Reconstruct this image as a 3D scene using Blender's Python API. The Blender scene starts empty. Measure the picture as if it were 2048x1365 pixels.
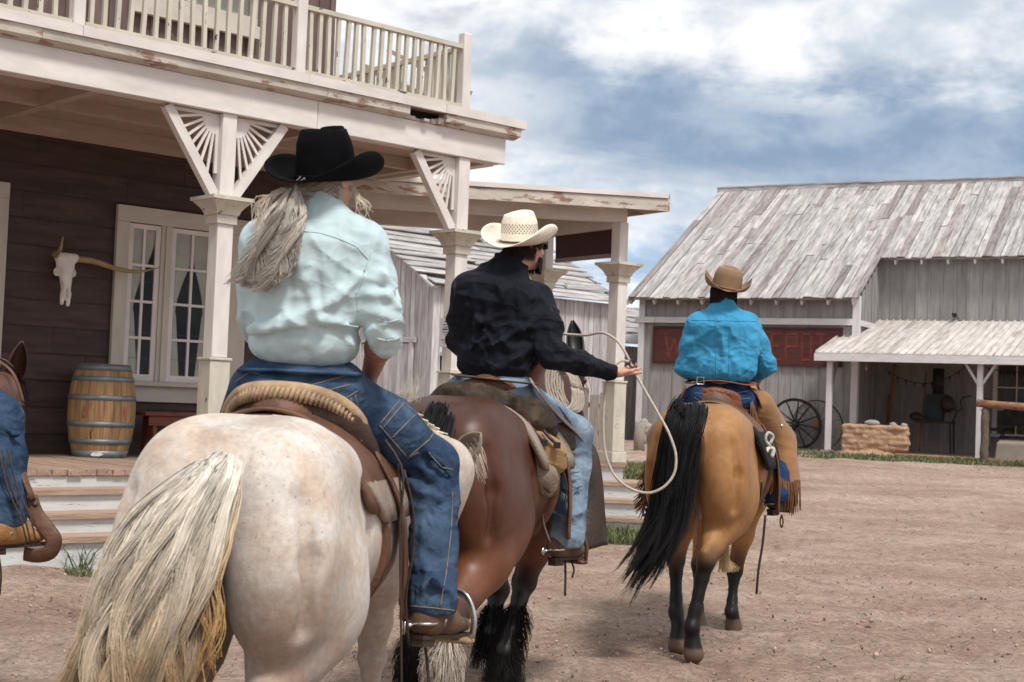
import bpy, bmesh, math, random
import numpy as np
from mathutils import Vector, Matrix
random.seed(7); RS = np.random.RandomState(11)
scene = bpy.context.scene
COLL = scene.collection
rad = math.radians

# ------------------------------------------------------------------ camera
CAM_H = 1.45; FPX = 2900.0; CX0 = 1024.0; CY0 = 682.5
PITCH = math.atan(125.5 / FPX); ROLL = rad(2.25)
FW = np.array([0, math.cos(PITCH), math.sin(PITCH)])
_r0 = np.array([1.0, 0, 0]); _u0 = np.array([0, -math.sin(PITCH), math.cos(PITCH)])
RT = _r0 * math.cos(ROLL) + _u0 * math.sin(ROLL)
UP = -_r0 * math.sin(ROLL) + _u0 * math.cos(ROLL)
EYE = np.array([0, 0, CAM_H])
cam = bpy.data.cameras.new('camera'); cam_o = bpy.data.objects.new('camera', cam); COLL.objects.link(cam_o)
cam.sensor_width = 36; cam.lens = FPX / 2048 * 36; cam.clip_end = 5000; cam.clip_start = .05
cam_o.matrix_world = Matrix(((RT[0], UP[0], -FW[0], 0), (RT[1], UP[1], -FW[1], 0), (RT[2], UP[2], -FW[2], CAM_H), (0, 0, 0, 1)))
cam.dof.use_dof = True; cam.dof.focus_distance = 8.2; cam.dof.aperture_fstop = 6.3
scene.camera = cam_o

# ------------------------------------------------------------------ light
SUN_EL = rad(58); SUN_AZ = rad(152)          # azimuth from +Y clockwise: behind the viewer, to the right
sun = bpy.data.lights.new('sun', 'SUN'); sun.energy = 3.0; sun.angle = rad(11); sun.color = (1, .96, .9)
sun_o = bpy.data.objects.new('sun', sun); COLL.objects.link(sun_o)
sd = Vector((math.sin(SUN_AZ) * math.cos(SUN_EL), math.cos(SUN_AZ) * math.cos(SUN_EL), math.sin(SUN_EL)))
sun_o.rotation_euler = sd.to_track_quat('Z', 'Y').to_euler()
scene.view_settings.view_transform = 'Standard'; scene.view_settings.look = 'None'
scene.view_settings.gamma = 1; scene.view_settings.exposure = 0.20
scene.view_settings.use_curve_mapping = False
scene.cycles.max_bounces = 6; scene.cycles.diffuse_bounces = 3; scene.cycles.transparent_max_bounces = 16

def build_world():
    w = bpy.data.worlds.new('World'); scene.world = w; w.use_nodes = True
    nt = w.node_tree; nt.nodes.clear(); L = nt.links.new
    def n(t, **k):
        x = nt.nodes.new(t)
        for a, b in k.items(): setattr(x, a, b)
        return x
    def mth(op, a, b=None, c=None, clamp=False):
        x = n('ShaderNodeMath', operation=op, use_clamp=clamp)
        for i, v in enumerate((a, b, c)):
            if v is None: continue
            if isinstance(v, (int, float)): x.inputs[i].default_value = v
            else: L(v, x.inputs[i])
        return x.outputs[0]
    def mix(f, a, b):
        x = n('ShaderNodeMixRGB')
        for i, v in enumerate((f, a, b)):
            if isinstance(v, (int, float)): x.inputs[i].default_value = v
            elif isinstance(v, tuple): x.inputs[i].default_value = (*v, 1)
            else: L(v, x.inputs[i])
        return x.outputs[0]
    def sstep(v, a, b):
        x = n('ShaderNodeMapRange', interpolation_type='SMOOTHSTEP'); L(v, x.inputs[0])
        x.inputs[1].default_value = a; x.inputs[2].default_value = b
        return x.outputs[0]
    sky = n('ShaderNodeTexSky', sky_type='NISHITA', sun_disc=False)
    sky.sun_elevation = SUN_EL; sky.sun_rotation = SUN_AZ; sky.altitude = 1500
    tc = n('ShaderNodeTexCoord'); sep = n('ShaderNodeSeparateXYZ'); L(tc.outputs['Generated'], sep.inputs[0])
    X, Y, Z = sep.outputs
    zz = mth('ADD', mth('MAXIMUM', Z, 0.0), 0.10)
    px = mth('DIVIDE', X, zz); py = mth('DIVIDE', Y, zz)
    comb = n('ShaderNodeCombineXYZ'); L(px, comb.inputs[0]); L(py, comb.inputs[1])
    def noise(vec, s, det, ro, dist=0, off=(0, 0, 0), sc=(1, 1, 1)):
        mp = n('ShaderNodeMapping'); mp.inputs['Location'].default_value = off; mp.inputs['Scale'].default_value = sc
        L(vec, mp.inputs[0])
        x = n('ShaderNodeTexNoise'); x.inputs['Scale'].default_value = s; x.inputs['Detail'].default_value = det
        x.inputs['Roughness'].default_value = ro; x.inputs['Distortion'].default_value = dist
        L(mp.outputs[0], x.inputs['Vector']); return x.outputs['Fac']
    big = noise(comb.outputs[0], .75, 5, .55, .3, (2.3, .7, 0))
    puff = noise(comb.outputs[0], 1.9, 9, .6, .2, (5.1, 1.2, 0))
    fine = noise(tc.outputs['Generated'], 15, 9, .56, .15, (0, 0, 3), (1, 1, 1.7))
    # cloud decks by elevation: a blue-grey shaded band between a bright deck above and bright banks low down
    el = mth('ADD', Z, mth('MULTIPLY', mth('SUBTRACT', puff, .5), .10))
    el = mth('ADD', el, mth('MULTIPLY', mth('SUBTRACT', fine, .5), .05))
    el = mth('ADD', el, mth('MULTIPLY', X, .10))
    band = mth('MULTIPLY', sstep(el, .145, .19), mth('SUBTRACT', 1.0, sstep(el, .225, .262)))
    gate = sstep(X, -.06, .06)
    band = mth('MULTIPLY', band, mth('ADD', mth('MULTIPLY', gate, .8), .2))
    cover = mth('ADD', mth('MULTIPLY', big, .55), mth('MULTIPLY', fine, .6))
    white = sstep(cover, .44, .66)
    low = mth('SUBTRACT', 1.0, sstep(el, .10, .17))
    deckc = mix(white, (.60, .68, .78), (1.1, 1.1, 1.1))
    lowc = mix(sstep(mth('ADD', mth('MULTIPLY', fine, .8), mth('MULTIPLY', puff, .2)), .36, .60), (.44, .60, .80), (1.15, 1.15, 1.16))
    c = mix(low, deckc, lowc)
    bandc = mix(sstep(fine, .38, .70), (.29, .40, .56), (.50, .60, .73))
    c = mix(band, c, bandc)
    skyc = n('ShaderNodeMixRGB', blend_type='MULTIPLY'); skyc.inputs[0].default_value = 1; L(sky.outputs[0], skyc.inputs[1]); skyc.inputs[2].default_value = (.09, .09, .09, 1)
    hole = sstep(mth('ADD', mth('MULTIPLY', puff, .5), mth('MULTIPLY', fine, .5)), .56, .66)
    c = mix(mth('MULTIPLY', hole, .45), c, skyc.outputs[0])
    below = sstep(Z, -.06, 0.0)
    c = mix(below, (.30, .24, .20), c)
    bg = n('ShaderNodeBackground'); L(c, bg.inputs[0]); bg.inputs[1].default_value = 0.86
    out = n('ShaderNodeOutputWorld'); L(bg.outputs[0], out.inputs[0])
build_world()
# ------------------------------------------------------------------ helpers
def ray(px, py): return FW + RT * (px - CX0) / FPX + UP * (CY0 - py) / FPX
def at(px, py, Y): d = ray(px, py); return EYE + d * (Y / d[1])
def atpl(px, py, p0, nn):
    d = ray(px, py); t = ((np.asarray(p0) - EYE) @ nn) / (d @ nn); return EYE + d * t
def V(*a): return np.array(a, float)
def unit(v): v = np.asarray(v, float); return v / (np.linalg.norm(v) + 1e-12)
def lerp(a, b, t): return np.asarray(a, float) * (1 - t) + np.asarray(b, float) * t
def sst(x, a, b): t = np.clip((x - a) / (b - a), 0, 1); return t * t * (3 - 2 * t)

def tag(o, label=None, cat=None, group=None, kind=None):
    if label: o['label'] = label
    if cat: o['category'] = cat
    if group: o['group'] = group
    if kind: o['kind'] = kind
    return o
def thing(name, loc, label, cat, group=None):
    o = bpy.data.objects.new(name, None); COLL.objects.link(o); o.location = tuple(loc); o.empty_display_size = .2
    return tag(o, label, cat, group)
def wloc(o):
    v = np.zeros(3)
    while o is not None: v = v + np.array(o.location); o = o.parent
    return v
def make_obj(name, verts, faces, mat, parent=None, smooth=False, tint=None, bc=None, midx=None, origin=None, fast=False):
    verts = np.asarray(verts, float)
    if parent is not None: org = np.zeros(3); base = wloc(parent)
    else:
        org = np.array(origin, float) if origin is not None else np.array([(verts[:, 0].min() + verts[:, 0].max()) / 2, (verts[:, 1].min() + verts[:, 1].max()) / 2, verts[:, 2].min()])
        base = org
    me = bpy.data.meshes.new(name)
    vv = verts - base
    if fast:
        faces = np.asarray(faces, np.int32); k = faces.shape[1]; nf = len(faces)
        me.vertices.add(len(vv)); me.vertices.foreach_set('co', vv.astype(np.float32).ravel())
        me.loops.add(nf * k); me.loops.foreach_set('vertex_index', faces.ravel())
        me.polygons.add(nf); me.polygons.foreach_set('loop_start', np.arange(0, nf * k, k, dtype=np.int32))
        me.polygons.foreach_set('loop_total', np.full(nf, k, np.int32))
        me.update(calc_edges=True); me.validate()
    else:
        me.from_pydata([tuple(v) for v in vv], [], faces); me.update()
    nv = len(me.vertices)
    a = me.attributes.new('tint', 'FLOAT_COLOR', 'POINT')
    tt = np.ones((nv, 4), np.float32)
    if tint is not None: tt[:, :3] = np.asarray(tint, np.float32)[:nv]
    a.data.foreach_set('color', tt.ravel())
    b = me.attributes.new('bc', 'FLOAT_VECTOR', 'POINT')
    bb = np.asarray(bc if bc is not None else vv, np.float32)[:nv]
    b.data.foreach_set('vector', np.ascontiguousarray(bb).ravel())
    for m in (mat if isinstance(mat, (list, tuple)) else [mat]): me.materials.append(m)
    if midx is not None: me.polygons.foreach_set('material_index', np.asarray(midx, np.int32))
    if smooth: me.polygons.foreach_set('use_smooth', np.ones(len(me.polygons), bool))
    o = bpy.data.objects.new(name, me); COLL.objects.link(o)
    if parent is not None: o.parent = parent
    else: o.location = tuple(org)
    return o
def bevel(o, w=.006, seg=1):
    m = o.modifiers.new('bevel', 'BEVEL'); m.width = w; m.segments = seg; m.limit_method = 'ANGLE'; m.angle_limit = rad(40)
    return o

class MB:
    def __init__(s, jit=.12, seed=None):
        s.v = []; s.f = []; s.t = []; s.b = []; s.m = []; s.jit = jit; s.r = random.Random(seed if seed is not None else random.random())
    def _tint(s, tint):
        k = 1 + s.r.uniform(-s.jit, s.jit)
        if tint is None: return (k, k, k)
        return tuple(c * k for c in tint)
    def add(s, vs, fs, bc=None, tint=None, mi=0):
        o = len(s.v); tn = s._tint(tint); off = np.array([s.r.uniform(0, 50), s.r.uniform(0, 50), s.r.uniform(0, 50)])
        for i, p in enumerate(vs):
            s.v.append(np.asarray(p, float)); s.t.append(tn)
            s.b.append((np.asarray(bc[i], float) if bc is not None else np.asarray(p, float)) + off)
        for f in fs: s.f.append(tuple(o + i for i in f)); s.m.append(mi)
        return s
    def box(s, o, ax, ay, az, tint=None, mi=0):
        o, ax, ay, az = (np.asarray(q, float) for q in (o, ax, ay, az))
        if np.dot(np.cross(ax, ay), az) < 0: o = o + ax; ax = -ax
        L = [np.linalg.norm(q) for q in (ax, ay, az)]; od = np.argsort(L)[::-1]
        vs = []; bc = []
        for k in (0, 1):
            for j in (0, 1):
                for i in (0, 1):
                    vs.append(o + ax * i + ay * j + az * k)
                    l = (i * L[0], j * L[1], k * L[2]); bc.append((l[od[0]], l[od[1]], l[od[2]]))
        return s.add(vs, [(0, 2, 3, 1), (4, 5, 7, 6), (0, 1, 5, 4), (2, 6, 7, 3), (0, 4, 6, 2), (1, 3, 7, 5)], bc, tint, mi)
    def cbox(s, c, dx, dy, dz, X=(1, 0, 0), Y=(0, 1, 0), Z=(0, 0, 1), tint=None, mi=0):
        X, Y, Z = (unit(q) for q in (X, Y, Z))
        return s.box(np.asarray(c, float) - X * dx / 2 - Y * dy / 2 - Z * dz / 2, X * dx, Y * dy, Z * dz, tint, mi)
    def beam(s, p, q, w, h, up=(0, 0, 1), tint=None, mi=0):
        p = np.asarray(p, float); q = np.asarray(q, float); d = unit(q - p); side = unit(np.cross(d, up)); u = np.cross(side, d)
        return s.box(p - side * w / 2 - u * h / 2, q - p, side * w, u * h, tint, mi)
    def prism(s, poly, ext, tint=None, mi=0):
        n = len(poly); ext = np.asarray(ext, float); P = [np.asarray(p, float) for p in poly]
        c = np.cross(P[1] - P[0], P[2] - P[0])
        if np.dot(c, ext) > 0: P = P[::-1]
        vs = P + [p + ext for p in P]
        fs = [tuple(range(n)), tuple(range(2 * n - 1, n - 1, -1))] + [(i, i + n, (i + 1) % n + n, (i + 1) % n) for i in range(n)]
        fs = [tuple(f) for f in fs]
        L0 = P[0]; e1 = unit(P[1] - P[0]); e3 = unit(ext); e2 = np.cross(e3, e1)
        q = np.array([((p - L0) @ e1, (p - L0) @ e2, (p - L0) @ e3) for p in vs]); od = np.argsort(np.ptp(q, axis=0))[::-1]
        return s.add(vs, fs, q[:, od], tint, mi)
    def tube(s, pts, r, n=8, cap=True, tint=None, mi=0, flat=1.0, up=None):
        pts = [np.asarray(p, float) for p in pts]; m = len(pts)
        rr = [r] * m if np.isscalar(r) else list(r)
        vs = []; bc = []; prev = None; acc = 0
        for i in range(m):
            d = unit(pts[min(i + 1, m - 1)] - pts[max(i - 1, 0)])
            if prev is None:
                a = np.cross(d, up if up is not None else ((0, 0, 1) if abs(d[2]) < .9 else (1, 0, 0)))
            else: a = prev - d * (prev @ d)
            a = unit(a); prev = a; b = np.cross(d, a)
            if i: acc += np.linalg.norm(pts[i] - pts[i - 1])
            for k in range(n):
                t = 2 * math.pi * k / n
                vs.append(pts[i] + (a * math.cos(t) + b * math.sin(t) * flat) * rr[i]); bc.append((acc, k / n * 2 * math.pi * rr[i], 0))
        fs = [(i * n + k, i * n + (k + 1) % n, (i + 1) * n + (k + 1) % n, (i + 1) * n + k) for i in range(m - 1) for k in range(n)]
        if cap: fs += [tuple(range(n - 1, -1, -1)), tuple((m - 1) * n + k for k in range(n))]
        return s.add(vs, fs, bc, tint, mi)
    def lathe(s, prof, c, n=24, axis=(0, 0, 1), tint=None, mi=0, cap=True, X=None, sx=1, sy=1):
        ax = unit(axis); a = unit(X if X is not None else np.cross(ax, (0, 1, 0) if abs(ax[1]) < .9 else (1, 0, 0))); b = np.cross(ax, a); c = np.asarray(c, float)
        vs = [c + ax * z + (a * math.cos(2 * math.pi * k / n) * sx + b * math.sin(2 * math.pi * k / n) * sy) * r for r, z in prof for k in range(n)]
        bc = [(z, 2 * math.pi * k / n * max(r, .01), r) for r, z in prof for k in range(n)]
        m = len(prof)
        fs = [(i * n + k, i * n + (k + 1) % n, (i + 1) * n + (k + 1) % n, (i + 1) * n + k) for i in range(m - 1) for k in range(n)]
        if cap: fs += [tuple(range(n - 1, -1, -1)), tuple((m - 1) * n + k for k in range(n))]
        return s.add(vs, fs, bc, tint, mi)
    def build(s, name, mat, parent=None, smooth=False, origin=None):
        return make_obj(name, s.v, s.f, mat, parent, smooth, s.t, s.b, s.m, origin)

# value noise in numpy
def vnoise(P, seed=0):
    P = np.asarray(P, float); i = np.floor(P).astype(np.int64); f = P - i; f = f * f * (3 - 2 * f)
    def hsh(ix, iy, iz):
        h = (ix * 374761393 + iy * 668265263 + iz * 2147483647 + seed * 1274126177) & 0xffffffff
        h = ((h ^ (h >> 13)) * 1274126177) & 0xffffffff
        return ((h ^ (h >> 16)) & 0xffff) / 65535.0
    r = 0
    for dx in (0, 1):
        wx = f[..., 0] if dx else 1 - f[..., 0]
        for dy in (0, 1):
            wy = f[..., 1] if dy else 1 - f[..., 1]
            for dz in (0, 1):
                wz = f[..., 2] if dz else 1 - f[..., 2]
                r = r + wx * wy * wz * hsh(i[..., 0] + dx, i[..., 1] + dy, i[..., 2] + dz)
    return r
def fbm(P, oct=3, seed=0):
    P = np.asarray(P, float); a = .5; r = 0; t = 0
    for k in range(oct): r = r + a * vnoise(P * 2 ** k + 7.3 * k, seed + k); t += a; a *= .5
    return r / t

# signed-distance sculpting
class SDF:
    def __init__(s): s.p = []; s.disp = None; s.cuts = []
    def cone(s, a, b, ra, rb, k=.04, op='u'):
        a = np.asarray(a, float); b = np.asarray(b, float); m = max(ra, rb)
        s.p.append(('c', a, b, ra, rb, k, op, np.minimum(a, b) - m, np.maximum(a, b) + m)); return s
    def chain(s, pts, rs, k=.04, op='u'):
        for i in range(len(pts) - 1): s.cone(pts[i], pts[i + 1], rs[i], rs[i + 1], k, op)
        return s
    def ell(s, c, r, R=None, k=.06, op='u'):
        c = np.asarray(c, float); r = np.asarray(r, float); R = np.eye(3) if R is None else np.asarray(R, float)
        e = np.sqrt(((R * r[:, None]) ** 2).sum(0))
        s.p.append(('e', c, r, R, None, k, op, c - e, c + e)); return s
    def cut(s, p, n, xmax=1e9): s.cuts.append((np.asarray(p, float), unit(n), xmax)); return s   # removes the side n points to
    def mesh(s, h, smooth=1):
        us = [q for q in s.p if q[6] == 'u']
        lo = np.min([q[7] for q in us], 0) - 4 * h; hi = np.max([q[8] for q in us], 0) + 4 * h
        N = np.ceil((hi - lo) / h).astype(int) + 1
        F = np.full(N, .25, np.float32)
        ax = [lo[i] + h * np.arange(N[i]) for i in range(3)]
        for q in s.p:
            k = q[5]; mg = k + 3 * h
            i0 = np.clip(np.floor((q[7] - mg - lo) / h).astype(int), 0, N); i1 = np.clip(np.ceil((q[8] + mg - lo) / h).astype(int) + 1, 0, N)
            if np.any(i1 <= i0): continue
            X = ax[0][i0[0]:i1[0]][:, None, None]; Y = ax[1][i0[1]:i1[1]][None, :, None]; Z = ax[2][i0[2]:i1[2]][None, None, :]
            if q[0] == 'c':
                a, b, ra, rb = q[1:5]; ba = b - a; L2 = max(ba @ ba, 1e-9)
                t = np.clip(((X - a[0]) * ba[0] + (Y - a[1]) * ba[1] + (Z - a[2]) * ba[2]) / L2, 0, 1)
                d = np.sqrt((X - a[0] - t * ba[0]) ** 2 + (Y - a[1] - t * ba[1]) ** 2 + (Z - a[2] - t * ba[2]) ** 2) - (ra + t * (rb - ra))
            else:
                c, r, R = q[1:4]; x = X - c[0]; y = Y - c[1]; z = Z - c[2]
                l = [R[i, 0] * x + R[i, 1] * y + R[i, 2] * z for i in range(3)]
                k0 = np.sqrt(sum((l[i] / r[i]) ** 2 for i in range(3))); k1 = np.sqrt(sum((l[i] / r[i] ** 2) ** 2 for i in range(3))) + 1e-9
                d = k0 * (k0 - 1) / k1
            sl = tuple(slice(i0[i], i1[i]) for i in range(3)); G = F[sl]
            if q[6] == 'u':
                hh = np.maximum(k - np.abs(G - d), 0) / k; F[sl] = np.minimum(G, d) - hh * hh * k * .25
            else:
                hh = np.maximum(k - np.abs(-d - G), 0) / k; F[sl] = np.maximum(G, -d) + hh * hh * k * .25
        if s.disp is not None:
            idx = np.argwhere(np.abs(F) < .06 + 2 * h)
            if len(idx):
                P = lo + idx * h; F[tuple(idx.T)] += s.disp(P).astype(np.float32)
        for p, n, xm in s.cuts:
            d = (ax[0][:, None, None] - p[0]) * n[0] + (ax[1][None, :, None] - p[1]) * n[1] + (ax[2][None, None, :] - p[2]) * n[2]
            F = np.where(ax[0][:, None, None] < xm, np.maximum(F, d.astype(np.float32)), F)
        F[0] = F[-1] = .1; F[:, 0] = F[:, -1] = .1; F[:, :, 0] = F[:, :, -1] = .1
        return snets(F, lo, h, smooth)
def snets(F, lo, h, smooth=1):
    S = F < 0; nx, ny, nz = F.shape
    c = np.zeros((nx - 1, ny - 1, nz - 1), np.int8)
    for i in (0, 1):
        for j in (0, 1):
            for k in (0, 1): c += S[i:nx - 1 + i, j:ny - 1 + j, k:nz - 1 + k]
    act = np.argwhere((c > 0) & (c < 8)); idm = np.full(c.shape, -1, np.int64); idm[tuple(act.T)] = np.arange(len(act))
    acc = np.zeros((len(act), 3)); cnt = np.zeros(len(act))
    C8 = [(i, j, k) for i in (0, 1) for j in (0, 1) for k in (0, 1)]
    val = {o: F[act[:, 0] + o[0], act[:, 1] + o[1], act[:, 2] + o[2]] for o in C8}
    for a in C8:
        for d in range(3):
            if a[d]: continue
            b = list(a); b[d] = 1; b = tuple(b); va, vb = val[a], val[b]; m = (va < 0) != (vb < 0)
            t = np.where(m, va / np.where(m, va - vb, 1), 0)
            p = np.array(a, float)[None, :] + np.zeros((len(act), 3)); p[:, d] += t
            acc[m] += p[m]; cnt[m] += 1
    P = lo + h * (act + acc / np.maximum(cnt, 1)[:, None])
    Q = []
    for d in range(3):
        e = [(1, 2), (2, 0), (0, 1)][d]
        A = S[tuple(slice(0, -1) if i == d else slice(None) for i in range(3))]; B = S[tuple(slice(1, None) if i == d else slice(None) for i in range(3))]
        E = np.argwhere(A != B); E = E[(E[:, e[0]] > 0) & (E[:, e[1]] > 0) & (E[:, e[0]] < F.shape[e[0]] - 1) & (E[:, e[1]] < F.shape[e[1]] - 1)]
        if not len(E): continue
        def cid(u, v):
            x = E.copy(); x[:, e[0]] -= u; x[:, e[1]] -= v; return idm[tuple(x.T)]
        q = np.stack([cid(1, 1), cid(0, 1), cid(0, 0), cid(1, 0)], 1)
        fl = ~A[tuple(E.T)]; q[fl] = q[fl][:, ::-1]; Q.append(q)
    Q = np.concatenate(Q); Q = Q[(Q >= 0).all(1)]
    for _ in range(smooth):
        s_ = np.zeros_like(P); n_ = np.zeros(len(P))
        for i in range(4):
            np.add.at(s_, Q[:, i], P[Q[:, (i + 1) % 4]]); np.add.at(n_, Q[:, i], 1)
            np.add.at(s_, Q[:, i], P[Q[:, (i - 1) % 4]]); np.add.at(n_, Q[:, i], 1)
        P = P * .5 + .5 * s_ / np.maximum(n_, 1)[:, None]
    return P, Q
def sdf_obj(name, S, h, mat, parent=None, smooth=1, colf=None, post=None):
    P, Q = S.mesh(h, smooth)
    if post is not None: P = post(P)
    return make_obj(name, P, Q, mat, parent, True, colf(P) if colf else None, None, None, None, True)
def join_mesh(parts):
    vs = []; fs = []; n = 0
    for P, Q in parts: vs.append(P); fs.append(Q + n); n += len(P)
    return np.concatenate(vs), np.concatenate(fs)

# strands: each a thin three-sided tapering tube
def strands_obj(name, paths, r0, r1, cols0, cols1, mat, parent=None, cpow=1.0):
    paths = np.asarray(paths, float); n, m, _ = paths.shape
    tan = np.gradient(paths, axis=1); tan /= np.linalg.norm(tan, axis=2, keepdims=True) + 1e-9
    ref = np.array([.3, .8, .5]); a = np.cross(tan, ref); a /= np.linalg.norm(a, axis=2, keepdims=True) + 1e-9; b = np.cross(tan, a)
    t = np.linspace(0, 1, m)[None, :, None]
    r0 = np.asarray(r0, float) if np.ndim(r0) else np.full(n, r0); r1 = np.asarray(r1, float) if np.ndim(r1) else np.full(n, r1)
    r = r0[:, None, None] * (1 - t ** 1.5) + r1[:, None, None] * t ** 1.5
    rings = [paths + (a * math.cos(q) + b * math.sin(q)) * r for q in (0, 2.094, 4.189)]
    P = np.stack(rings, 2).reshape(-1, 3)
    base = (np.arange(n)[:, None, None] * m + np.arange(m - 1)[None, :, None]) * 3
    k = np.arange(3)[None, None, :]; k2 = (k + 1) % 3
    Q = np.stack([base + k, base + k2, base + 3 + k2, base + 3 + k], -1).reshape(-1, 4)
    cols0 = np.asarray(cols0, float); cols1 = np.asarray(cols1, float)
    c = cols0[:, None, :] * (1 - t ** cpow) + cols1[:, None, :] * t ** cpow
    c = np.repeat(c[:, :, None, :], 3, 2).reshape(-1, 3)
    return make_obj(name, P, Q, mat, parent, True, c, None, None, None, True)
def spline(pts, m):
    pts = np.asarray(pts, float); n = len(pts); d = np.r_[0, np.cumsum(np.linalg.norm(np.diff(pts, axis=0), axis=1))]
    T = np.gradient(pts, d, axis=0); s = np.linspace(0, d[-1], m); i = np.clip(np.searchsorted(d, s, 'right') - 1, 0, n - 2)
    h = (d[i + 1] - d[i])[:, None]; u = ((s - d[i])[:, None]) / h
    return (2 * u ** 3 - 3 * u ** 2 + 1) * pts[i] + (u ** 3 - 2 * u ** 2 + u) * h * T[i] + (-2 * u ** 3 + 3 * u ** 2) * pts[i + 1] + (u ** 3 - u ** 2) * h * T[i + 1]
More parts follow.
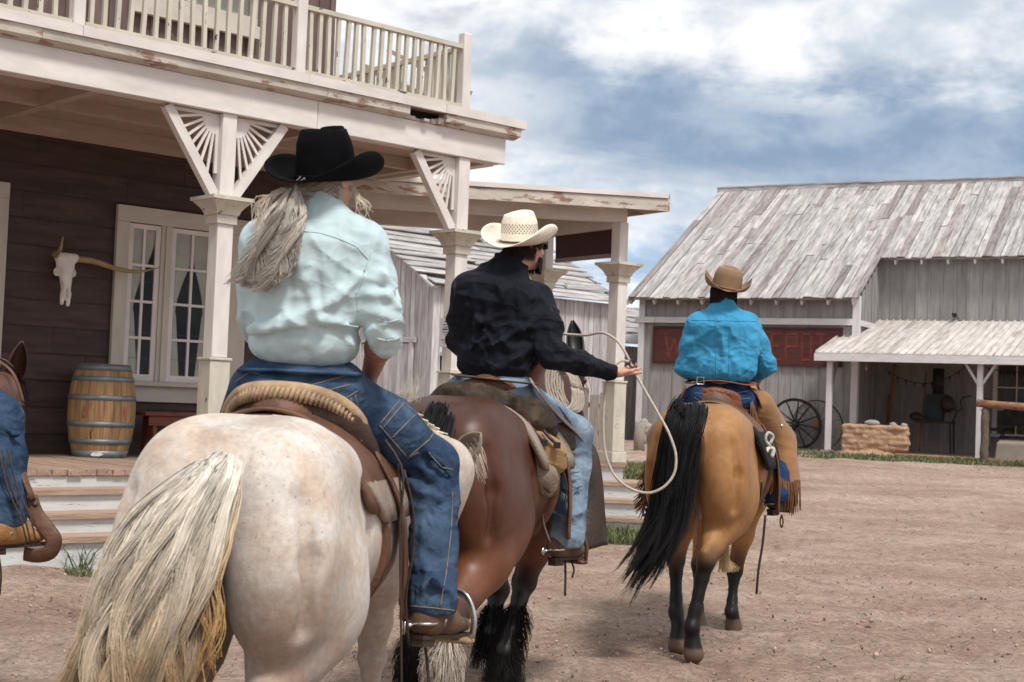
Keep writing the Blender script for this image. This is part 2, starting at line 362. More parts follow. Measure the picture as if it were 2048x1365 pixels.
# ------------------------------------------------------------------ materials
def M(name, col, rough=.7, var=.25, vs=6., vstretch=(1, 1, 1), bump=.15, bs=60., bstretch=None, spec=.3, metal=0., coord='bc',
      peel=None, col2=None, c2s=3., c2r=(.45, .62), sheen=0., coat=0., det=5, bdist=.02, peel2=None, sss=0., crease=None, vk=.34):
    m = bpy.data.materials.new(name); m.use_nodes = True; nt = m.node_tree; nt.nodes.clear(); L = nt.links.new
    out = nt.nodes.new('ShaderNodeOutputMaterial'); bs_ = nt.nodes.new('ShaderNodeBsdfPrincipled'); L(bs_.outputs[0], out.inputs[0])
    at_ = nt.nodes.new('ShaderNodeAttribute'); at_.attribute_name = 'tint'
    if coord == 'bc': cs = nt.nodes.new('ShaderNodeAttribute'); cs.attribute_name = 'bc'; co = cs.outputs['Vector']
    else: cs = nt.nodes.new('ShaderNodeTexCoord'); co = cs.outputs['Object']
    def noise(scale, st, detail=det, ro=.6, off=0.):
        mp = nt.nodes.new('ShaderNodeMapping'); mp.inputs['Scale'].default_value = st; mp.inputs['Location'].default_value = (off, off, off); L(co, mp.inputs[0])
        n = nt.nodes.new('ShaderNodeTexNoise'); n.inputs['Scale'].default_value = scale; n.inputs['Detail'].default_value = detail; n.inputs['Roughness'].default_value = ro
        L(mp.outputs[0], n.inputs['Vector']); return n.outputs['Fac']
    def ramp(f, a, b, ca, cb):
        r = nt.nodes.new('ShaderNodeValToRGB'); r.color_ramp.elements[0].position = a; r.color_ramp.elements[1].position = b
        r.color_ramp.elements[0].color = (*ca, 1); r.color_ramp.elements[1].color = (*cb, 1); L(f, r.inputs[0]); return r.outputs[0]
    def mix(f, a, b, bt='MIX'):
        x = nt.nodes.new('ShaderNodeMixRGB'); x.blend_type = bt
        for i, v in enumerate((f, a, b)):
            if isinstance(v, (int, float)): x.inputs[i].default_value = v
            elif isinstance(v, tuple): x.inputs[i].default_value = (*v, 1)
            else: L(v, x.inputs[i])
        return x.outputs[0]
    c = mix(1.0, at_.outputs['Color'], tuple(col), 'MULTIPLY')
    if col2 is not None:
        c = mix(ramp(noise(c2s, vstretch, 4, .6, 3.1), c2r[0], c2r[1], (0, 0, 0), (1, 1, 1)), c, mix(1.0, at_.outputs['Color'], tuple(col2), 'MULTIPLY'))
    n1 = noise(vs, vstretch)
    c = mix(1.0, c, ramp(n1, .3, .7, (1 - var,) * 3, (1 + var,) * 3), 'MULTIPLY')
    bh = noise(bs, bstretch or vstretch)
    for pl in (peel, peel2):
        if pl:
            pc, th, ps, pst = pl
            msk = ramp(noise(ps, pst, 8, .65, 9.7), th, th + .03, (0, 0, 0), (1, 1, 1))
            c = mix(msk, c, mix(1.0, tuple(pc), ramp(n1, .3, .7, (.6,) * 3, (1.3,) * 3), 'MULTIPLY'))
    L(c, bs_.inputs['Base Color'])
    bs_.inputs['Roughness'].default_value = rough; bs_.inputs['Specular IOR Level'].default_value = spec; bs_.inputs['Metallic'].default_value = metal
    if sheen: bs_.inputs['Sheen Weight'].default_value = sheen; bs_.inputs['Sheen Roughness'].default_value = .5
    if coat: bs_.inputs['Coat Weight'].default_value = coat; bs_.inputs['Coat Roughness'].default_value = .3
    if sss: bs_.inputs['Subsurface Weight'].default_value = sss; bs_.inputs['Subsurface Radius'].default_value = (.01, .004, .002)
    if bump:
        b = nt.nodes.new('ShaderNodeBump'); b.inputs['Strength'].default_value = bump; b.inputs['Distance'].default_value = bdist
        L(bh, b.inputs['Height']); last = b.outputs[0]
        for ci, (csc, cst, cstr, crot) in enumerate(crease or ()):      # cloth creases: sharp ridges running across the weave
            mp = nt.nodes.new('ShaderNodeMapping'); mp.inputs['Rotation'].default_value = crot; mp.inputs['Scale'].default_value = cstr; mp.inputs['Location'].default_value = (ci * 3.7,) * 3; L(co, mp.inputs[0])
            n = nt.nodes.new('ShaderNodeTexNoise'); n.noise_type = 'RIDGED_MULTIFRACTAL'; n.inputs['Scale'].default_value = csc; n.inputs['Detail'].default_value = 2.5; n.inputs['Roughness'].default_value = .45; n.inputs['Distortion'].default_value = .35
            L(mp.outputs[0], n.inputs['Vector']); b2 = nt.nodes.new('ShaderNodeBump'); b2.inputs['Strength'].default_value = cst; b2.inputs['Distance'].default_value = .05
            L(n.outputs['Fac'], b2.inputs['Height']); L(last, b2.inputs['Normal']); last = b2.outputs[0]
        if crease:      # crumpled facets
            nz_ = nt.nodes.new('ShaderNodeTexNoise'); nz_.inputs['Scale'].default_value = 6; nz_.inputs['Detail'].default_value = 2; L(co, nz_.inputs['Vector'])
            sc_ = nt.nodes.new('ShaderNodeVectorMath'); sc_.operation = 'MULTIPLY_ADD'; L(nz_.outputs['Color'], sc_.inputs[0]); sc_.inputs[1].default_value = (.22, .22, .22); L(co, sc_.inputs[2])
            mp = nt.nodes.new('ShaderNodeMapping'); mp.inputs['Scale'].default_value = (1, 1, 1.8); mp.inputs['Rotation'].default_value = (.4, .6, .3); L(sc_.outputs[0], mp.inputs[0])
            vo = nt.nodes.new('ShaderNodeTexVoronoi'); vo.inputs['Scale'].default_value = crease[0][0] * 2.6; L(mp.outputs[0], vo.inputs['Vector'])
            b3 = nt.nodes.new('ShaderNodeBump'); b3.inputs['Strength'].default_value = min(.5, crease[0][1] * vk); b3.inputs['Distance'].default_value = .06
            L(vo.outputs['Distance'], b3.inputs['Height']); L(last, b3.inputs['Normal']); last = b3.outputs[0]
        L(last, bs_.inputs['Normal'])
    m['nt'] = 1
    return m
G = (1, 14, 14)   # grain: bc.x runs along the board
mWhite = M('pale_paint', (.66, .615, .585), .6, .12, 2.5, (1, 3, 3), .12, 40, G, peel=((.20, .12, .09), .70, 5, (1, 4, 4)))
mWhite2 = M('cream_paint_worn', (.54, .50, .42), .65, .14, 3, (1, 3, 3), .2, 40, G, peel=((.07, .06, .055), .632, 6, (1, 2.5, 2.5)), peel2=((.28, .18, .14), .69, 4, (1, 5, 5)))
mPeel = M('cream_paint_peeling', (.58, .53, .46), .7, .16, 3, (1, 3, 3), .5, 30, G, peel=((.36, .23, .18), .56, 3.2, (1, 3, 3)), peel2=((.05, .04, .035), .70, 5, (1, 4, 4)))
mTrim = M('window_trim_paint', (.50, .46, .40), .6, .10, 3, (1, 3, 3), .12, 40, G)
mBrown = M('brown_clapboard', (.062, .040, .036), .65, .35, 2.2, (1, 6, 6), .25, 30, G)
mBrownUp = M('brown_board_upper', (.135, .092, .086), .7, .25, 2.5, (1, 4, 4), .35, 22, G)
mCeil = M('porch_ceiling_paint', (.42, .33, .28), .65, .12, 3, (1, 4, 4), .15, 30, G)
mDeck = M('weathered_deck', (.36, .25, .19), .85, .35, 3, G, .5, 12, G, peel=((.13, .09, .07), .60, 3, (1, 9, 9)))
mStep = M('pale_blue_riser_paint', (.56, .57, .56), .75, .12, 3, (1, 5, 5), .35, 16, (1, 18, 18), peel=((.22, .19, .17), .635, 4, (1, 16, 16)))
mStepT = M('worn_tread', (.40, .28, .21), .85, .3, 3, G, .5, 12, G)
mGreyW = M('whitewashed_boards', (.54, .515, .515), .85, .25, 2.2, (1, 7, 7), .4, 14, G, col2=(.35, .32, .315), c2s=1.3, c2r=(.45, .70), peel=((.16, .13, .12), .67, 4, (1, 12, 12)))
mGreyD = M('grey_painted_boards', (.30, .285, .28), .75, .18, 2., (1, 6, 6), .3, 14, G, col2=(.25, .23, .22), c2s=1., c2r=(.4, .7))
mDTrim = M('depot_white_trim', (.62, .59, .60), .7, .12, 3, (1, 5, 5), .25, 20, G)
mShing = M('roof_planks', (.40, .378, .37), .9, .4, 1.6, (1, 8, 8), .6, 9, G, col2=(.25, .215, .205), c2s=1.6, c2r=(.50, .70), peel=((.10, .08, .075), .640, 7, (1.2, 7, 7)), peel2=((.055, .045, .045), .655, 6, (1.6, 2.6, 2.6)))
mTin = M('ribbed_metal_roof', (.52, .48, .45), .6, .25, 1.5, (1, 5, 5), .15, 12, G, col2=(.27, .19, .15), c2s=.9, c2r=(.52, .8), spec=.4)
mSignRed = M('dark_red_board', (.085, .026, .023), .6, .25, 2, (1, 4, 4), .25, 20, G)
mSignLet = M('faded_red_lettering', (.165, .036, .026), .65, .35, 14, (1, 1, 1), .1, 30, peel=((.11, .03, .025), .60, 20, (1, 1, 1)))
mMaroon = M('maroon_board', (.06, .022, .02), .6, .2, 2, (1, 4, 4), .2, 20, G)
mOak = M('oak_staves', (.36, .215, .105), .6, .35, 4, (1, 10, 10), .3, 18, G, peel=((.12, .065, .03), .64, 3, (1, 5, 5)))
mHoop = M('galvanised_hoop', (.20, .225, .245), .5, .25, 6, bump=.1, metal=.55, spec=.5)
mBench = M('red_brown_bench', (.17, .055, .038), .6, .3, 4, G, .3, 20, G)
mLog = M('peeled_log', (.26, .135, .075), .75, .45, 5, (1, 6, 6), .7, 14, (1, 5, 5), peel=((.07, .05, .04), .58, 6, (1, 3, 3)))
mBark = M('rough_bark', (.13, .095, .075), .9, .5, 9, (1, 4, 4), 1.0, 18, (1, 4, 4), peel=((.45, .33, .15), .69, 8, (1, 1, 1)))
mAdobe = M('adobe_brick', (.40, .25, .16), .95, .25, 7, bump=.6, bs=22, bdist=.04, coord='obj')
mStone = M('grey_stone', (.30, .27, .25), .9, .3, 8, bump=.5, bs=25, coord='obj')
mIron = M('dark_iron', (.035, .032, .032), .55, .4, 8, bump=.25, metal=.4, peel=((.12, .055, .03), .6, 6, (1, 1, 1)))
mSteel = M('worn_steel', (.55, .54, .52), .3, .2, 10, bump=.05, metal=1.)
mWheelW = M('weathered_wheel_wood', (.24, .20, .175), .85, .3, 5, G, .4, 16, G)
mCanvas = M('tan_canvas_tarp', (.24, .20, .165), .9, .15, 4, bump=.3, bs=12, coord='obj')
mPaper = M('paper', (.66, .64, .68), .8, .03, 4, bump=0)
mInk = M('ink', (.05, .05, .06), .8, 0, 4, bump=0)
mRedMark = M('red_barrel_mark', (.42, .10, .09), .6, .2, 30, bump=0)
mWhiteMark = M('white_label', (.7, .7, .68), .6, .1, 20, bump=0)
mCurt = M('lace_curtain', (.80, .76, .68), .9, .10, 8, bump=.2, bs=90)
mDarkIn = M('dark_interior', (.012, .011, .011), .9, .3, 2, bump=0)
def glass():
    m = bpy.data.materials.new('window_glass'); m.use_nodes = True; nt = m.node_tree; nt.nodes.clear(); L = nt.links.new
    out = nt.nodes.new('ShaderNodeOutputMaterial'); mx = nt.nodes.new('ShaderNodeMixShader'); tr = nt.nodes.new('ShaderNodeBsdfTransparent'); gl = nt.nodes.new('ShaderNodeBsdfGlossy')
    tr.inputs[0].default_value = (.85, .86, .85, 1); gl.inputs['Roughness'].default_value = .03; gl.inputs[0].default_value = (.8, .85, .9, 1)
    fr = nt.nodes.new('ShaderNodeFresnel'); fr.inputs[0].default_value = 1.22
    L(fr.outputs[0], mx.inputs[0]); L(tr.outputs[0], mx.inputs[1]); L(gl.outputs[0], mx.inputs[2]); L(mx.outputs[0], out.inputs[0]); return m
mGlass = glass()
# animals, clothes, tack
CR = lambda k, s=1.0: ((3.2 * s, 1.0 * k, (1, 1, 2.6), (.3, .5, .2)), (5.0 * s, .75 * k, (2.6, 1, 1), (.2, -.6, .9)))
mCoatG = M('grey_horse_coat', (.86, .86, .86), .7, .16, 42, bump=.3, bs=190, coord='obj', col2=(.76, .66, .58), c2s=6.0, c2r=(.40, .62), peel=((.40, .29, .23), .615, 95, (1, 1, .5)), spec=.15, sheen=.1, det=8, bdist=.006)
mCoatB = M('bay_horse_coat', (1, 1, 1), .44, .18, 30, bump=.12, bs=190, coord='obj', spec=.42, coat=.0, det=8, bdist=.006, col2=(.78, .74, .72), c2s=5, c2r=(.45, .7))
mCoatK = M('buckskin_horse_coat', (1, 1, 1), .48, .14, 30, bump=.18, bs=190, coord='obj', spec=.22, coat=.0, det=8, bdist=.006, col2=(.84, .80, .76), c2s=5, c2r=(.45, .7))
mHair = M('horse_hair', (1, 1, 1), .5, .12, 20, bump=0, spec=.16, coord='obj')
mSkin = M('skin', (1, 1, 1), .5, .08, 30, bump=.08, bs=180, coord='obj', spec=.35, sss=.08)
mMint = M('mint_cotton', (.46, .575, .60), .85, .04, 5, bump=.1, bs=60, coord='obj', sheen=.1, crease=CR(1.0), vk=.17)
mBlackS = M('black_cotton', (.0085, .010, .015), .75, .2, 5, bump=.3, bs=14, coord='obj', sheen=.02, spec=.10, col2=(.015, .018, .027), c2s=4, c2r=(.55, .75), crease=CR(1.1), peel=((.045, .050, .058), .66, 9, (1.6, 1, .5)))
mBlueS = M('blue_cotton', (.045, .265, .46), .8, .07, 5, bump=.1, bs=60, coord='obj', sheen=.05, spec=.15, crease=CR(.6, 1.3))
mDenim = M('blue_denim', (.024, .046, .092), .85, .35, 9, bump=.35, bs=60, coord='obj', spec=.12, col2=(.065, .105, .165), c2s=6, c2r=(.42, .72), crease=CR(.55, 1.6))
mDenimL = M('faded_denim', (.17, .235, .31), .85, .2, 6, bump=.3, bs=90, coord='obj', col2=(.29, .37, .45), c2s=5, c2r=(.45, .7), spec=.1, crease=CR(.5, 1.4))
mDenimD = M('dark_denim', (.014, .036, .095), .85, .3, 6, bump=.3, bs=120, coord='obj', col2=(.030, .06, .13), c2s=5, c2r=(.45, .7), spec=.1, crease=CR(.5, 1.8))
mStitch = M('tan_stitching', (.20, .16, .12), .8, .3, 40, bump=0, coord='obj')
mFelt = M('black_felt', (.0045, .0045, .0055), .95, .3, 10, bump=.25, bs=120, coord='obj', spec=.06)
mFeltB = M('brown_felt', (.245, .155, .095), .85, .12, 10, bump=.15, bs=120, coord='obj', spec=.1, sheen=.05)
def straw():
    m = M('woven_straw', (.78, .70, .58), .7, .12, 60, (1, 1, 1), .6, 55, coord='bc', bdist=.004); nt = m.node_tree
    return m
mStraw = straw()
mLeath = M('brown_leather', (.12, .055, .030), .5, .35, 7, bump=.3, bs=50, coord='obj', spec=.4)
mLeathD = M('dark_leather', (.040, .022, .015), .5, .4, 6, bump=.35, bs=40, coord='obj', spec=.4)
mLeathR = M('tooled_red_leather', (.20, .065, .028), .5, .3, 30, bump=.6, bs=60, coord='obj', spec=.4)
mRaw = M('rawhide', (.37, .25, .15), .65, .4, 14, bump=.3, bs=60, coord='obj', spec=.35)
mPad = M('tan_felt_pad', (.30, .235, .19), .95, .2, 8, bump=.4, bs=80, coord='obj')
mPadD = M('black_wool_pad', (.018, .018, .020), .95, .3, 30, bump=.6, bs=90, coord='obj')
mWool = M('white_wool', (.55, .53, .50), .95, .2, 30, bump=.6, bs=90, coord='obj')
mSuede = M('tan_suede', (.245, .122, .050), .9, .25, 6, bump=.3, bs=90, coord='obj', sheen=.2)
mWax = M('waxed_brown_cloth', (.036, .024, .017), .7, .5, 8, bump=.4, bs=30, coord='obj', spec=.2, col2=(.07, .045, .03), c2s=9, c2r=(.5, .7), crease=CR(.5, 1.3))
mBag = M('tan_duck_canvas', (.30, .18, .085), .85, .2, 8, bump=.35, bs=60, coord='obj')
mBagG = M('grey_canvas', (.22, .17, .13), .9, .2, 8, bump=.35, bs=60, coord='obj')
mBoot = M('dusty_boot_leather', (.11, .065, .042), .65, .35, 9, bump=.3, bs=50, coord='obj', col2=(.09, .05, .03), c2s=9)
mBootT = M('golden_boot_leather', (.30, .145, .05), .45, .3, 9, bump=.3, bs=50, coord='obj', spec=.45)
mRope = M('cream_rope', (.50, .43, .36), .8, .2, 30, (1, 1, 1), .8, 60, (4, 1, 1), coord='bc', bdist=.006)
mRopeD = M('red_black_braid', (.06, .02, .016), .8, .6, 60, (1, 1, 1), .8, 60, coord='bc')
mHorn = M('cow_horn', (.33, .22, .11), .5, .3, 8, (1, 1, 1), .2, 30, coord='bc')
mBone = M('bleached_bone', (.70, .66, .60), .7, .12, 12, bump=.3, bs=40, coord='obj')
mBlackPl = M('black_plastic', (.01, .01, .01), .25, 0, 5, bump=0, spec=.5)
mHoof = M('hoof_horn', (.16, .12, .09), .7, .3, 20, (1, 1, 6), .2, 30, coord='obj')
# ------------------------------------------------------------------ ground
def gz(x, y):
    x = np.asarray(x, float); y = np.asarray(y, float)
    return .64 * sst(y, 15, 32) + .10 * sst(-x, 2.6, 4.2) * sst(y, 8, 11) * (1 - sst(y, 20, 26))
def build_ground():
    xs = np.concatenate([[-900, -300, -120, -60, -35, -22], np.linspace(-15, -3.2, 90), np.linspace(-3.1, 7, 330), np.linspace(7.1, 20, 120), [26, 40, 70, 150, 400, 900]])
    ys = np.concatenate([[-400, -60, -15, -4, 1], np.linspace(3, 5.8, 40), 5.85 * np.exp(np.linspace(0, math.log(46 / 5.85), 420)), [55, 75, 120, 250, 600, 1500]])
    X, Y = np.meshgrid(xs, ys); P = np.stack([X, Y, X * 0], -1)
    near = sst(Y, 2, 6) * (1 - sst(Y, 40, 60)) * (1 - sst(np.abs(X), 18, 30))
    ang = rad(8); Xr = X * math.cos(ang) + Y * math.sin(ang); Yr = -X * math.sin(ang) + Y * math.cos(ang)
    Q = np.stack([Xr, Yr, X * 0], -1)
    b = (fbm(Q * [.5, .9, 1], 3, 1) - .5) * .10
    rut = fbm(Q * [.8, 3.0, 1], 4, 5) - .5
    b = b + rut * .07 * sst(fbm(P * .35, 2, 9), .35, .6) + (fbm(P * 5.0, 3, 3) - .5) * .035 + (fbm(P * 14, 2, 4) - .5) * .020
    # hoof scrapes
    hp = fbm(P * [3.4, 3.0, 1], 2, 21); b = b - .03 * sst(hp, .62, .75)
    Z = gz(X, Y) + b * near
    ny, nx = X.shape; vs = np.stack([X, Y, Z], -1).reshape(-1, 3)
    i = np.arange(ny - 1)[:, None] * nx + np.arange(nx - 1)[None, :]
    fs = np.stack([i, i + 1, i + nx + 1, i + nx], -1).reshape(-1, 4)
    m = bpy.data.materials.new('packed_dirt'); m.use_nodes = True; nt = m.node_tree; nt.nodes.clear(); L = nt.links.new
    out = nt.nodes.new('ShaderNodeOutputMaterial'); bsdf = nt.nodes.new('ShaderNodeBsdfPrincipled'); L(bsdf.outputs[0], out.inputs[0])
    tc = nt.nodes.new('ShaderNodeAttribute'); tc.attribute_name = 'bc'
    def nz(s, d, r, sc=(1, 1, 1), off=0.):
        mp = nt.nodes.new('ShaderNodeMapping'); mp.inputs['Scale'].default_value = sc; mp.inputs['Location'].default_value = (off, off, 0); mp.inputs['Rotation'].default_value = (0, 0, rad(-8)); L(tc.outputs['Vector'], mp.inputs[0])
        n = nt.nodes.new('ShaderNodeTexNoise'); n.inputs['Scale'].default_value = s; n.inputs['Detail'].default_value = d; n.inputs['Roughness'].default_value = r; L(mp.outputs[0], n.inputs['Vector']); return n.outputs['Fac']
    def ramp(f, *st):
        r = nt.nodes.new('ShaderNodeValToRGB'); cr = r.color_ramp
        while len(cr.elements) < len(st): cr.elements.new(.5)
        for e, (p, c) in zip(cr.elements, st): e.position = p; e.color = (*c, 1)
        L(f, r.inputs[0]); return r.outputs[0]
    def mix(f, a, b, bt='MIX'):
        x = nt.nodes.new('ShaderNodeMixRGB'); x.blend_type = bt
        for k, v in enumerate((f, a, b)):
            if isinstance(v, (int, float)): x.inputs[k].default_value = v
            elif isinstance(v, tuple): x.inputs[k].default_value = (*v, 1)
            else: L(v, x.inputs[k])
        return x.outputs[0]
    c = ramp(nz(.55, 6, .6, (1, 1.6, 1)), (.30, (.28, .192, .148)), (.52, (.385, .282, .224)), (.75, (.48, .38, .32)))
    c = mix(ramp(nz(1.5, 7, .7, (.8, 2.2, 1), 3), (.46, (0, 0, 0)), (.76, (.4,) * 3)), c, (.23, .148, .110))
    c = mix(.85, c, ramp(nz(9, 7, .75), (.30, (.62, .60, .58)), (.5, (1, 1, 1)), (.72, (1.28, 1.28, 1.28))), 'MULTIPLY')
    c = mix(.8, c, ramp(nz(32, 6, .8, off=2), (.34, (.52, .50, .48)), (.5, (1, 1, 1)), (.68, (1.38, 1.38, 1.38))), 'MULTIPLY')
    c = mix(ramp(nz(75, 3, .7), (.60, (0, 0, 0)), (.66, (.8,) * 3)), c, (.11, .085, .075))
    c = mix(ramp(nz(90, 3, .7, off=5), (.66, (0, 0, 0)), (.73, (.7,) * 3)), c, (.60, .54, .50))
    L(c, bsdf.inputs['Base Color']); bsdf.inputs['Roughness'].default_value = .95; bsdf.inputs['Specular IOR Level'].default_value = .1
    b1 = nt.nodes.new('ShaderNodeBump'); b1.inputs['Strength'].default_value = .9; b1.inputs['Distance'].default_value = .03; L(nz(26, 8, .75), b1.inputs['Height'])
    b2 = nt.nodes.new('ShaderNodeBump'); b2.inputs['Strength'].default_value = .6; b2.inputs['Distance'].default_value = .07; L(nz(4, 6, .65, (.7, 2.2, 1)), b2.inputs['Height']); L(b1.outputs[0], b2.inputs['Normal'])
    L(b2.outputs[0], bsdf.inputs['Normal'])
    o = make_obj('ground', vs, fs, m, None, True, None, vs, None, (0, 0, 0), True); o['kind'] = 'structure'
    return o
build_ground()

def scatter_gravel():
    ico = np.array([(0, 0, 1), (.89, 0, .45), (.28, .85, .45), (-.72, .53, .45), (-.72, -.53, .45), (.28, -.85, .45), (.72, .53, -.45), (-.28, .85, -.45), (-.89, 0, -.45), (-.28, -.85, -.45), (.72, -.53, -.45), (0, 0, -1)])
    tri = np.array([(0, 1, 2), (0, 2, 3), (0, 3, 4), (0, 4, 5), (0, 5, 1), (1, 6, 2), (2, 7, 3), (3, 8, 4), (4, 9, 5), (5, 10, 1), (6, 7, 2), (7, 8, 3), (8, 9, 4), (9, 10, 5), (10, 6, 1), (11, 7, 6), (11, 8, 7), (11, 9, 8), (11, 10, 9), (11, 6, 10)])
    vs = []; fs = []; tn = []; n = 0
    for i in range(7500):
        Y = 5.6 * math.exp(RS.rand() * math.log(30 / 5.6)); X = RS.uniform(-.36, .40) * Y
        s = abs(RS.normal(0, .0045)) + .003
        if RS.rand() < .006: s = RS.uniform(.009, .017)
        p = ico * s * RS.uniform(.6, 1.3, (12, 1)) * RS.uniform(.6, 1.3, 3)
        vs.append(p + [X, Y, float(gz(X, Y)) + s * .25 + RS.uniform(-.01, .012)]); fs.append(tri + n); n += 12
        k = RS.choice([.5, .75, 1, 1.25]); tn.append(np.tile(V(1, .86, .78) * k, (12, 1)))
    o = make_obj('gravel', np.concatenate(vs), np.concatenate(fs), mStoneG, None, False, np.concatenate(tn), None, None, (0, 8, 0), True)
    tag(o, 'loose pebbles and grit scattered over the dirt street', 'gravel', kind='stuff')
mStoneG = M('pebble', (.36, .30, .265), .9, .3, 40, bump=.2, coord='obj')
scatter_gravel()

mGrass = M('grass_blades', (1, 1, 1), .7, .15, 20, bump=0, spec=.2, coord='obj')
def grass(name, label, cat, pts_fn, n, hgt, kind='stuff', wid=.008):
    vs = []; fs = []; tn = []; k = 0
    while k < n:
        q = pts_fn()
        if q is None: continue
        x, y, d = q
        z = float(gz(x, y)) - .02; h = hgt * RS.uniform(.4, 1.2) * d; a = RS.uniform(0, 6.28); b = RS.uniform(0, 6.28); l = RS.uniform(.1, .9) * h
        w = wid * RS.uniform(.7, 1.5); dx, dy = math.cos(a) * w, math.sin(a) * w; lx, ly = math.cos(b) * l, math.sin(b) * l
        o = len(vs); vs += [(x - dx, y - dy, z), (x + dx, y + dy, z), (x + dx * .7 + lx * .4, y + dy * .7 + ly * .4, z + h * .6), (x - dx * .7 + lx * .4, y - dy * .7 + ly * .4, z + h * .6), (x + lx, y + ly, z + h), (x + lx + .001, y + ly, z + h)]
        fs += [(o, o + 1, o + 2, o + 3), (o + 3, o + 2, o + 5, o + 4)]
        c = lerp((.075, .105, .045), (.125, .150, .065), RS.rand())
        if RS.rand() < .2: c = V(.28, .23, .12)
        tn += [c] * 6; k += 1
    o = make_obj(name, vs, fs, mGrass, None, False, tn, None, None, None, True)
    tag(o, label, cat, kind=kind); return o
def patch(cx, cy, rx, ry, seed, th=.45, fr=1.1):
    def f():
        x = cx + RS.uniform(-rx, rx); y = cy + RS.uniform(-ry, ry)
        e = ((x - cx) / rx) ** 2 + ((y - cy) / ry) ** 2
        v = float(fbm(np.array([[x * fr, y * fr, seed]]), 2, seed)[0]) - .25 * e
        if e > 1 or v < th - .22: return None
        return x, y, min(1, .5 + (v - th + .22) * 4)
    return f
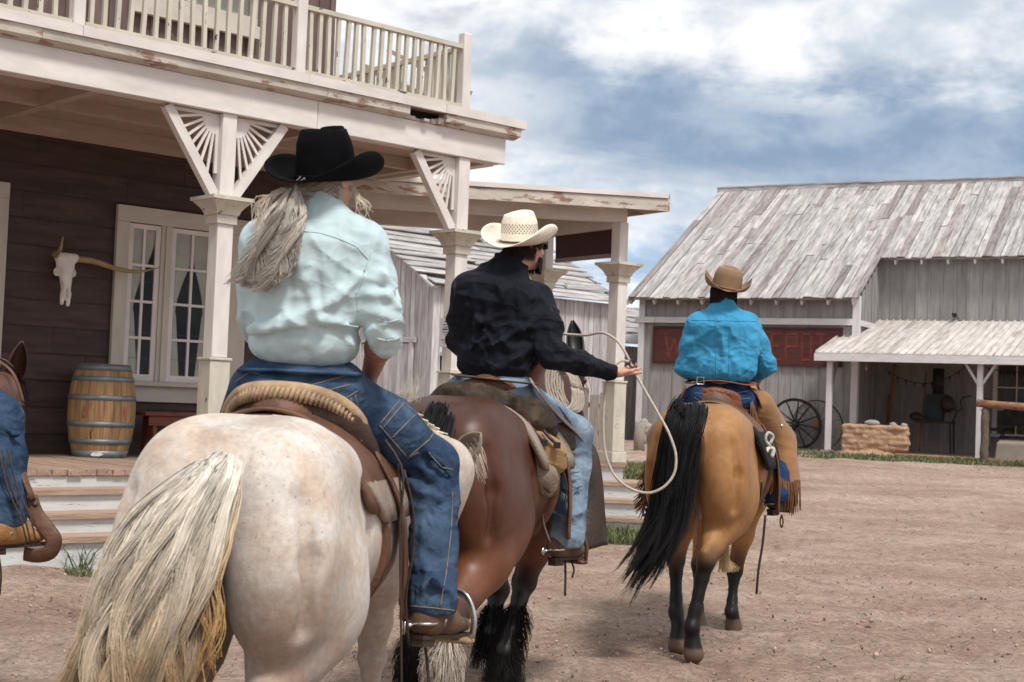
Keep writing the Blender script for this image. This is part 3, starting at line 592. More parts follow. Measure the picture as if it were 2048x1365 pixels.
# ------------------------------------------------------------------ the porch building on the left
AZ = rad(48); HU = V(math.sin(AZ), math.cos(AZ), 0); HN = V(-math.cos(AZ), math.sin(AZ), 0); HZ = V(0, 0, 1)
HA = at(445, 397, 13.4) * V(1, 1, 0)
def hp(a, b, z): return HA + HU * a + HN * b + HZ * z
def hpx(px, py, b):
    q = atpl(px, py, HA + HN * b, HN) - HA; return q @ HU, q[2]
DZ = .75; WB = 2.4; AL = -7.0; AR = 3.36; UEND = 2.78; CAPZ = 3.25
hotel = thing('porch_building', hp(0, 1.2, 0), 'brown two-storey clapboard building with a pale porch and a railed balcony above it', 'building')
def hbox(m, a0, a1, b0, b1, z0, z1, **k): return m.box(hp(a0, b0, z0), HU * (a1 - a0), HN * (b1 - b0), HZ * (z1 - z0), **k)
def build_hotel():
    R = random.Random(5)
    # lower wall: wide boards with a bead line at each joint
    w = MB(.14, 3); z = DZ - .05; LAP = .272
    while z < 4.2:
        a = AL
        while a < UEND:
            l = R.uniform(1.6, 4.2); a1 = min(a + l, UEND); t = R.uniform(0, .006)
            b0, b1 = WB - t, WB + .05; z1 = z + LAP - .012
            poly = [hp(a, b0 - .012, z), hp(a, b0, z1), hp(a, b1, z1), hp(a, b1, z)]
            w.prism(poly, HU * (a1 - a - .004)); hbox(w, a, a1 - .004, b0 - .016, b0 + .01, z1 + .001, z + LAP - .001)
            a = a1
        z += LAP
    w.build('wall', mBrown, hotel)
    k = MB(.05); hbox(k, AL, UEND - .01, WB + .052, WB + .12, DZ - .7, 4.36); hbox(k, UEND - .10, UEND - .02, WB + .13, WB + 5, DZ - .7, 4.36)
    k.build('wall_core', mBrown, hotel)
    # upper storey: vertical boards and battens
    u = MB(.10, 9); a = AL
    while a < UEND:
        hbox(u, a, min(a + .235, UEND), WB, WB + .04, 4.42, 7.4); hbox(u, a - .022, a + .022, WB - .022, WB - .001, 4.42, 7.4); a += .24
    hbox(u, UEND - .05, UEND + .02, WB - .03, WB + .05, 4.42, 7.4)
    b = WB + .06
    while b < WB + 5: hbox(u, UEND - .04, UEND, b, b + .235, 4.42, 7.4); hbox(u, UEND + .001, UEND + .022, b - .02, b + .02, 4.42, 7.4); b += .24
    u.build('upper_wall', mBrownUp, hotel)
    # upper window
    (a0, zt), (a1, _) = hpx(262, 8, WB), hpx(508, 50, WB)
    f = MB(.05); hbox(f, a0 - .02, a1 + .02, WB - .10, WB - .025, 5.46, 5.60); hbox(f, a0, a1, WB - .075, WB - .024, 5.605, 5.70)
    for c in (a0, a0 + .62, a1 - .09): hbox(f, c, c + .09, WB - .07, WB - .024, 5.705, 7.2)
    wf = f.build('window', mTrim, hotel)
    g = MB(0); hbox(g, a0 + .092, a1 - .092, WB - .045, WB - .035, 5.72, 7.19); g.build('pane', mGlass, wf)
    g = MB(0); hbox(g, a0 + .05, a1 - .05, WB - .023, WB - .012, 5.72, 7.19); g.build('curtain', mCurt, wf)
    # porch window (paired sashes)
    wa0, wa1, wz0, wz1 = .13, 1.74, 1.54, 3.39; sA, sB, sC, sD = (hpx(px_, 600, WB)[0] for px_ in (247, 311, 333, 419))
    f = MB(.04); B0, B1 = WB - .075, WB - .02
    hbox(f, wa0, wa1, B0, B1, wz1 - .17, wz1); hbox(f, wa0, sA - .002, B0 + .004, B1, wz0, wz1 - .172); hbox(f, sD + .002, wa1, B0 + .004, B1, wz0, wz1 - .172)
    hbox(f, wa0 - .03, wa1 + .03, WB - .13, B1, wz0 - .05, wz0 - .003); hbox(f, wa0, wa1, B0 + .01, B1, wz0 - .22, wz0 - .053)
    mid = (sB + sC) / 2; hbox(f, sB + .002, sC - .002, B0 + .002, B1, wz0, wz1 - .172); hbox(f, mid - .02, mid + .02, B0 - .02, B0, wz0, wz1 - .172)
    win = f.build('window', mTrim, hotel)
    wh = MB(.03)
    for s0, s1 in ((sA, sB), (sC, sD)):
        S0, S1 = WB - .052, WB - .012; zt = wz1 - .18
        for c in (s0, s1 - .055): hbox(wh, c, c + .055, S0, S1, wz0, zt)
        hbox(wh, s0 + .056, s1 - .056, S0, S1, wz0, wz0 + .07); hbox(wh, s0 + .056, s1 - .056, S0, S1, zt - .05, zt)
        m0 = (s0 + s1) / 2; hbox(wh, m0 - .014, m0 + .014, S0 + .004, S1 - .004, wz0 + .07, zt - .05)
        for i in (1, 2, 3):
            zz = wz0 + .07 + (zt - .12 - wz0) * i / 4; hbox(wh, s0 + .056, s1 - .056, S0 + .007, S1 - .007, zz - .014, zz + .014)
    wh.build('sash', mWhite, win)
    g = MB(0); hbox(g, sA, sB, WB - .034, WB - .030, wz0 + .06, wz1 - .2); hbox(g, sC, sD, WB - .034, WB - .030, wz0 + .06, wz1 - .2); g.build('pane', mGlass, win)
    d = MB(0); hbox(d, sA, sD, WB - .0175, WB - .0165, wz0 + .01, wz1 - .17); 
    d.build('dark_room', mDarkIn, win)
    # tied-back curtains behind the panes: pleated sheets
    def curtain(aL, aR, side):
        nz, nx = 40, 30; vs = []; bc = []
        for i in range(nz):
            t = i / (nz - 1); z = (wz1 - .19) - t * (wz1 - wz0 - .26)
            tie = math.exp(-((t - .58) / .16) ** 2); wfull = 1 - .22 * t
            wd = (aR - aL) * (wfull * (1 - .70 * sst(np.array(t), .05, .58)) if t < .58 else (.30 + .22 * (t - .58) / .42))
            for j in range(nx):
                s = j / (nx - 1); aa = aL + wd * s if side > 0 else aR - wd * s
                vs.append(hp(float(aa), WB - .0235 + .0045 * math.sin(s * 26 + t * 2), z)); bc.append((s, t, 0))
        fs = [(i * nx + j, i * nx + j + 1, (i + 1) * nx + j + 1, (i + 1) * nx + j) for i in range(nz - 1) for j in range(nx - 1)]
        return vs, fs
    for aL, aR, sd in ((sA + .02, sB - .04, 1), (sC + .02, (sC + sD) / 2 + .06, 1), ((sC + sD) / 2 - .02, sD - .02, -1)):
        vs, fs = curtain(aL, aR, sd); make_obj('curtain', vs, fs, mCurt, win, True)
    # door casing at the left edge
    a1 = hpx(15, 380, WB)[0]; f = MB(.04); hbox(f, a1 - .16, a1, WB - .06, WB - .018, DZ, 3.30); hbox(f, a1 - 1.3, a1, WB - .064, WB - .018, 3.302, 3.46); hbox(f, a1 - 1.3, a1 - 1.14, WB - .06, WB - .018, DZ, 3.30)
    df = f.build('door_frame', mTrim, hotel)
    f = MB(.04); hbox(f, a1 - 1.13, a1 - .17, WB - .03, WB - .017, DZ, 3.29); f.build('door', mBrown, df)
    # ceiling, wall plate, cross beams
    c = MB(.06, 4); b = .08
    while b < WB - .02: hbox(c, AL, AR, b, b + .086, 4.18, 4.20); b += .09
    c.build('porch_ceiling', mCeil, hotel)
    c = MB(.05); hbox(c, AL, UEND, WB - .05, WB - .022, 3.99, 4.178); c.build('wall_plate', mCeil, hotel)
    c = MB(.06)
    for a in (-3.6, -1.25, 1.1, 3.1): hbox(c, a - .05, a + .05, .10, WB - .052, 4.04, 4.179)
    hbox(c, AL, AR, 1.15, 1.25, 4.05, 4.1785)
    c.build('ceiling_beam', mCeil, hotel)
    # front beam
    f = MB(.04, 2)
    cuts = [AL, -3.9, .95, AR + .04]
    for i in range(3): hbox(f, cuts[i], cuts[i + 1] - .006, -.10 - .004 * (i == 1), -.06, 4.03, 4.31)
    hbox(f, AL, AR + .02, -.058, .09, 4.035, 4.30); hbox(f, AR - .10, AR + .04, .092, WB + 2, 4.03, 4.31)
    bevel(f.build('front_beam', mWhite, hotel), .006)
    # moulding strip under the deck edge: peeling; a stretch near the end has rotted through
    f = MB(.06, 6)
    hA, hB = hpx(820, 232, -.2)[0], hpx(893, 250, -.2)[0]
    for a0, a1 in ((AL, -1.9), (-1.896, .98), (.985, hA), (hB, AR + .16)):
        poly = [hp(a0, -.102, 4.312), hp(a0, -.20, 4.345), hp(a0, -.205, 4.425), hp(a0, -.06, 4.425), hp(a0, -.06, 4.312)]
        f.prism(poly, HU * (a1 - a0))
    for i in range(7):
        a = lerp(hA, hB, i / 7); hbox(f, float(a), float(a) + (hB - hA) / 7 * .97, -.10 - .09 * R.random() ** 2, -.06, 4.313, 4.33 + .05 * abs(i - 2.6) / 4)
    f.build('moulding', mPeel, hotel)
    f = MB(.1, 6); hbox(f, hA - .1, hB + .1, -.055, -.03, 4.315, 4.42); f.build('rotten_core', mDarkIn, hotel)
    f = MB(.03, 8); cuts = [AL, -1.55, .75, 2.45, AR + .22]
    for i in range(4): hbox(f, cuts[i], cuts[i + 1] - .004, -.225 - .002 * (i % 2), -.18, 4.427, 4.52)
    hbox(f, AR + .18, AR + .22, -.178, WB + 2, 4.427, 4.52)
    f.build('roof_edge_flashing', mWhite, hotel)
    f = MB(.1, 8); hbox(f, AL, AR + .178, -.176, WB - .03, 4.43, 4.50); f.build('balcony_floor', mDeck, hotel)
    # deck and steps
    d = MB(.16, 12); b = -.2
    a = AL
    while a < 4.1:
        l = R.uniform(.11, .16); hbox(d, a, a + l - .006, -.22 + R.uniform(-.012, .012), WB, DZ - .05, DZ + R.uniform(-.004, .002)); a += l
    d.build('porch_deck', mDeck, hotel)
    d = MB(.05); hbox(d, AL, 4.05, -.17, -.13, -.2, DZ - .052); hbox(d, 4.0, 4.04, -.128, WB, -.2, DZ - .052); d.build('deck_skirt', mStep, hotel)
    # steps at the left: solid flights
    t = MB(.10, 14); r = MB(.05, 15)
    zs = [.605, .435, .275]; run = .29
    for i, z in enumerate(zs):
        b1 = -.20 - run * i; b0 = b1 - run
        for a0, a1 in ((AL, -3.1), (-3.095, .2)):
            hbox(t, a0, a1, b0 - .02, b1 + .03, z - .045, z + R.uniform(-.003, .003)); hbox(r, a0, a1 - .02, b0 + .015, b0 + .045, z - (.20 if i < 2 else .45), z - .047)
    hbox(r, AL, .18, -.171 - .02, -.172, .56, DZ - .056)
    t.build('stair_tread', mStepT, hotel); r.build('stair_riser', mStep, hotel)
    # steps on the far end
    return hotel
build_hotel()

def column(name, a, b, z0, topz, ztop_post, parent, base=None, fans=(1, 1), yaw=None, fan_top=4.03, loc=None, pedestal=True):
    """square post with stepped capital, pedestal and (optionally) sunburst brackets"""
    X, Y = (HU, HN)
    if yaw is not None: X = V(math.sin(yaw), math.cos(yaw), 0); Y = V(-math.cos(yaw), math.sin(yaw), 0)
    c0 = hp(a, b, 0) if loc is None else V(loc[0], loc[1], 0)
    P = lambda x, y, z: c0 + X * x + Y * y + HZ * z
    def bx(m, w, z0, z1): m.box(P(-w / 2, -w / 2, z0), X * w, Y * w, HZ * (z1 - z0))
    s = MB(.03); bx(s, .165, z0 + 1.02, topz - .24); bx(s, .15, topz + .004, ztop_post)
    sh = bevel(s.build(name, mWhite, parent), .008, 2)
    s = MB(.04); bx(s, .21, z0 + .14, z0 + .99); bx(s, .255, z0 + .003, z0 + .138); bx(s, .235, z0 + .992, z0 + 1.018); bevel(s.build('pedestal', mWhite2, sh), .007, 2)
    s = MB(.04); bx(s, .21, topz - .245, topz - .165)
    hw = [.115, .13, .15, .178, .20]; hz = [topz - .163, topz - .12, topz - .09, topz - .06, topz - .035]
    vs = []; 
    for w_, z_ in zip(hw, hz): vs += [P(-w_, -w_, z_), P(w_, -w_, z_), P(w_, w_, z_), P(-w_, w_, z_)]
    fs = [(i * 4 + k, i * 4 + (k + 1) % 4, i * 4 + 4 + (k + 1) % 4, i * 4 + 4 + k) for i in range(4) for k in range(4)] + [(3, 2, 1, 0), (16, 17, 18, 19)]
    s.add(vs, fs, [(v[2], v[0], v[1]) for v in vs]); bx(s, .43, topz - .034, topz)
    s.build('capital', mWhite2, sh)
    for sd in (-1, 1):
        if not fans[0 if sd < 0 else 1]: continue
        f = MB(.03); H = fan_top - topz - .01; W = .62
        Q = lambda x, z, y=0: P(sd * x, y, topz + z)
        # diagonal brace
        n2 = unit(V(W - .09, H - .02)); off = .075
        f.beam(Q(.10, .012), Q(W, H), .09, .085, up=Y)
        # post-side backing with quarter-disc hub
        f.prism([Q(.078, .22, -.012), Q(.11, .22, -.012), Q(.11, H, -.012), Q(.078, H, -.012)], Y * .024)
        hub = [Q(.11, H, -.01)] + [Q(.11 + .15 * math.cos(t), H - .19 * math.sin(t), -.01) for t in np.linspace(0, math.pi / 2, 9)]
        f.prism(hub, Y * .02)
        f.beam(Q(.2, H - .012), Q(W - .02, H - .012), .03, .022, up=Y)
        for t in np.linspace(rad(9), rad(81), 7):
            p0 = (.11 + .13 * math.cos(t), H - .17 * math.sin(t)); dx, dz = math.cos(t) * 1.0, -math.sin(t) * 1.28
            # intersect the brace line from (.10,.01) to (W,H)
            A = np.array([[dx, -(W - .10)], [dz, -(H - .012)]]); rr = np.linalg.solve(A, np.array([.10 - p0[0], .012 - p0[1]]))
            q = (p0[0] + dx * rr[0], p0[1] + dz * rr[0]); f.beam(Q(*p0), Q(*q), .024, .018, up=Y)
        f.build('sunburst_bracket', mWhite, sh)
    return sh
column('porch_column', 0, 0, DZ, CAPZ, 4.032, hotel, fans=(1, 1))
column('porch_column', 2.85, 0, DZ, CAPZ, 4.032, hotel, fans=(1, 0))
column('porch_column', -2.85, 0, DZ, CAPZ, 4.032, hotel, fans=(1, 1))

def balcony():
    rl = MB(.03, 21)
    ZT = 5.24
    # rails
    for a0, a1, zz in ((AL, -1.57, 4.60), (-1.45, .72, 4.60), (.80, 2.80, 4.60)):
        hbox(rl, a0, a1, -.035, .035, ZT - .045, ZT)
        hbox(rl, a0, a1, -.045, .045, 4.545, 4.60)
    hbox(rl, 2.815, 2.885, .06, WB + 3.4, ZT - .045, ZT); hbox(rl, 2.805, 2.895, .06, WB + 3.4, 4.545, 4.60)
    ro = rl.build('railing', mWhite2, hotel)
    for a in (-1.51, .76, 2.85):
        p = MB(.03); hbox(p, a - .055, a + .055, -.055, .055, 4.50, 5.30 if a < 2 else 5.37)
        top = 5.30 if a < 2 else 5.37
        bevel(p.build('newel_post', mWhite, ro), .012, 2)
    R = random.Random(2)
    def bal(a, b, ln=0):
        m = MB(.06); t = R.uniform(-.012, .022)
        m.box(hp(a - .019, b - .019, 4.595), HU * .038, HN * .038, HZ * (ZT - .046 - 4.595) + HU * t)
        m.build('baluster', mWhite2, ro)
    for a0, a1, n in ((-3.2, -1.62, 12), (-1.42, .68, 17), (.86, 2.76, 18)):
        for i in range(n): bal(a0 + (a1 - a0) * (i + .3) / n, 0)
    for i in range(26): bal(2.85, .16 + i * .125)
    d = MB(.05); d.beam(hp(2.95, .3, 4.6), hp(2.95, 2.0, 5.35), .05, .07); d.beam(hp(2.95, .0, 4.75), hp(2.95, 1.5, 5.45), .04, .05); d.build('brace', mWhite2, ro)
balcony()

# lower side porch at the far end
def side_porch():
    Dp = at(1238, 527, 18.1); zc = Dp[2]; Dg = Dp * V(1, 1, 0)
    az1 = rad(80.8); E = V(math.sin(az1), math.cos(az1), 0); Cc = at(1090, 541, 19.4) * V(1, 1, 0); S = unit(Cc - Dg); Nn = V(-E[1], E[0], 0)
    sp = thing('side_porch', Dg, 'lower flat roofed side porch on two pale columns beyond the balcony', 'porch')
    zb = 3.77; zt = 4.06
    b = MB(.04)
    b.beam(Dg + E * .07 + HZ * (zb + .14), Dg - E * 4.2 + HZ * (zb + .14), .14, .28)
    b.beam(Dg + S * .075 + HZ * (zb + .08), Dg + S * 2.9 + HZ * (zb + .08), .13, .30)
    b.beam(Cc + S * .2 + HZ * (zb + .10), Cc - E * 3.4 + HZ * (zb + .10), .13, .24)
    b.build('beam', mWhite, sp)
    c = Dg + E * .48 - Nn * .45
    poly = [c, c - E * 4.8, c - E * 4.8 + S * 3.4, c + S * 3.6]
    r = MB(.05); r.prism([p + HZ * (zt - .02) for p in poly], HZ * .05); r.build('roof', mDeck, sp)
    f = MB(.05); f.beam(c + HZ * (zt - .10) - Nn * .01, c - E * 4.8 + HZ * (zt - .10) - Nn * .01, .03, .145); f.beam(c + HZ * (zt - .10) + E * .015, c + S * 3.6 + HZ * (zt - .10) + E * .015, .03, .145)
    f.build('fascia', mPeel, sp)
    f = MB(.05); f.beam(c + HZ * (zt + .01) - Nn * .035, c - E * 4.8 + HZ * (zt + .01) - Nn * .035, .02, .055); f.beam(c + HZ * (zt + .01) + E * .035, c + S * 3.6 + HZ * (zt + .01) + E * .035, .02, .055); f.build('roof_edge_flashing', mWhite, sp)
    cl = MB(.06); 
    for i in range(30):
        q = c - Nn * -.03 + S * (.05 + i * .115); cl.prism([q + HZ * (zt - .045), q - E * 4.75 + HZ * (zt - .045), q - E * 4.75 + S * .108 + HZ * (zt - .045), q + S * .108 + HZ * (zt - .045)], HZ * .015)
    cl.build('porch_ceiling', mCeil, sp)
    column('porch_column', 0, 0, DZ + .02, zc, zb + .002, sp, fans=(0, 0), loc=Dg)
    column('porch_column', 0, 0, DZ + .02, zc, zb + .002, sp, fans=(0, 0), loc=Cc)
    # deck corner and steps below it
    t = MB(.1); r = MB(.05); F2 = unit(V(-.10, -1, 0)); E2 = V(F2[1], -F2[0], 0) * -1
    for i, (z, dpt) in enumerate(((DZ + .02, .18), (.555, .52), (.365, .84), (.17, 1.14))):
        w = 2.6; xr = .17 if i == 0 else (.62 if i < 3 else .72)
        bk = Dg - F2 * .3; q = Dg + F2 * dpt + E2 * xr
        t.box(q - E2 * w + HZ * (z - .045), E2 * w, -F2 * (dpt + (.3 if i else 1.6)), HZ * .045)
        r.box(q - E2 * w - F2 * .04 - E2 * .03 + HZ * (z - .22), E2 * w, -F2 * (dpt + .15), HZ * .174)
    t.build('stair_tread', mStepT, sp); r.build('stair_riser', mStep, sp)
    # sign board hanging between the columns
    p0 = Dg - V(S[1], -S[0], 0) * .0
    nn = V(S[1], -S[0], 0)
    q = [atpl(px, py, p0, nn) for px, py in ((1111, 467), (1227, 453), (1227, 508), (1111, 519))]
    s = MB(0); s.prism(q, nn * .03); so = s.build('hanging_board', mMaroon); tag(so, 'plain dark maroon board hanging under the beam between two porch columns', 'board')
    fr = MB(0)
    s2 = MB(.1); s2.beam(q[3] + nn * .015 - HZ * .02, q[2] + nn * .015 - HZ * .02, .045, .05); s2.build('lower_batten', mGreyD, so)
    # paper notice pinned to the second column
    a, z = hpx(898, 640, -.11)
    n = thing('paper_notice', hp(2.74, 0, 1.9), 'white paper notice pinned to the porch column behind the rider in black', 'notice')
    P = lambda y, zz, o=0: hp(2.742 - .003 - o, y, zz)
    m = MB(0); m.box(P(-.10, 2.02), HN * .2, HZ * .3, HU * -.002); m.build('sheet', mPaper, n)
    m = MB(0); RR = random.Random(3)
    for i in range(9): m.box(P(-.08, 2.28 - i * .027, .0025), HN * RR.uniform(.08, .16), HZ * (.012 if i in (0, 3) else .006), HU * -.001)
    m.build('text_lines', mInk, n)
side_porch()
# ------------------------------------------------------------------ old sheds behind, depot on the right
def plank_wall(m, p0, p1, base, tops, wmin=.14, wmax=.24, th=.03, R=random.Random(4), gap=.014):
    """vertical planks from p0 to p1; tops(t) gives the height at fraction t"""
    p0 = np.asarray(p0, float); p1 = np.asarray(p1, float); L = np.linalg.norm(p1 - p0); d = (p1 - p0) / L; n = V(d[1], -d[0], 0); x = 0
    while x < L - .02:
        w = min(R.uniform(wmin, wmax), L - x); t0, t1 = x / L, (x + w - gap) / L; o = R.uniform(0, .012)
        a = p0 + d * x + n * o; b = p0 + d * (x + w - gap) + n * o; zb = base + R.uniform(0, .05)
        m.prism([V(a[0], a[1], zb), V(b[0], b[1], zb), V(b[0], b[1], tops(t1)), V(a[0], a[1], tops(t0))], -n * th); x += w
def plank_roof(m, e0, e1, up, n_rows, R, th=.025, wave=.02, lmin=1.2, lmax=3.2, miss=.0):
    """courses of boards laid parallel to the eave e0-e1; up = vector from eave to ridge"""
    e0 = np.asarray(e0, float); e1 = np.asarray(e1, float); up = np.asarray(up, float); L = np.linalg.norm(e1 - e0); d = (e1 - e0) / L
    nn = unit(np.cross(d, up)); 
    if nn[2] < 0: nn = -nn
    for i in range(n_rows):
        x = -R.uniform(0, .3)
        while x < L:
            l = R.uniform(lmin, lmax); x1 = min(x + l, L + R.uniform(-.05, .12))
            if R.random() > miss:
                t0, t1 = i / n_rows - .15 / n_rows, (i + 1) / n_rows + .12 / n_rows; w0, w1 = R.uniform(-wave, wave) * .5, R.uniform(-wave, wave)
                a = e0 + d * max(x, -.2); b = e0 + d * x1
                lift = nn * (.03 + abs(w0))
                m.box(a + up * t0 + lift, (b - a) * .995 + nn * w1, up * (t1 - t0) - lift * .9, nn * th)
            x = x1
            if x1 >= L - .01: break
def shed(name, label, ap_px, rk_px, Y, length, wallbase, rows, door=None, lean=0.0, notch=None, run_l=3.0):
    A = at(*ap_px, Y); B = atpl(*rk_px, A, HU); R = random.Random(int(ap_px[0]))
    o = thing(name, V(A[0], A[1], wallbase), label, 'shed')
    dn = B - A; slope = dn[2] / np.hypot(dn[0], dn[1]); hn = unit(dn * V(1, 1, 0)); w = np.hypot(dn[0], dn[1]) - .18
    L_ = A - hn * run_l
    W = MB(.22, 31)
    plank_wall(W, V(*(A - hn * run_l)[:2], 0), V(*A[:2], 0), wallbase, lambda t: A[2] + slope * run_l * (1 - t) - .06, R=R)
    plank_wall(W, V(*A[:2], 0), V(*(A + hn * w)[:2], 0), wallbase, lambda t: A[2] + slope * w * t - .06, R=R)
    c = A + hn * w
    plank_wall(W, V(*c[:2], 0), V(*(c + HU * length)[:2], 0), wallbase, lambda t: A[2] + slope * w - .05, R=R)
    W.build('wall', mGreyW, o)
    rk = MB(.1); 
    rk.beam(A - HU * .12 + HZ * .02, B - HU * .12 + HZ * .0, .035, .16, up=HU); rk.beam(A - HU * .121 + HZ * .02, A - hn * run_l + HZ * slope * run_l - HU * .12, .035, .16, up=HU)
    rk.build('rake_board', mGreyW, o)
    r = MB(.22, 33)
    plank_roof(r, B - HU * .15 + HZ * .04, B + HU * length + HZ * .04, A - B, rows, R, miss=.015, wave=.045)
    r2 = L_ + HZ * slope * run_l
    plank_roof(r, r2 - HU * .15 + HZ * .04, r2 + HU * length + HZ * .04, A - r2, rows, R)
    r.build('roof', mShing, o)
    if door:
        (x0, y0), (x1, y1) = door; p = atpl(x0, y0, A - HU * .03, HU); q = atpl(x1, y1, A - HU * .03, HU); h0 = V(p[0], p[1], 0); h1 = V(q[0], q[1], 0); dd = unit(h1 - h0); l = np.linalg.norm(h1 - h0)
        D = MB(.1); nn = -HU
        D.box(h0 - dd * .08 + HZ * (p[2] - .10), dd * (l + .16), nn * .06, HZ * .1)
        for k in (0, l - .1): D.box(h0 + dd * k + HZ * wallbase, dd * .1, nn * .05, HZ * (p[2] - .102 - wallbase))
        df = D.build('door_frame', mGreyW, o)
        D = MB(.15); x = .102
        while x < l - .11: D.box(h0 + dd * x + HZ * wallbase, dd * .145, nn * .03, HZ * (p[2] - .13 - wallbase)); x += .15
        D.build('door', mGreyW, df)
    return o, A, B, hn
sh1, A1, B1, hn1 = shed('plank_shed', 'tall whitewashed plank shed with a warped board roof behind the porch columns', (741, 453), (880, 575), 30, 5.2, .55, 11, door=((722, 676), (828, 684)))
sh2, A2, B2, hn2 = shed('plank_shed', 'low whitewashed plank shed with sagging board roof left of the sign building', (1036, 597), (1216, 690), 39.5, 6.5, .5, 7, run_l=1.0)
# small window in the tall shed's side wall
def shed_window():
    c = A1 + hn1 * (np.hypot(*(B1 - A1)[:2]) - .18); nn = hn1
    q = [atpl(px, py, c + nn * .02, nn) for px, py in ((880, 712), (897, 713), (897, 752), (880, 751))]
    m = MB(0); m.prism(q, nn * .02); f = m.build('window', mDarkIn, sh1)
    m = MB(0); m.beam(q[0] + HZ * .04 + nn * .03, q[1] + HZ * .04 + nn * .03 + HU * .2, .05, .07); m.build('sill', mGreyW, f)
shed_window()

def low_fence():
    R = random.Random(8); Y = 27.5
    o = None; m = MB(.2, 41)
    for px, py, w in ((1150, 800, 18), (1170, 776, 20), (1190, 790, 20), (1207, 786, 14)):
        p = at(px, py, Y); g = float(gz(p[0], Y)); ww = w * Y / 2900
        m.box(V(p[0] - ww / 2, Y + R.uniform(-.02, .02), g - .05), V(ww * .93, 0, 0), V(0, .03, 0), HZ * (p[2] - g + .05))
    a, b = at(1140, 805, Y), at(1215, 815, Y); m.beam(a + V(0, .06, 0), b + V(0, .06, 0), .05, .10); m.beam(a + V(0, .06, -.5), b + V(0, .06, -.5), .05, .10)
    tag(m.build('picket_fence', mWheelW), 'short run of grey weathered fence planks behind the far porch column', 'fence')
    p = at(1277, 846, 29.5); g = float(gz(p[0], 29.5)); m = MB(.2); m.tube([V(p[0] + .04, 29.5, g - .1), V(p[0] + .02, 29.52, (g + p[2]) / 2), V(p[0] + .05, 29.5, p[2])], [.12, .105, .11], 9)
    tag(m.build('log_post', mWheelW, smooth=True), 'stubby grey log post leaning by the corner of the sign building', 'post')
    S = SDF(); 
    for i in range(16):
        q = at(1291 + R.uniform(-9, 9), 885 - R.random() * 45, 30.6); S.ell(q, (R.uniform(.08, .14), .1, R.uniform(.06, .1)), k=.015)
    o = sdf_obj('stone_pile', S, .03, mStone, None, 0); tag(o, 'small heap of grey stones against the left corner of the sign building', 'stones')
low_fence()

# depot frame
DA = rad(-62); DU = V(math.sin(DA), math.cos(DA), 0); DB = rad(28); DN = V(math.sin(DB), math.cos(DB), 0)
P0 = at(1707, 905, 33.5); DG = P0[2] - .0; P0 = P0 * V(1, 1, 0)
def dp(a, b, z): return P0 + DU * a + DN * b + HZ * (DG + z)
def dpx(px, py, b):
    q = atpl(px, py, P0 + DN * b, DN) - P0; return q @ DU, q[2] - DG
def dbox(m, a0, a1, b0, b1, z0, z1, **k): return m.box(dp(a0, b0, z0), DU * (a1 - a0), DN * (b1 - b0), HZ * (z1 - z0), **k)
depot = thing('depot_building', dp(0, 3, 0), 'grey board-and-batten depot with a weathered plank roof and a red sign', 'building')
def text_poly(word):
    """block letters as box strokes in a 0..1 x 0..1 cell: (x0,y0,x1,y1)"""
    t = .17
    G_ = {'W': [((0, 1), (.22, 0)), ((.22, 0), (.5, .75)), ((.5, .75), (.78, 0)), ((.78, 0), (1, 1))],
          'O': [((.0, .08), (.0, .92)), ((1, .08), (1, .92)), ((0, 1), (1, 1)), ((0, 0), (1, 0))],
          'D': [((0, 0), (0, 1)), ((0, 1), (.8, 1)), ((0, 0), (.8, 0)), ((1, .15), (1, .85)), ((.8, 1), (1, .85)), ((.8, 0), (1, .15))],
          'E': [((0, 0), (0, 1)), ((0, 1), (1, 1)), ((0, .52), (.75, .52)), ((0, 0), (1, 0))],
          'P': [((0, 0), (0, 1)), ((0, 1), (1, 1)), ((1, 1), (1, .5)), ((1, .5), (0, .5))],
          'T': [((0, 1), (1, 1)), ((.5, 0), (.5, 1))]}
    return G_[word]
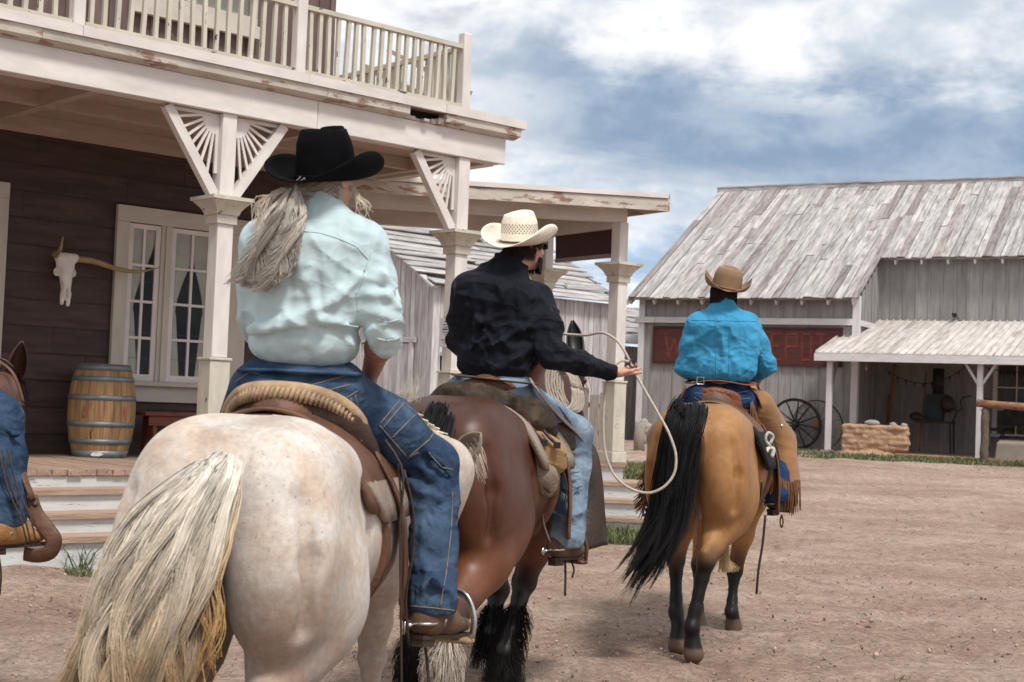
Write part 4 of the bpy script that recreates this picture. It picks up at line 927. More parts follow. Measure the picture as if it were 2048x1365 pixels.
def build_depot():
    R = random.Random(17)
    LA = 5.42; EZ = 3.50; SL = .567; RB = 6.05; EB = -.35; RR_ = -9.0; REC = 2.0
    rz = lambda b: EZ + SL * (b - EB)
    def bb(m, a0, a1, b, z0, z1, front=True, side=None):
        a = a0
        while a < a1 - .02:
            w = min(.30, a1 - a)
            if side is None: dbox(m, a, a + w, b, b + .04, z0, z1 if not callable(z1) else z1(b)); dbox(m, a - .022, a + .022, b - .02, b - .001, z0, z1 if not callable(z1) else z1(b))
            else:
                s, sg = side; dbox(m, min(s, s + sg * .04), max(s, s + sg * .04), a, a + w, z0, rz(a) - .08); dbox(m, min(s - sg * .001, s - sg * .02), max(s - sg * .001, s - sg * .02), a - .022, a + .022, z0, rz(a) - .08)
            a += .30
    w = MB(.09, 51)
    bb(w, 0, LA, 0, -.15, rz(0) - .06)
    bb(w, 0.05, REC, 0, -.15, None, side=(0, 1)); bb(w, .05, RB, 0, -.15, None, side=(LA, -1))
    bb(w, RR_, 0, REC, -.15, rz(REC) - .10)
    w.build('wall', mGreyD, depot)
    # trim
    t = MB(.05, 52)
    dbox(t, LA - .12, LA + .03, -.055, -.021, -.1, rz(0) - .08); dbox(t, -.055, .10, -.06, -.021, -.1, rz(0) - .08); dbox(t, -.06, -.022, -.0205, .10, -.1, rz(0) - .08)
    dbox(t, .102, 2.4, -.075, -.022, 2.93, 3.08); dbox(t, 2.41, LA - .122, -.068, -.022, 2.95, 3.09); dbox(t, LA - .4, LA + .12, -.10, -.078, 2.95, 3.09)
    dbox(t, -.07, -.023, .102, REC, 2.93, 3.06)
    t.build('trim', mDTrim, depot)
    # roof planks running up the slope
    up = dp(0, RB, rz(RB)) - dp(0, EB, rz(EB)); nn = unit(np.cross(DU, up)); nn = nn if nn[2] > 0 else -nn
    r = MB(.13, 53); a = LA + .22
    upL = np.linalg.norm(up)
    while a > RR_:
        wd = R.uniform(.15, .22)
        t0 = 0 if a > .05 else (REC - .35 - EB) / (RB - EB)
        t0 += R.uniform(-.006, .006); cuts = [t0]
        while cuts[-1] < 1: cuts.append(min(1, cuts[-1] + R.uniform(.25, .7)))
        if 1 - cuts[-2] < .05: cuts.pop(-2)
        for i in range(len(cuts) - 1):
            hgt = R.uniform(.0, .022); tn = R.choice([(1, 1, 1)] * 7 + [(.76, .70, .69), (.64, .60, .60), (1.12, 1.1, 1.08)])
            tw = R.uniform(-.012, .012)
            r.box(dp(a - wd, EB, rz(EB)) + up * cuts[i] + nn * (.02 + hgt), DU * (wd - R.choice([.006, .008, .02])) + nn * tw, up * (cuts[i + 1] - cuts[i] - .0015), nn * .025, tint=tn)
        a -= wd
    r.build('roof', mShing, depot)
    # roof deck beneath
    q = MB(.05)
    q.prism([dp(LA + .21, EB + .02, rz(EB + .02) - .02), dp(0.06, EB + .02, rz(EB + .02) - .02), dp(.06, RB, rz(RB) - .02), dp(LA + .21, RB, rz(RB) - .02)], nn * .03)
    q.prism([dp(.058, REC - .33, rz(REC - .33) - .02), dp(RR_, REC - .33, rz(REC - .33) - .02), dp(RR_, RB, rz(RB) - .02), dp(.058, RB, rz(RB) - .02)], nn * .03)
    # back slope
    bk = dp(0, RB + 5, rz(RB) - SL * 5) - dp(0, RB, rz(RB))
    q.prism([dp(LA + .21, RB, rz(RB)), dp(RR_, RB, rz(RB)), dp(RR_, RB, rz(RB)) + bk, dp(LA + .21, RB, rz(RB)) + bk], HZ * .03)
    q.build('roof_deck', mWheelW, depot)
    # ridge cap, rake boards, rafter tails
    k = MB(.1, 54); pts = [LA + .27, 2.5, -1.5, -5, RR_]
    for i in range(4):
        o0 = .02 * math.sin(i * 1.7); k.beam(dp(pts[i], RB - .05, rz(RB) + .10 + o0), dp(pts[i + 1], RB - .05, rz(RB) + .10 + .02 * math.sin((i + 1) * 1.7)), .24, .035)
        k.beam(dp(pts[i], RB - .14, rz(RB) + .03 + o0), dp(pts[i + 1], RB - .14, rz(RB) + .03), .03, .14)
    k.build('ridge_board', mShing, depot)
    k = MB(.05, 55)
    k.beam(dp(.03, EB, rz(EB) - .06), dp(.03, REC - .36, rz(REC - .36) - .06), .035, .16)
    k.beam(dp(LA + .23, EB, rz(EB) - .06), dp(LA + .23, RB, rz(RB) - .06), .035, .14)
    k.build('rake_board', mDTrim, depot)
    def tails(a0, a1, b0):
        a = a0
        while a > a1:
            m = MB(.08); m.prism([dp(a, b0 + .03, rz(b0 + .03) - .035), dp(a, b0 + .30, rz(b0 + .3) - .035), dp(a, b0 + .30, rz(b0 + .30) - .17), dp(a, b0 + .10, rz(b0 + .03) - .13)], DU * .045); m.build('rafter_tail', mDTrim, depot); a -= .62
    tails(LA + .15, .2, EB); tails(-.45, -5.5, REC - .35)
    # chimney-like vent box poking over the left slope
    m = MB(.1); p = at(1437, 411, 44); m.cbox(p, .35, .5, .22); m.build('vent_box', mGreyD, depot)
    # porch
    pr = MB(.12, 57); PE = -1.75; PA0 = .46; z0 = 2.20; z1 = 3.17; nrm = None
    a = PA0
    while a > RR_:
        wd = .165; bend = REC - .02 if a - wd < -.02 else -.07
        t = (bend - PE) / (REC - PE); zt_ = z0 + (z1 - z0) * t + .0
        pA = dp(a - wd, PE, z0); up_ = dp(a - wd, bend, zt_) - pA; n2 = V(0, 0, 1)
        pr.box(pA, DU * (wd - .03), up_, n2 * .02); pr.box(pA + DU * (wd - .03), DU * .03, up_, n2 * .05)
        a -= wd
    pr.build('porch_roof', mTin, depot)
    m = MB(.05, 58); dbox(m, RR_, PA0 + .02, PE - .02, PE + .03, z0 - .17, z0 - .005); dbox(m, PA0 - .03, PA0 + .02, PE + .031, -.08, z0 - .14, z0 + .0)
    m.build('porch_fascia', mDTrim, depot)
    posts = []
    for px_ in (1655, 1957):
        a = dpx(px_, 905, -1.5)[0]; m = MB(.05); m.box(dp(a - .06, -1.56, -.15), DU * .12 + V(0, 0, 0), DN * .12, HZ * (z0 + .0))
        p = bevel(m.build('porch_post', mDTrim, depot), .008); posts.append(a)
        if px_ == 1957:
            m = MB(.05); 
            for s in (-1, 1): m.beam(dp(a + s * .05, -1.5, 1.62), dp(a + s * .32, -1.5, 2.06), .05, .06, up=DN)
            m.build('brace', mDTrim, p)
        else:
            m = MB(.05); m.beam(dp(a - .02, -1.4, 1.55), dp(a - .02, -1.0, 2.02), .05, .06, up=DU); m.build('brace', mWheelW, p)
    m = MB(.1); dbox(m, RR_, -.05, -1.6, REC, -.3, .05); m.build('porch_floor', mAdobe, depot)
    # window under the porch
    a0, zt_ = dpx(1988, 722, REC); f = MB(.04); A1_ = a0 - 1.5
    dbox(f, A1_, a0, REC - .06, REC - .022, zt_ - .10, zt_); dbox(f, a0 - .10, a0, REC - .055, REC - .022, .55, zt_ - .102); dbox(f, A1_, A1_ + .1, REC - .055, REC - .022, .55, zt_ - .102); dbox(f, A1_ - .03, a0 + .03, REC - .09, REC - .022, .48, .548)
    for k_ in (1, 2): dbox(f, a0 - .1 - .43 * k_ - .015, a0 - .1 - .43 * k_ + .015, REC - .05, REC - .023, .55, zt_ - .102)
    for k_ in (1, 2): z_ = zt_ - .10 - .52 * k_; dbox(f, A1_ + .1, a0 - .1, REC - .048, REC - .0235, z_ - .015, z_ + .015)
    wn = f.build('window', mDTrim, depot); f = MB(0); dbox(f, A1_ + .1, a0 - .1, REC - .036, REC - .032, .56, zt_ - .11); f.build('pane', mGlass, wn)
    f = MB(.2); x = A1_ + .1
    while x < a0 - .12: dbox(f, x, x + .075, REC - .0225, REC - .0215, .56, zt_ - .11); x += .08
    f.build('curtain', M('brown_curtain', (.16, .105, .06), .9, .3, 8), wn)
    # sign
    (sa0, sz1), (sa1, sz0) = dpx(1307, 652, -.06), dpx(1683, 735, -.06)
    dsg = thing('depot_sign', dp((sa0 + sa1) / 2, -.05, sz0), 'long dark red signboard with faded red letters on the grey depot wall', 'sign')
    s = MB(.06, 60); n_ = 3
    for i in range(n_): dbox(s, sa1 + .05, sa0 - .05, -.062, -.03, sz0 + .05 + (sz1 - sz0 - .1) * i / n_, sz0 + .05 + (sz1 - sz0 - .1) * (i + 1) / n_ - .002)
    s.build('panel', mSignRed, dsg)
    s = MB(.06, 61)
    dbox(s, sa1, sa0, -.078, -.03, sz0, sz0 + .048); dbox(s, sa1, sa0, -.078, -.03, sz1 - .048, sz1); dbox(s, sa1, sa1 + .048, -.077, -.03, sz0 + .05, sz1 - .05); dbox(s, sa0 - .048, sa0, -.077, -.03, sz0 + .05, sz1 - .05); s.build('frame', mMaroon, dsg)
    H_ = (sz1 - sz0) * .66; zb = sz0 + (sz1 - sz0) * .17
    for ch, px0, px1 in (('W', 1330, 1366), ('E', 1543, 1563), ('P', 1572, 1593), ('O', 1604, 1622), ('T', 1630, 1654)):
        aL, _ = dpx(px0, 690, -.065); aR, _ = dpx(px1, 690, -.065)
        m = MB(0); wl = aL - aR
        for j, ((x0, y0), (x1, y1)) in enumerate(text_poly(ch)):
            b_ = -.0665 - .0008 * j
            m.beam(dp(aL - wl * x0, b_, zb + H_ * y0), dp(aL - wl * x1, b_, zb + H_ * y1), .004, .055, up=(-(DN) if False else unit(np.cross(DN, unit(dp(-x1, 0, y1) - dp(-x0, 0, y0))))))
        m.build('letter', mSignLet, dsg)
build_depot()
# ------------------------------------------------------------------ things on and around the buildings
def barrel():
    z0 = DZ; zb = at(203, 912, 15); c = hp(-.03, 2.02, DZ)
    # find the spot on the deck under the pixel
    d = ray(201, 908); t = (DZ - CAM_H) / d[2]; 
    c = hp(-.14, 1.93, DZ)
    H = .94; R0 = .255; R1 = .335
    rf = lambda z: R0 + (R1 - R0) * (1 - ((z - H / 2) / (H / 2)) ** 2) ** .9
    o = thing('barrel', c, 'oak barrel with grey metal hoops standing on the porch under the skull', 'barrel')
    m = MB(.22, 71); n = 26; R = random.Random(6); ang = 0; cuts = [0]
    while cuts[-1] < 6.2: cuts.append(cuts[-1] + R.uniform(.17, .30))
    cuts[-1] = 2 * math.pi
    zs = np.linspace(.0, H, 15)
    for i in range(len(cuts) - 1):
        a0, a1 = cuts[i] + .004, cuts[i + 1] - .004; am = (a0 + a1) / 2; vs = []; bc = []
        for z in zs:
            for a in (a0, am, a1):
                r = float(rf(z)); vs.append(c + V(r * math.cos(a), r * math.sin(a), z)); bc.append((z, a * R1, 0))
        m.add(vs, [(j * 3 + k, j * 3 + k + 1, j * 3 + 4 + k, j * 3 + 3 + k) for j in range(14) for k in (0, 1)], bc)
    m.build('staves', mOak, o, True)
    m = MB(); m.lathe([(R0 - .02, 0), (R0 - .012, H - .03)], c, 24); m.build('head', mOak, o)
    for z, w in ((.035, .07), (.16, .05), (.335, .05), (.60, .05), (.79, .05), (.905, .065)):
        k = MB(.1); k.lathe([(float(rf(z - w / 2)) + .001, z - w / 2), (float(rf(z - w / 2)) + .006, z - w / 2), (float(rf(z + w / 2)) + .006, z + w / 2), (float(rf(z + w / 2)) + .001, z + w / 2)], c, 40, cap=False); k.build('hoop', mHoop, o, True)
    # small marks on the belly and label on the bottom hoop
    def decal(px, py, w, h, mat, name, zc, shape):
        base = math.atan2(-c[1], -c[0]); a = base + px; r = float(rf(zc)) + .008; rd = V(math.cos(a), math.sin(a), 0); tg = V(-math.sin(a), math.cos(a), 0)
        m = MB(0)
        for s_ in shape: m.prism([c + rd * r + tg * x * w + HZ * (zc + y * h) for x, y in s_], rd * .0015)
        m.build(name, mat, o)
    decal(-.48, 0, .038, .055, mRedMark, 'red_mark', .455, [[(-.15, 1), (.25, .9), (.1, .2), (-.3, .3)], [(-.4, .15), (.3, .1), (.4, -.5), (0, -1), (-.45, -.6)]])
    decal(.72, 0, .036, .065, mRedMark, 'red_mark', .46, [[(0, 1), (.5, .1), (-.5, .1)], [(-.5, .0), (.5, .0), (0, -1)]])
    decal(-.10, 0, .075, .022, mWhiteMark, 'label', .035, [[(-.8, 0), (-.4, .9), (.5, .9), (.9, 0), (.4, -.8), (-.6, -.8)]])
barrel()

def bench():
    a0, a1, b0, b1 = .30, 1.95, 1.86, 2.14
    o = thing('bench', hp((a0 + a1) / 2, 2.0, DZ), 'plain red-brown plank bench below the paned porch window', 'bench')
    m = MB(.1); hbox(m, a0, a1, b0 - .02, b1, DZ + .43, DZ + .47); bevel(m.build('seat', mBench, o), .006)
    m = MB(.1); hbox(m, a0 + .06, a1 - .06, b0 + .005, b0 + .03, DZ + .33, DZ + .428); m.build('apron', mBench, o)
    for a in (a0 + .12, a1 - .16):
        m = MB(.1); m.prism([hp(a, b0 - .01, DZ + .001), hp(a, b0 + .07, DZ + .001), hp(a, b0 + .14, DZ + .2), hp(a, b1 - .12, DZ + .2), hp(a, b1 - .06, DZ + .001), hp(a, b1 + .0, DZ + .001), hp(a, b1 - .03, DZ + .428), hp(a, b0 + .032, DZ + .428)], HU * .04); m.build('leg', mBench, o)
bench()

def skull():
    c = hp(*((hpx(128, 545, WB - .10)[0],) + (WB - .14,) + (hpx(128, 530, WB - .10)[1],)))
    o = thing('longhorn_skull', c, 'bleached longhorn skull with long curved horns hung on the brown wall', 'skull')
    R_ = np.array([HU, HN, HZ]); P = lambda x, y, z: c + HU * x + HN * y + HZ * z
    S = SDF(); K = 1.0
    S.ell(P(0, .02, .02), (.10, .06, .085), R_, .03); S.cone(P(0, .0, -.04), P(.0, -.03, -.32), .075, .042, .05); S.cone(P(-.03, -.02, -.30), P(-.035, -.02, -.40), .026, .02, .02); S.cone(P(.035, -.02, -.30), P(.03, -.02, -.41), .028, .02, .02)
    S.ell(P(-.085, .02, -.08), (.035, .04, .045), R_, .02); S.ell(P(.085, .02, -.08), (.035, .04, .045), R_, .02); S.cone(P(-.09, .0, .075), P(.09, .0, .075), .045, .045, .03)
    S.ell(P(-.085, -.02, -.075), (.026, .05, .03), R_, .012, 's'); S.ell(P(.085, -.02, -.075), (.026, .05, .03), R_, .012, 's'); S.ell(P(0, -.07, -.30), (.016, .05, .06), R_, .012, 's'); S.ell(P(-.06, -.03, -.22), (.018, .05, .06), R_, .01, 's')
    sdf_obj('cranium', S, .0085, mBone, o, 1)
    for sd, tip in ((-1, [(-.10, 0, .08), (-.15, -.06, .085), (-.20, -.22, .09), (-.26, -.42, .12), (-.30, -.55, .22)]), (1, [(.10, 0, .07), (.30, -.02, .06), (.55, -.06, .0), (.75, -.12, -.01), (.95, -.20, .05)])):
        pts = spline([P(*q) for q in tip], 20); m = MB(0); m.tube(pts, list(.034 * (1 - np.linspace(0, 1, 20) ** 1.8 * .88)), 12); m.build('horn', mHorn, o, True)
skull()

# ---- depot surroundings
def wagon_wheel(name, c, R, tilt_az, lean, mat, label, nsp=12, hub=.10, th=.045):
    n = V(math.sin(tilt_az), math.cos(tilt_az), 0); up0 = HZ; ax = unit(n * math.cos(lean) - HZ * math.sin(lean) * -1)
    X = unit(np.cross(HZ, ax)); Y = np.cross(ax, X); c = np.asarray(c, float)
    o = thing(name, c - HZ * R, label, 'wheel', 'old wagon wheels leaning on the depot wall')
    m = MB(.1); m.lathe([(R - .055, -th / 2), (R - .004, -th / 2), (R - .004, th / 2), (R - .055, th / 2), (R - .055, -th / 2)], c, 40, ax, cap=False); m.build('felloe', mat, o)
    m = MB(.1); m.lathe([(R - .003, -th / 2 - .003), (R + .01, -th / 2 - .003), (R + .01, th / 2 + .003), (R - .003, th / 2 + .003)], c, 40, ax, cap=False); m.build('tyre', mIron, o)
    m = MB(.1); m.lathe([(.035, -.13), (hub * .75, -.12), (hub, -.04), (hub, .04), (hub * .75, .12), (.035, .13)], c, 20, ax); m.build('hub', mat if mat is mIron else mLog, o, True)
    for i in range(nsp):
        t = 2 * math.pi * (i + .3) / nsp; d = X * math.cos(t) + Y * math.sin(t); m = MB(.12); m.tube([c + d * hub * .9, c + d * .3, c + d * (R - .05)], [.024, .02, .016], 6); m.build('spoke', mat, o)
def depot_things():
    R = random.Random(12)
    # wheels: black iron one in front of a grey wooden one
    a, z = dpx(1590, 858, -.55); wagon_wheel('wagon_wheel', dp(a, -.5, .60), .60, DB, rad(14), mIron, 'black wagon wheel overlapping the grey one by the depot wall', 12, .075, .03)
    a, z = dpx(1636, 862, -.25); wagon_wheel('wagon_wheel', dp(a, -.3, .585), .585, DB, rad(10), mWheelW, 'grey wooden wagon wheel leaning behind the white porch post', 14, .10, .055)
    # adobe block wall
    S = SDF(); a0, _ = dpx(1688, 900, -2.0); a1, _ = dpx(1816, 900, -2.0); b0 = -2.15
    zt = .64
    for r in range(6):
        z = .06 + r * .108; a = a1 + (.0 if r % 2 else -.03); 
        while a < a0 - .05:
            l = min(R.uniform(.30, .42), a0 - a)
            if not (r == 0 and a < a1 + .25):
                S.cone(dp(a + .05, b0 + R.uniform(-.03, .03), z), dp(a + l - .05, b0 + R.uniform(-.03, .03), z), .066, .066, .035); S.cone(dp(a + .05, b0 + .22, z), dp(a + l - .05, b0 + .22, z), .06, .06, .05)
            a += l
    S.ell(dp((a0 + a1) / 2, b0 + .1, .34), ((a0 - a1) / 2 - .06, .17, .30), np.array([DU, DN, HZ]), .05)
    S.ell(dp((a0 + a1) / 2, b0, -.06), ((a0 - a1) / 2 + .25, .5, .12), np.array([DU, DN, HZ]), .08)
    S.disp = lambda P: (fbm(P * 9, 3, 5) - .5) * .05
    o = sdf_obj('adobe_wall', S, .022, mAdobe, None, 1); tag(o, 'low crumbling wall of tan adobe bricks in front of the dark depot porch', 'wall')
    for t, w in ((.45, .17), (.78, .08), (.95, .07)):
        S = SDF(); c = dp(a0 + (a1 - a0) * t, b0 + .05, zt + .02 + w * .2); S.ell(c, (w, .10, .035 + w * .25), np.array([DU, DN, HZ]), .02); S.disp = lambda P: (fbm(P * 14, 2, 3) - .5) * .03
        o = sdf_obj('flat_stone', S, .016, mStone, None, 0)
        tag(o, {.45: 'widest flat grey stone lying on top of the adobe wall', .78: 'small flat stone on the adobe wall right of the widest one', .95: 'round grey stone at the right end of the adobe wall'}[t], 'stone')
    m = MB(.2); c0 = dp(a1 - .05, b0 - .1, .05)
    for i in range(4): m.tube([c0 + DU * (-.05 - .1 * i), c0 + DU * (-.25 - .14 * i) - DN * (.1 + .1 * i) - HZ * .06, c0 + DU * (-.35 - .2 * i) - DN * .35 - HZ * .1], .007, 5)
    tag(m.build('wire_tangle', mIron, smooth=True), 'loose rusty wires trailing from the right end of the adobe wall', 'wire')
    m = MB(.3, 77)
    for i in range(14):
        q = dp(a0 + R.uniform(.05, .5), b0 + R.uniform(-.3, .2), .0); q[2] = gz(q[0], q[1]) + .03; t_ = R.uniform(0, 3); m.beam(q, q + V(math.cos(t_), math.sin(t_), R.uniform(-.05, .15)) * R.uniform(.12, .3), .05, .04)
    tag(m.build('wood_scraps', mWheelW), 'broken wood scraps at the left foot of the adobe wall', 'scrap', kind='stuff')
    # hitching rail
    a, _ = dpx(1968, 920, -2.6); bq = -2.6; o = thing('hitching_rail', dp(a, bq, 0), 'rough log hitching rail with peeled top pole before the depot window', 'hitching rail')
    g = float(gz(*dp(a, bq, 0)[:2])) - DG
    def log(p, q, r0, r1, mat, name):
        pts = [lerp(p, q, t) + V(*[R.uniform(-.012, .012) for _ in range(3)]) for t in np.linspace(0, 1, 14)]
        m = MB(0); m.tube(pts, [r0 + (r1 - r0) * t + R.uniform(-.008, .008) for t in np.linspace(0, 1, 14)], 12); return m.build(name, mat, o, True)
    log(dp(a, bq, g - .2), dp(a, bq, 1.10), .095, .08, mBark, 'post'); log(dp(a - 2.8, bq, g - .2), dp(a - 2.8, bq, 1.06), .09, .08, mBark, 'post')
    log(dp(a + .16, bq - .04, 1.20), dp(a - 3.0, bq, 1.04), .075, .085, mLog, 'top_rail')
    # canvas covered trough behind the rail
    R_ = np.array([DU, DN, HZ]); m = MB(.1); m.prism([dp(a - .02, -1.55, -.05), dp(a - .02, -1.05, -.05), dp(a - .05, -1.10, .46), dp(a - .05, -1.50, .40)], -DU * 2.4)
    o2 = m.build('covered_trough', mCanvas); bevel(o2, .04, 3); tag(o2, 'long low grey-brown trough on the ground behind the hitching rail', 'trough')
    # forge corner in the shade
    af = dpx(1868, 860, .9)[0]; fb = 1.0
    o = thing('forge_table', dp(af, fb, .05), 'old blacksmith forge table with iron hood in the dark depot porch', 'forge')
    m = MB(.1); dbox(m, af - .42, af + .42, fb - .25, fb + .25, .74, .80); m.build('table_top', mIron, o)
    for x in (-.38, .36):
        for y in (-.2, .2): m = MB(.1); m.tube([dp(af + x, fb + y, .74), dp(af + x * 1.06, fb + y, .06)], .022, 6); m.build('leg', mLog if x > 0 else mIron, o)
    m = MB(.1); m.tube([dp(af - .38, fb - .2, .25), dp(af + .36, fb - .2, .25)], .016, 6); m.build('stretcher', mLog, o)
    m = MB(.1); m.prism([dp(af + .28, fb + .1, .80), dp(af - .12, fb + .1, .80), dp(af - .20, fb + .1, 1.42), dp(af + .25, fb + .1, 1.42)], DN * .3); m.build('hood', M('slate_enamel', (.025, .035, .04), .5, .3, 5), o)
    m = MB(.1); m.lathe([(.13, 1.425), (.13, 2.02)], dp(af + .0, fb + .25, 0), 16); m.build('flue', mIron, o, True)
    S = SDF(); c = dp(af - .28, fb - .05, 1.20); S.ell(c, (.16, .14, .2), R_, .04); S.cone(c, dp(af - .5, fb - .1, 1.05), .07, .03, .04); S.disp = lambda P: (fbm(P * 9, 2, 1) - .5) * .05
    sdf_obj('hanging_jacket', S, .02, mLeathD, o, 1)
    S = SDF(); c = dp(af + .42, fb - .1, .88); S.ell(c, (.15, .14, .1), R_, .04); S.cone(c, c - DU * .3 - HZ * .08, .08, .05, .05); S.disp = lambda P: (fbm(P * 8, 2, 2) - .5) * .05
    sdf_obj('bellows_bag', S, .018, mLeathD, o, 1)
    m = MB(0); m.tube([dp(af - .40, fb, .8), dp(af - .48, fb, 1.0), dp(af - .60, fb, 1.12), dp(af - .55, fb, 1.25), dp(af - .62, fb, 1.36), dp(af - .80, fb, 1.40)], .016, 6); m.build('crank', mIron, o, True)
    # tools leaning on the wall
    for i, (px, top, b_, lab) in enumerate(((1778, 790, 1.75, 'dark wooden pole leaning in the corner of the depot porch, left of its neighbour'), (1790, 720, 1.8, 'taller dark wooden pole leaning in the depot porch corner'), (1853, 745, 1.85, 'brown tool handle standing behind the forge hood'), (1975, 800, 1.8, 'iron shovel standing against the depot wall right of the post'))):
        a_, z_ = dpx(px, top, b_); m = MB(.1); m.tube([dp(a_ + .05 * (i - 1), b_ - .35, .06), dp(a_, b_, z_)], .028 if i < 2 else .02, 7)
        if i == 3: m.tube([dp(a_ - .09, b_, z_), dp(a_ + .09, b_, z_)], .02, 6)
        tag(m.build('tool_pole', mLog if i < 3 else mIron, smooth=True), lab, 'pole')
    # dark sewing-table like crates by the window
    for px, y0, y1, lab in ((1990, 858, 900, 'black stool in the shade below the depot window'),):
        a_, z_ = dpx(px, y0, 1.2); s = thing('stool', dp(a_, 1.2, .05), lab, 'stool'); m = MB(.1); dbox(m, a_ - .22, a_ + .22, 1.0, 1.4, z_ - .05, z_ + .02); m.build('seat', mIron, s)
        for x in (-.18, .16):
            for y in (1.03, 1.34): m = MB(.1); dbox(m, a_ + x, a_ + x + .03, y, y + .03, .06, z_ - .052); m.build('leg', mIron, s)
    a_, z_ = dpx(2032, 805, 1.5); m = MB(.1); s = thing('dark_chair', dp(a_, 1.4, .05), 'black slatted chair in front of the depot window', 'chair')
    dbox(m, a_ - .3, a_ + .28, 1.55, 1.58, .75, z_); m.build('backrest', mIron, s); m = MB(.1); dbox(m, a_ - .3, a_ + .28, 1.1, 1.548, .47, .52); m.build('seat', mIron, s)
    for x in (-.28, .24):
        for y in (1.12, 1.5): m = MB(.1); dbox(m, a_ + x, a_ + x + .035, y, y + .035, .06, .468); m.build('leg', mIron, s)
    # string lights
    def lights(p, q, sag, n, lab):
        p, q = np.asarray(p), np.asarray(q); o = thing('string_lights', p, lab, 'string lights', 'string lights under the depot porch')
        ts = np.linspace(0, 1, 24); pts = [lerp(p, q, t) - HZ * sag * 4 * t * (1 - t) for t in ts]; m = MB(0); m.tube(pts, .009, 5); m.build('cable', mBlackPl, o, True)
        for i in range(n):
            t = (i + .5) / n; c = lerp(p, q, t) - HZ * (sag * 4 * t * (1 - t) + .01); m = MB(0); m.tube([c, c - HZ * .05], .02, 7); s_ = m.build('socket', mBlackPl, o, True)
            m = MB(0); m.lathe([(.012, -.05), (.03, -.075), (.03, -.10), (.008, -.125)], c, 8); m.build('bulb', mGlass, s_, True)
    b_ = .6; pA = dpx(1770, 738, b_); pB = dpx(1945, 722, b_); pC = dpx(2060, 742, b_)
    lights(dp(pA[0], b_, pA[1]), dp(pB[0], b_, pB[1]), .42, 10, 'sagging string of bulbs above the forge in the depot porch'); lights(dp(pB[0], b_, pB[1]), dp(pC[0], b_, pC[1]), .12, 5, 'string of bulbs crossing the top of the depot window')
    # wall lamp and small hanging tag
    a_, z_ = dpx(1910, 632, REC_ - .12); m = MB(0); m.tube([dp(a_, REC_ - .02, z_), dp(a_, REC_ - .16, z_ + .01)], .018, 6); m.lathe([(.03, 0), (.06, .05), (.06, .1)], dp(a_, REC_ - .2, z_ - .04), 10); m.tube([dp(a_ - .02, REC_ - .05, z_), dp(a_ - .1, REC_ - .05, z_ - .12), dp(a_ - .3, REC_ - .06, z_ - .16)], .008, 5)
    tag(m.build('wall_lamp', mIron, smooth=True), 'small black lamp on the grey depot wall above the porch roof', 'lamp')
    a_, z_ = dpx(1733, 728, -1.3); m = MB(0); m.tube([dp(a_, -1.3, 2.06), dp(a_, -1.3, 1.98)], .004, 4); m.lathe([(.02, 1.86), (.03, 1.9), (.014, 1.93), (.03, 1.96), (.012, 1.985)], dp(a_, -1.3, 0), 8)
    tag(m.build('hanging_charm', mRaw, smooth=True), 'small yellowish charm hanging from the left end of the depot porch eave', 'ornament')
REC_ = 2.0
depot_things()

# ---- grass
def zone(n): return n
gx = lambda px, Y: (px - 1024) / 2900 * Y
grass('grass_strip', 'short green grass growing along the front of the grey depot', 'grass', patch(gx(1850, 30.2), 30.1, 3.4, .9, 3, .40), 5200, .10, wid=.012)
grass('grass_strip', 'sparse green grass along the depot wall beneath the wagon wheels', 'grass', patch(gx(1640, 32), 32.4, 1.4, .5, 5, .42), 900, .10, wid=.012)
grass('grass_strip', 'short grass on the far side of the side porch steps', 'grass', patch(gx(1270, 25), 24.6, 1.3, 1.6, 8, .36), 2600, .10, wid=.012)
grass('grass_strip', 'green weedy grass in front of the side porch steps', 'grass', patch(gx(1235, 16.2), 16.25, .75, .55, 9, .30), 2600, .12)
grass('weed_clump', 'small green weed clump at the foot of the left steps', 'weed', patch(gx(150, 11.5), 11.55, .22, .22, 2, .10, 3), 330, .20, wid=.006)
grass('weed_clump', 'low grey-green weeds right beside the left step weed clump', 'weed', patch(gx(196, 11.1), 11.1, .16, .12, 4, .12, 3), 150, .07, wid=.006)
grass('weed_clump', 'tiny green sprout in the dirt near the lower right corner', 'weed', patch(gx(1823, 8.1), 8.1, .05, .04, 6, .10, 3), 26, .05, wid=.004)
# ------------------------------------------------------------------ horses
class Frame:
    def __init__(s, x, y, head_deg, z=0.0, sc=1.0, drop=0.0):
        s.drop = drop; h = rad(head_deg); s.o = V(x, y, z); s.R = np.array([[math.cos(h), -math.sin(h), 0], [math.sin(h), math.cos(h), 0], [0, 0, 1.]]); s.s = sc; s.h = h
    def w(s, p):                                                            # local -> world (drop shortens the legs)
        p = np.asarray(p, float)
        if s.drop: p = p - np.stack([p[..., 0] * 0, p[..., 0] * 0, s.drop * sst(p[..., 2], .1, .85)], -1)
        return s.o + (p * s.s) @ s.R
    def d(s, v): return np.asarray(v, float) @ s.R
    def l(s, p):                                                            # world -> local
        q = ((np.asarray(p, float) - s.o) @ s.R.T) / s.s
        if not s.drop: return q
        z = q[2]
        for _ in range(40): z = q[2] + s.drop * float(sst(np.array(z), .1, .85))
        return V(q[0], q[1], z)
    def px(s, x, y, Y): return s.l(at(x, y, Y))
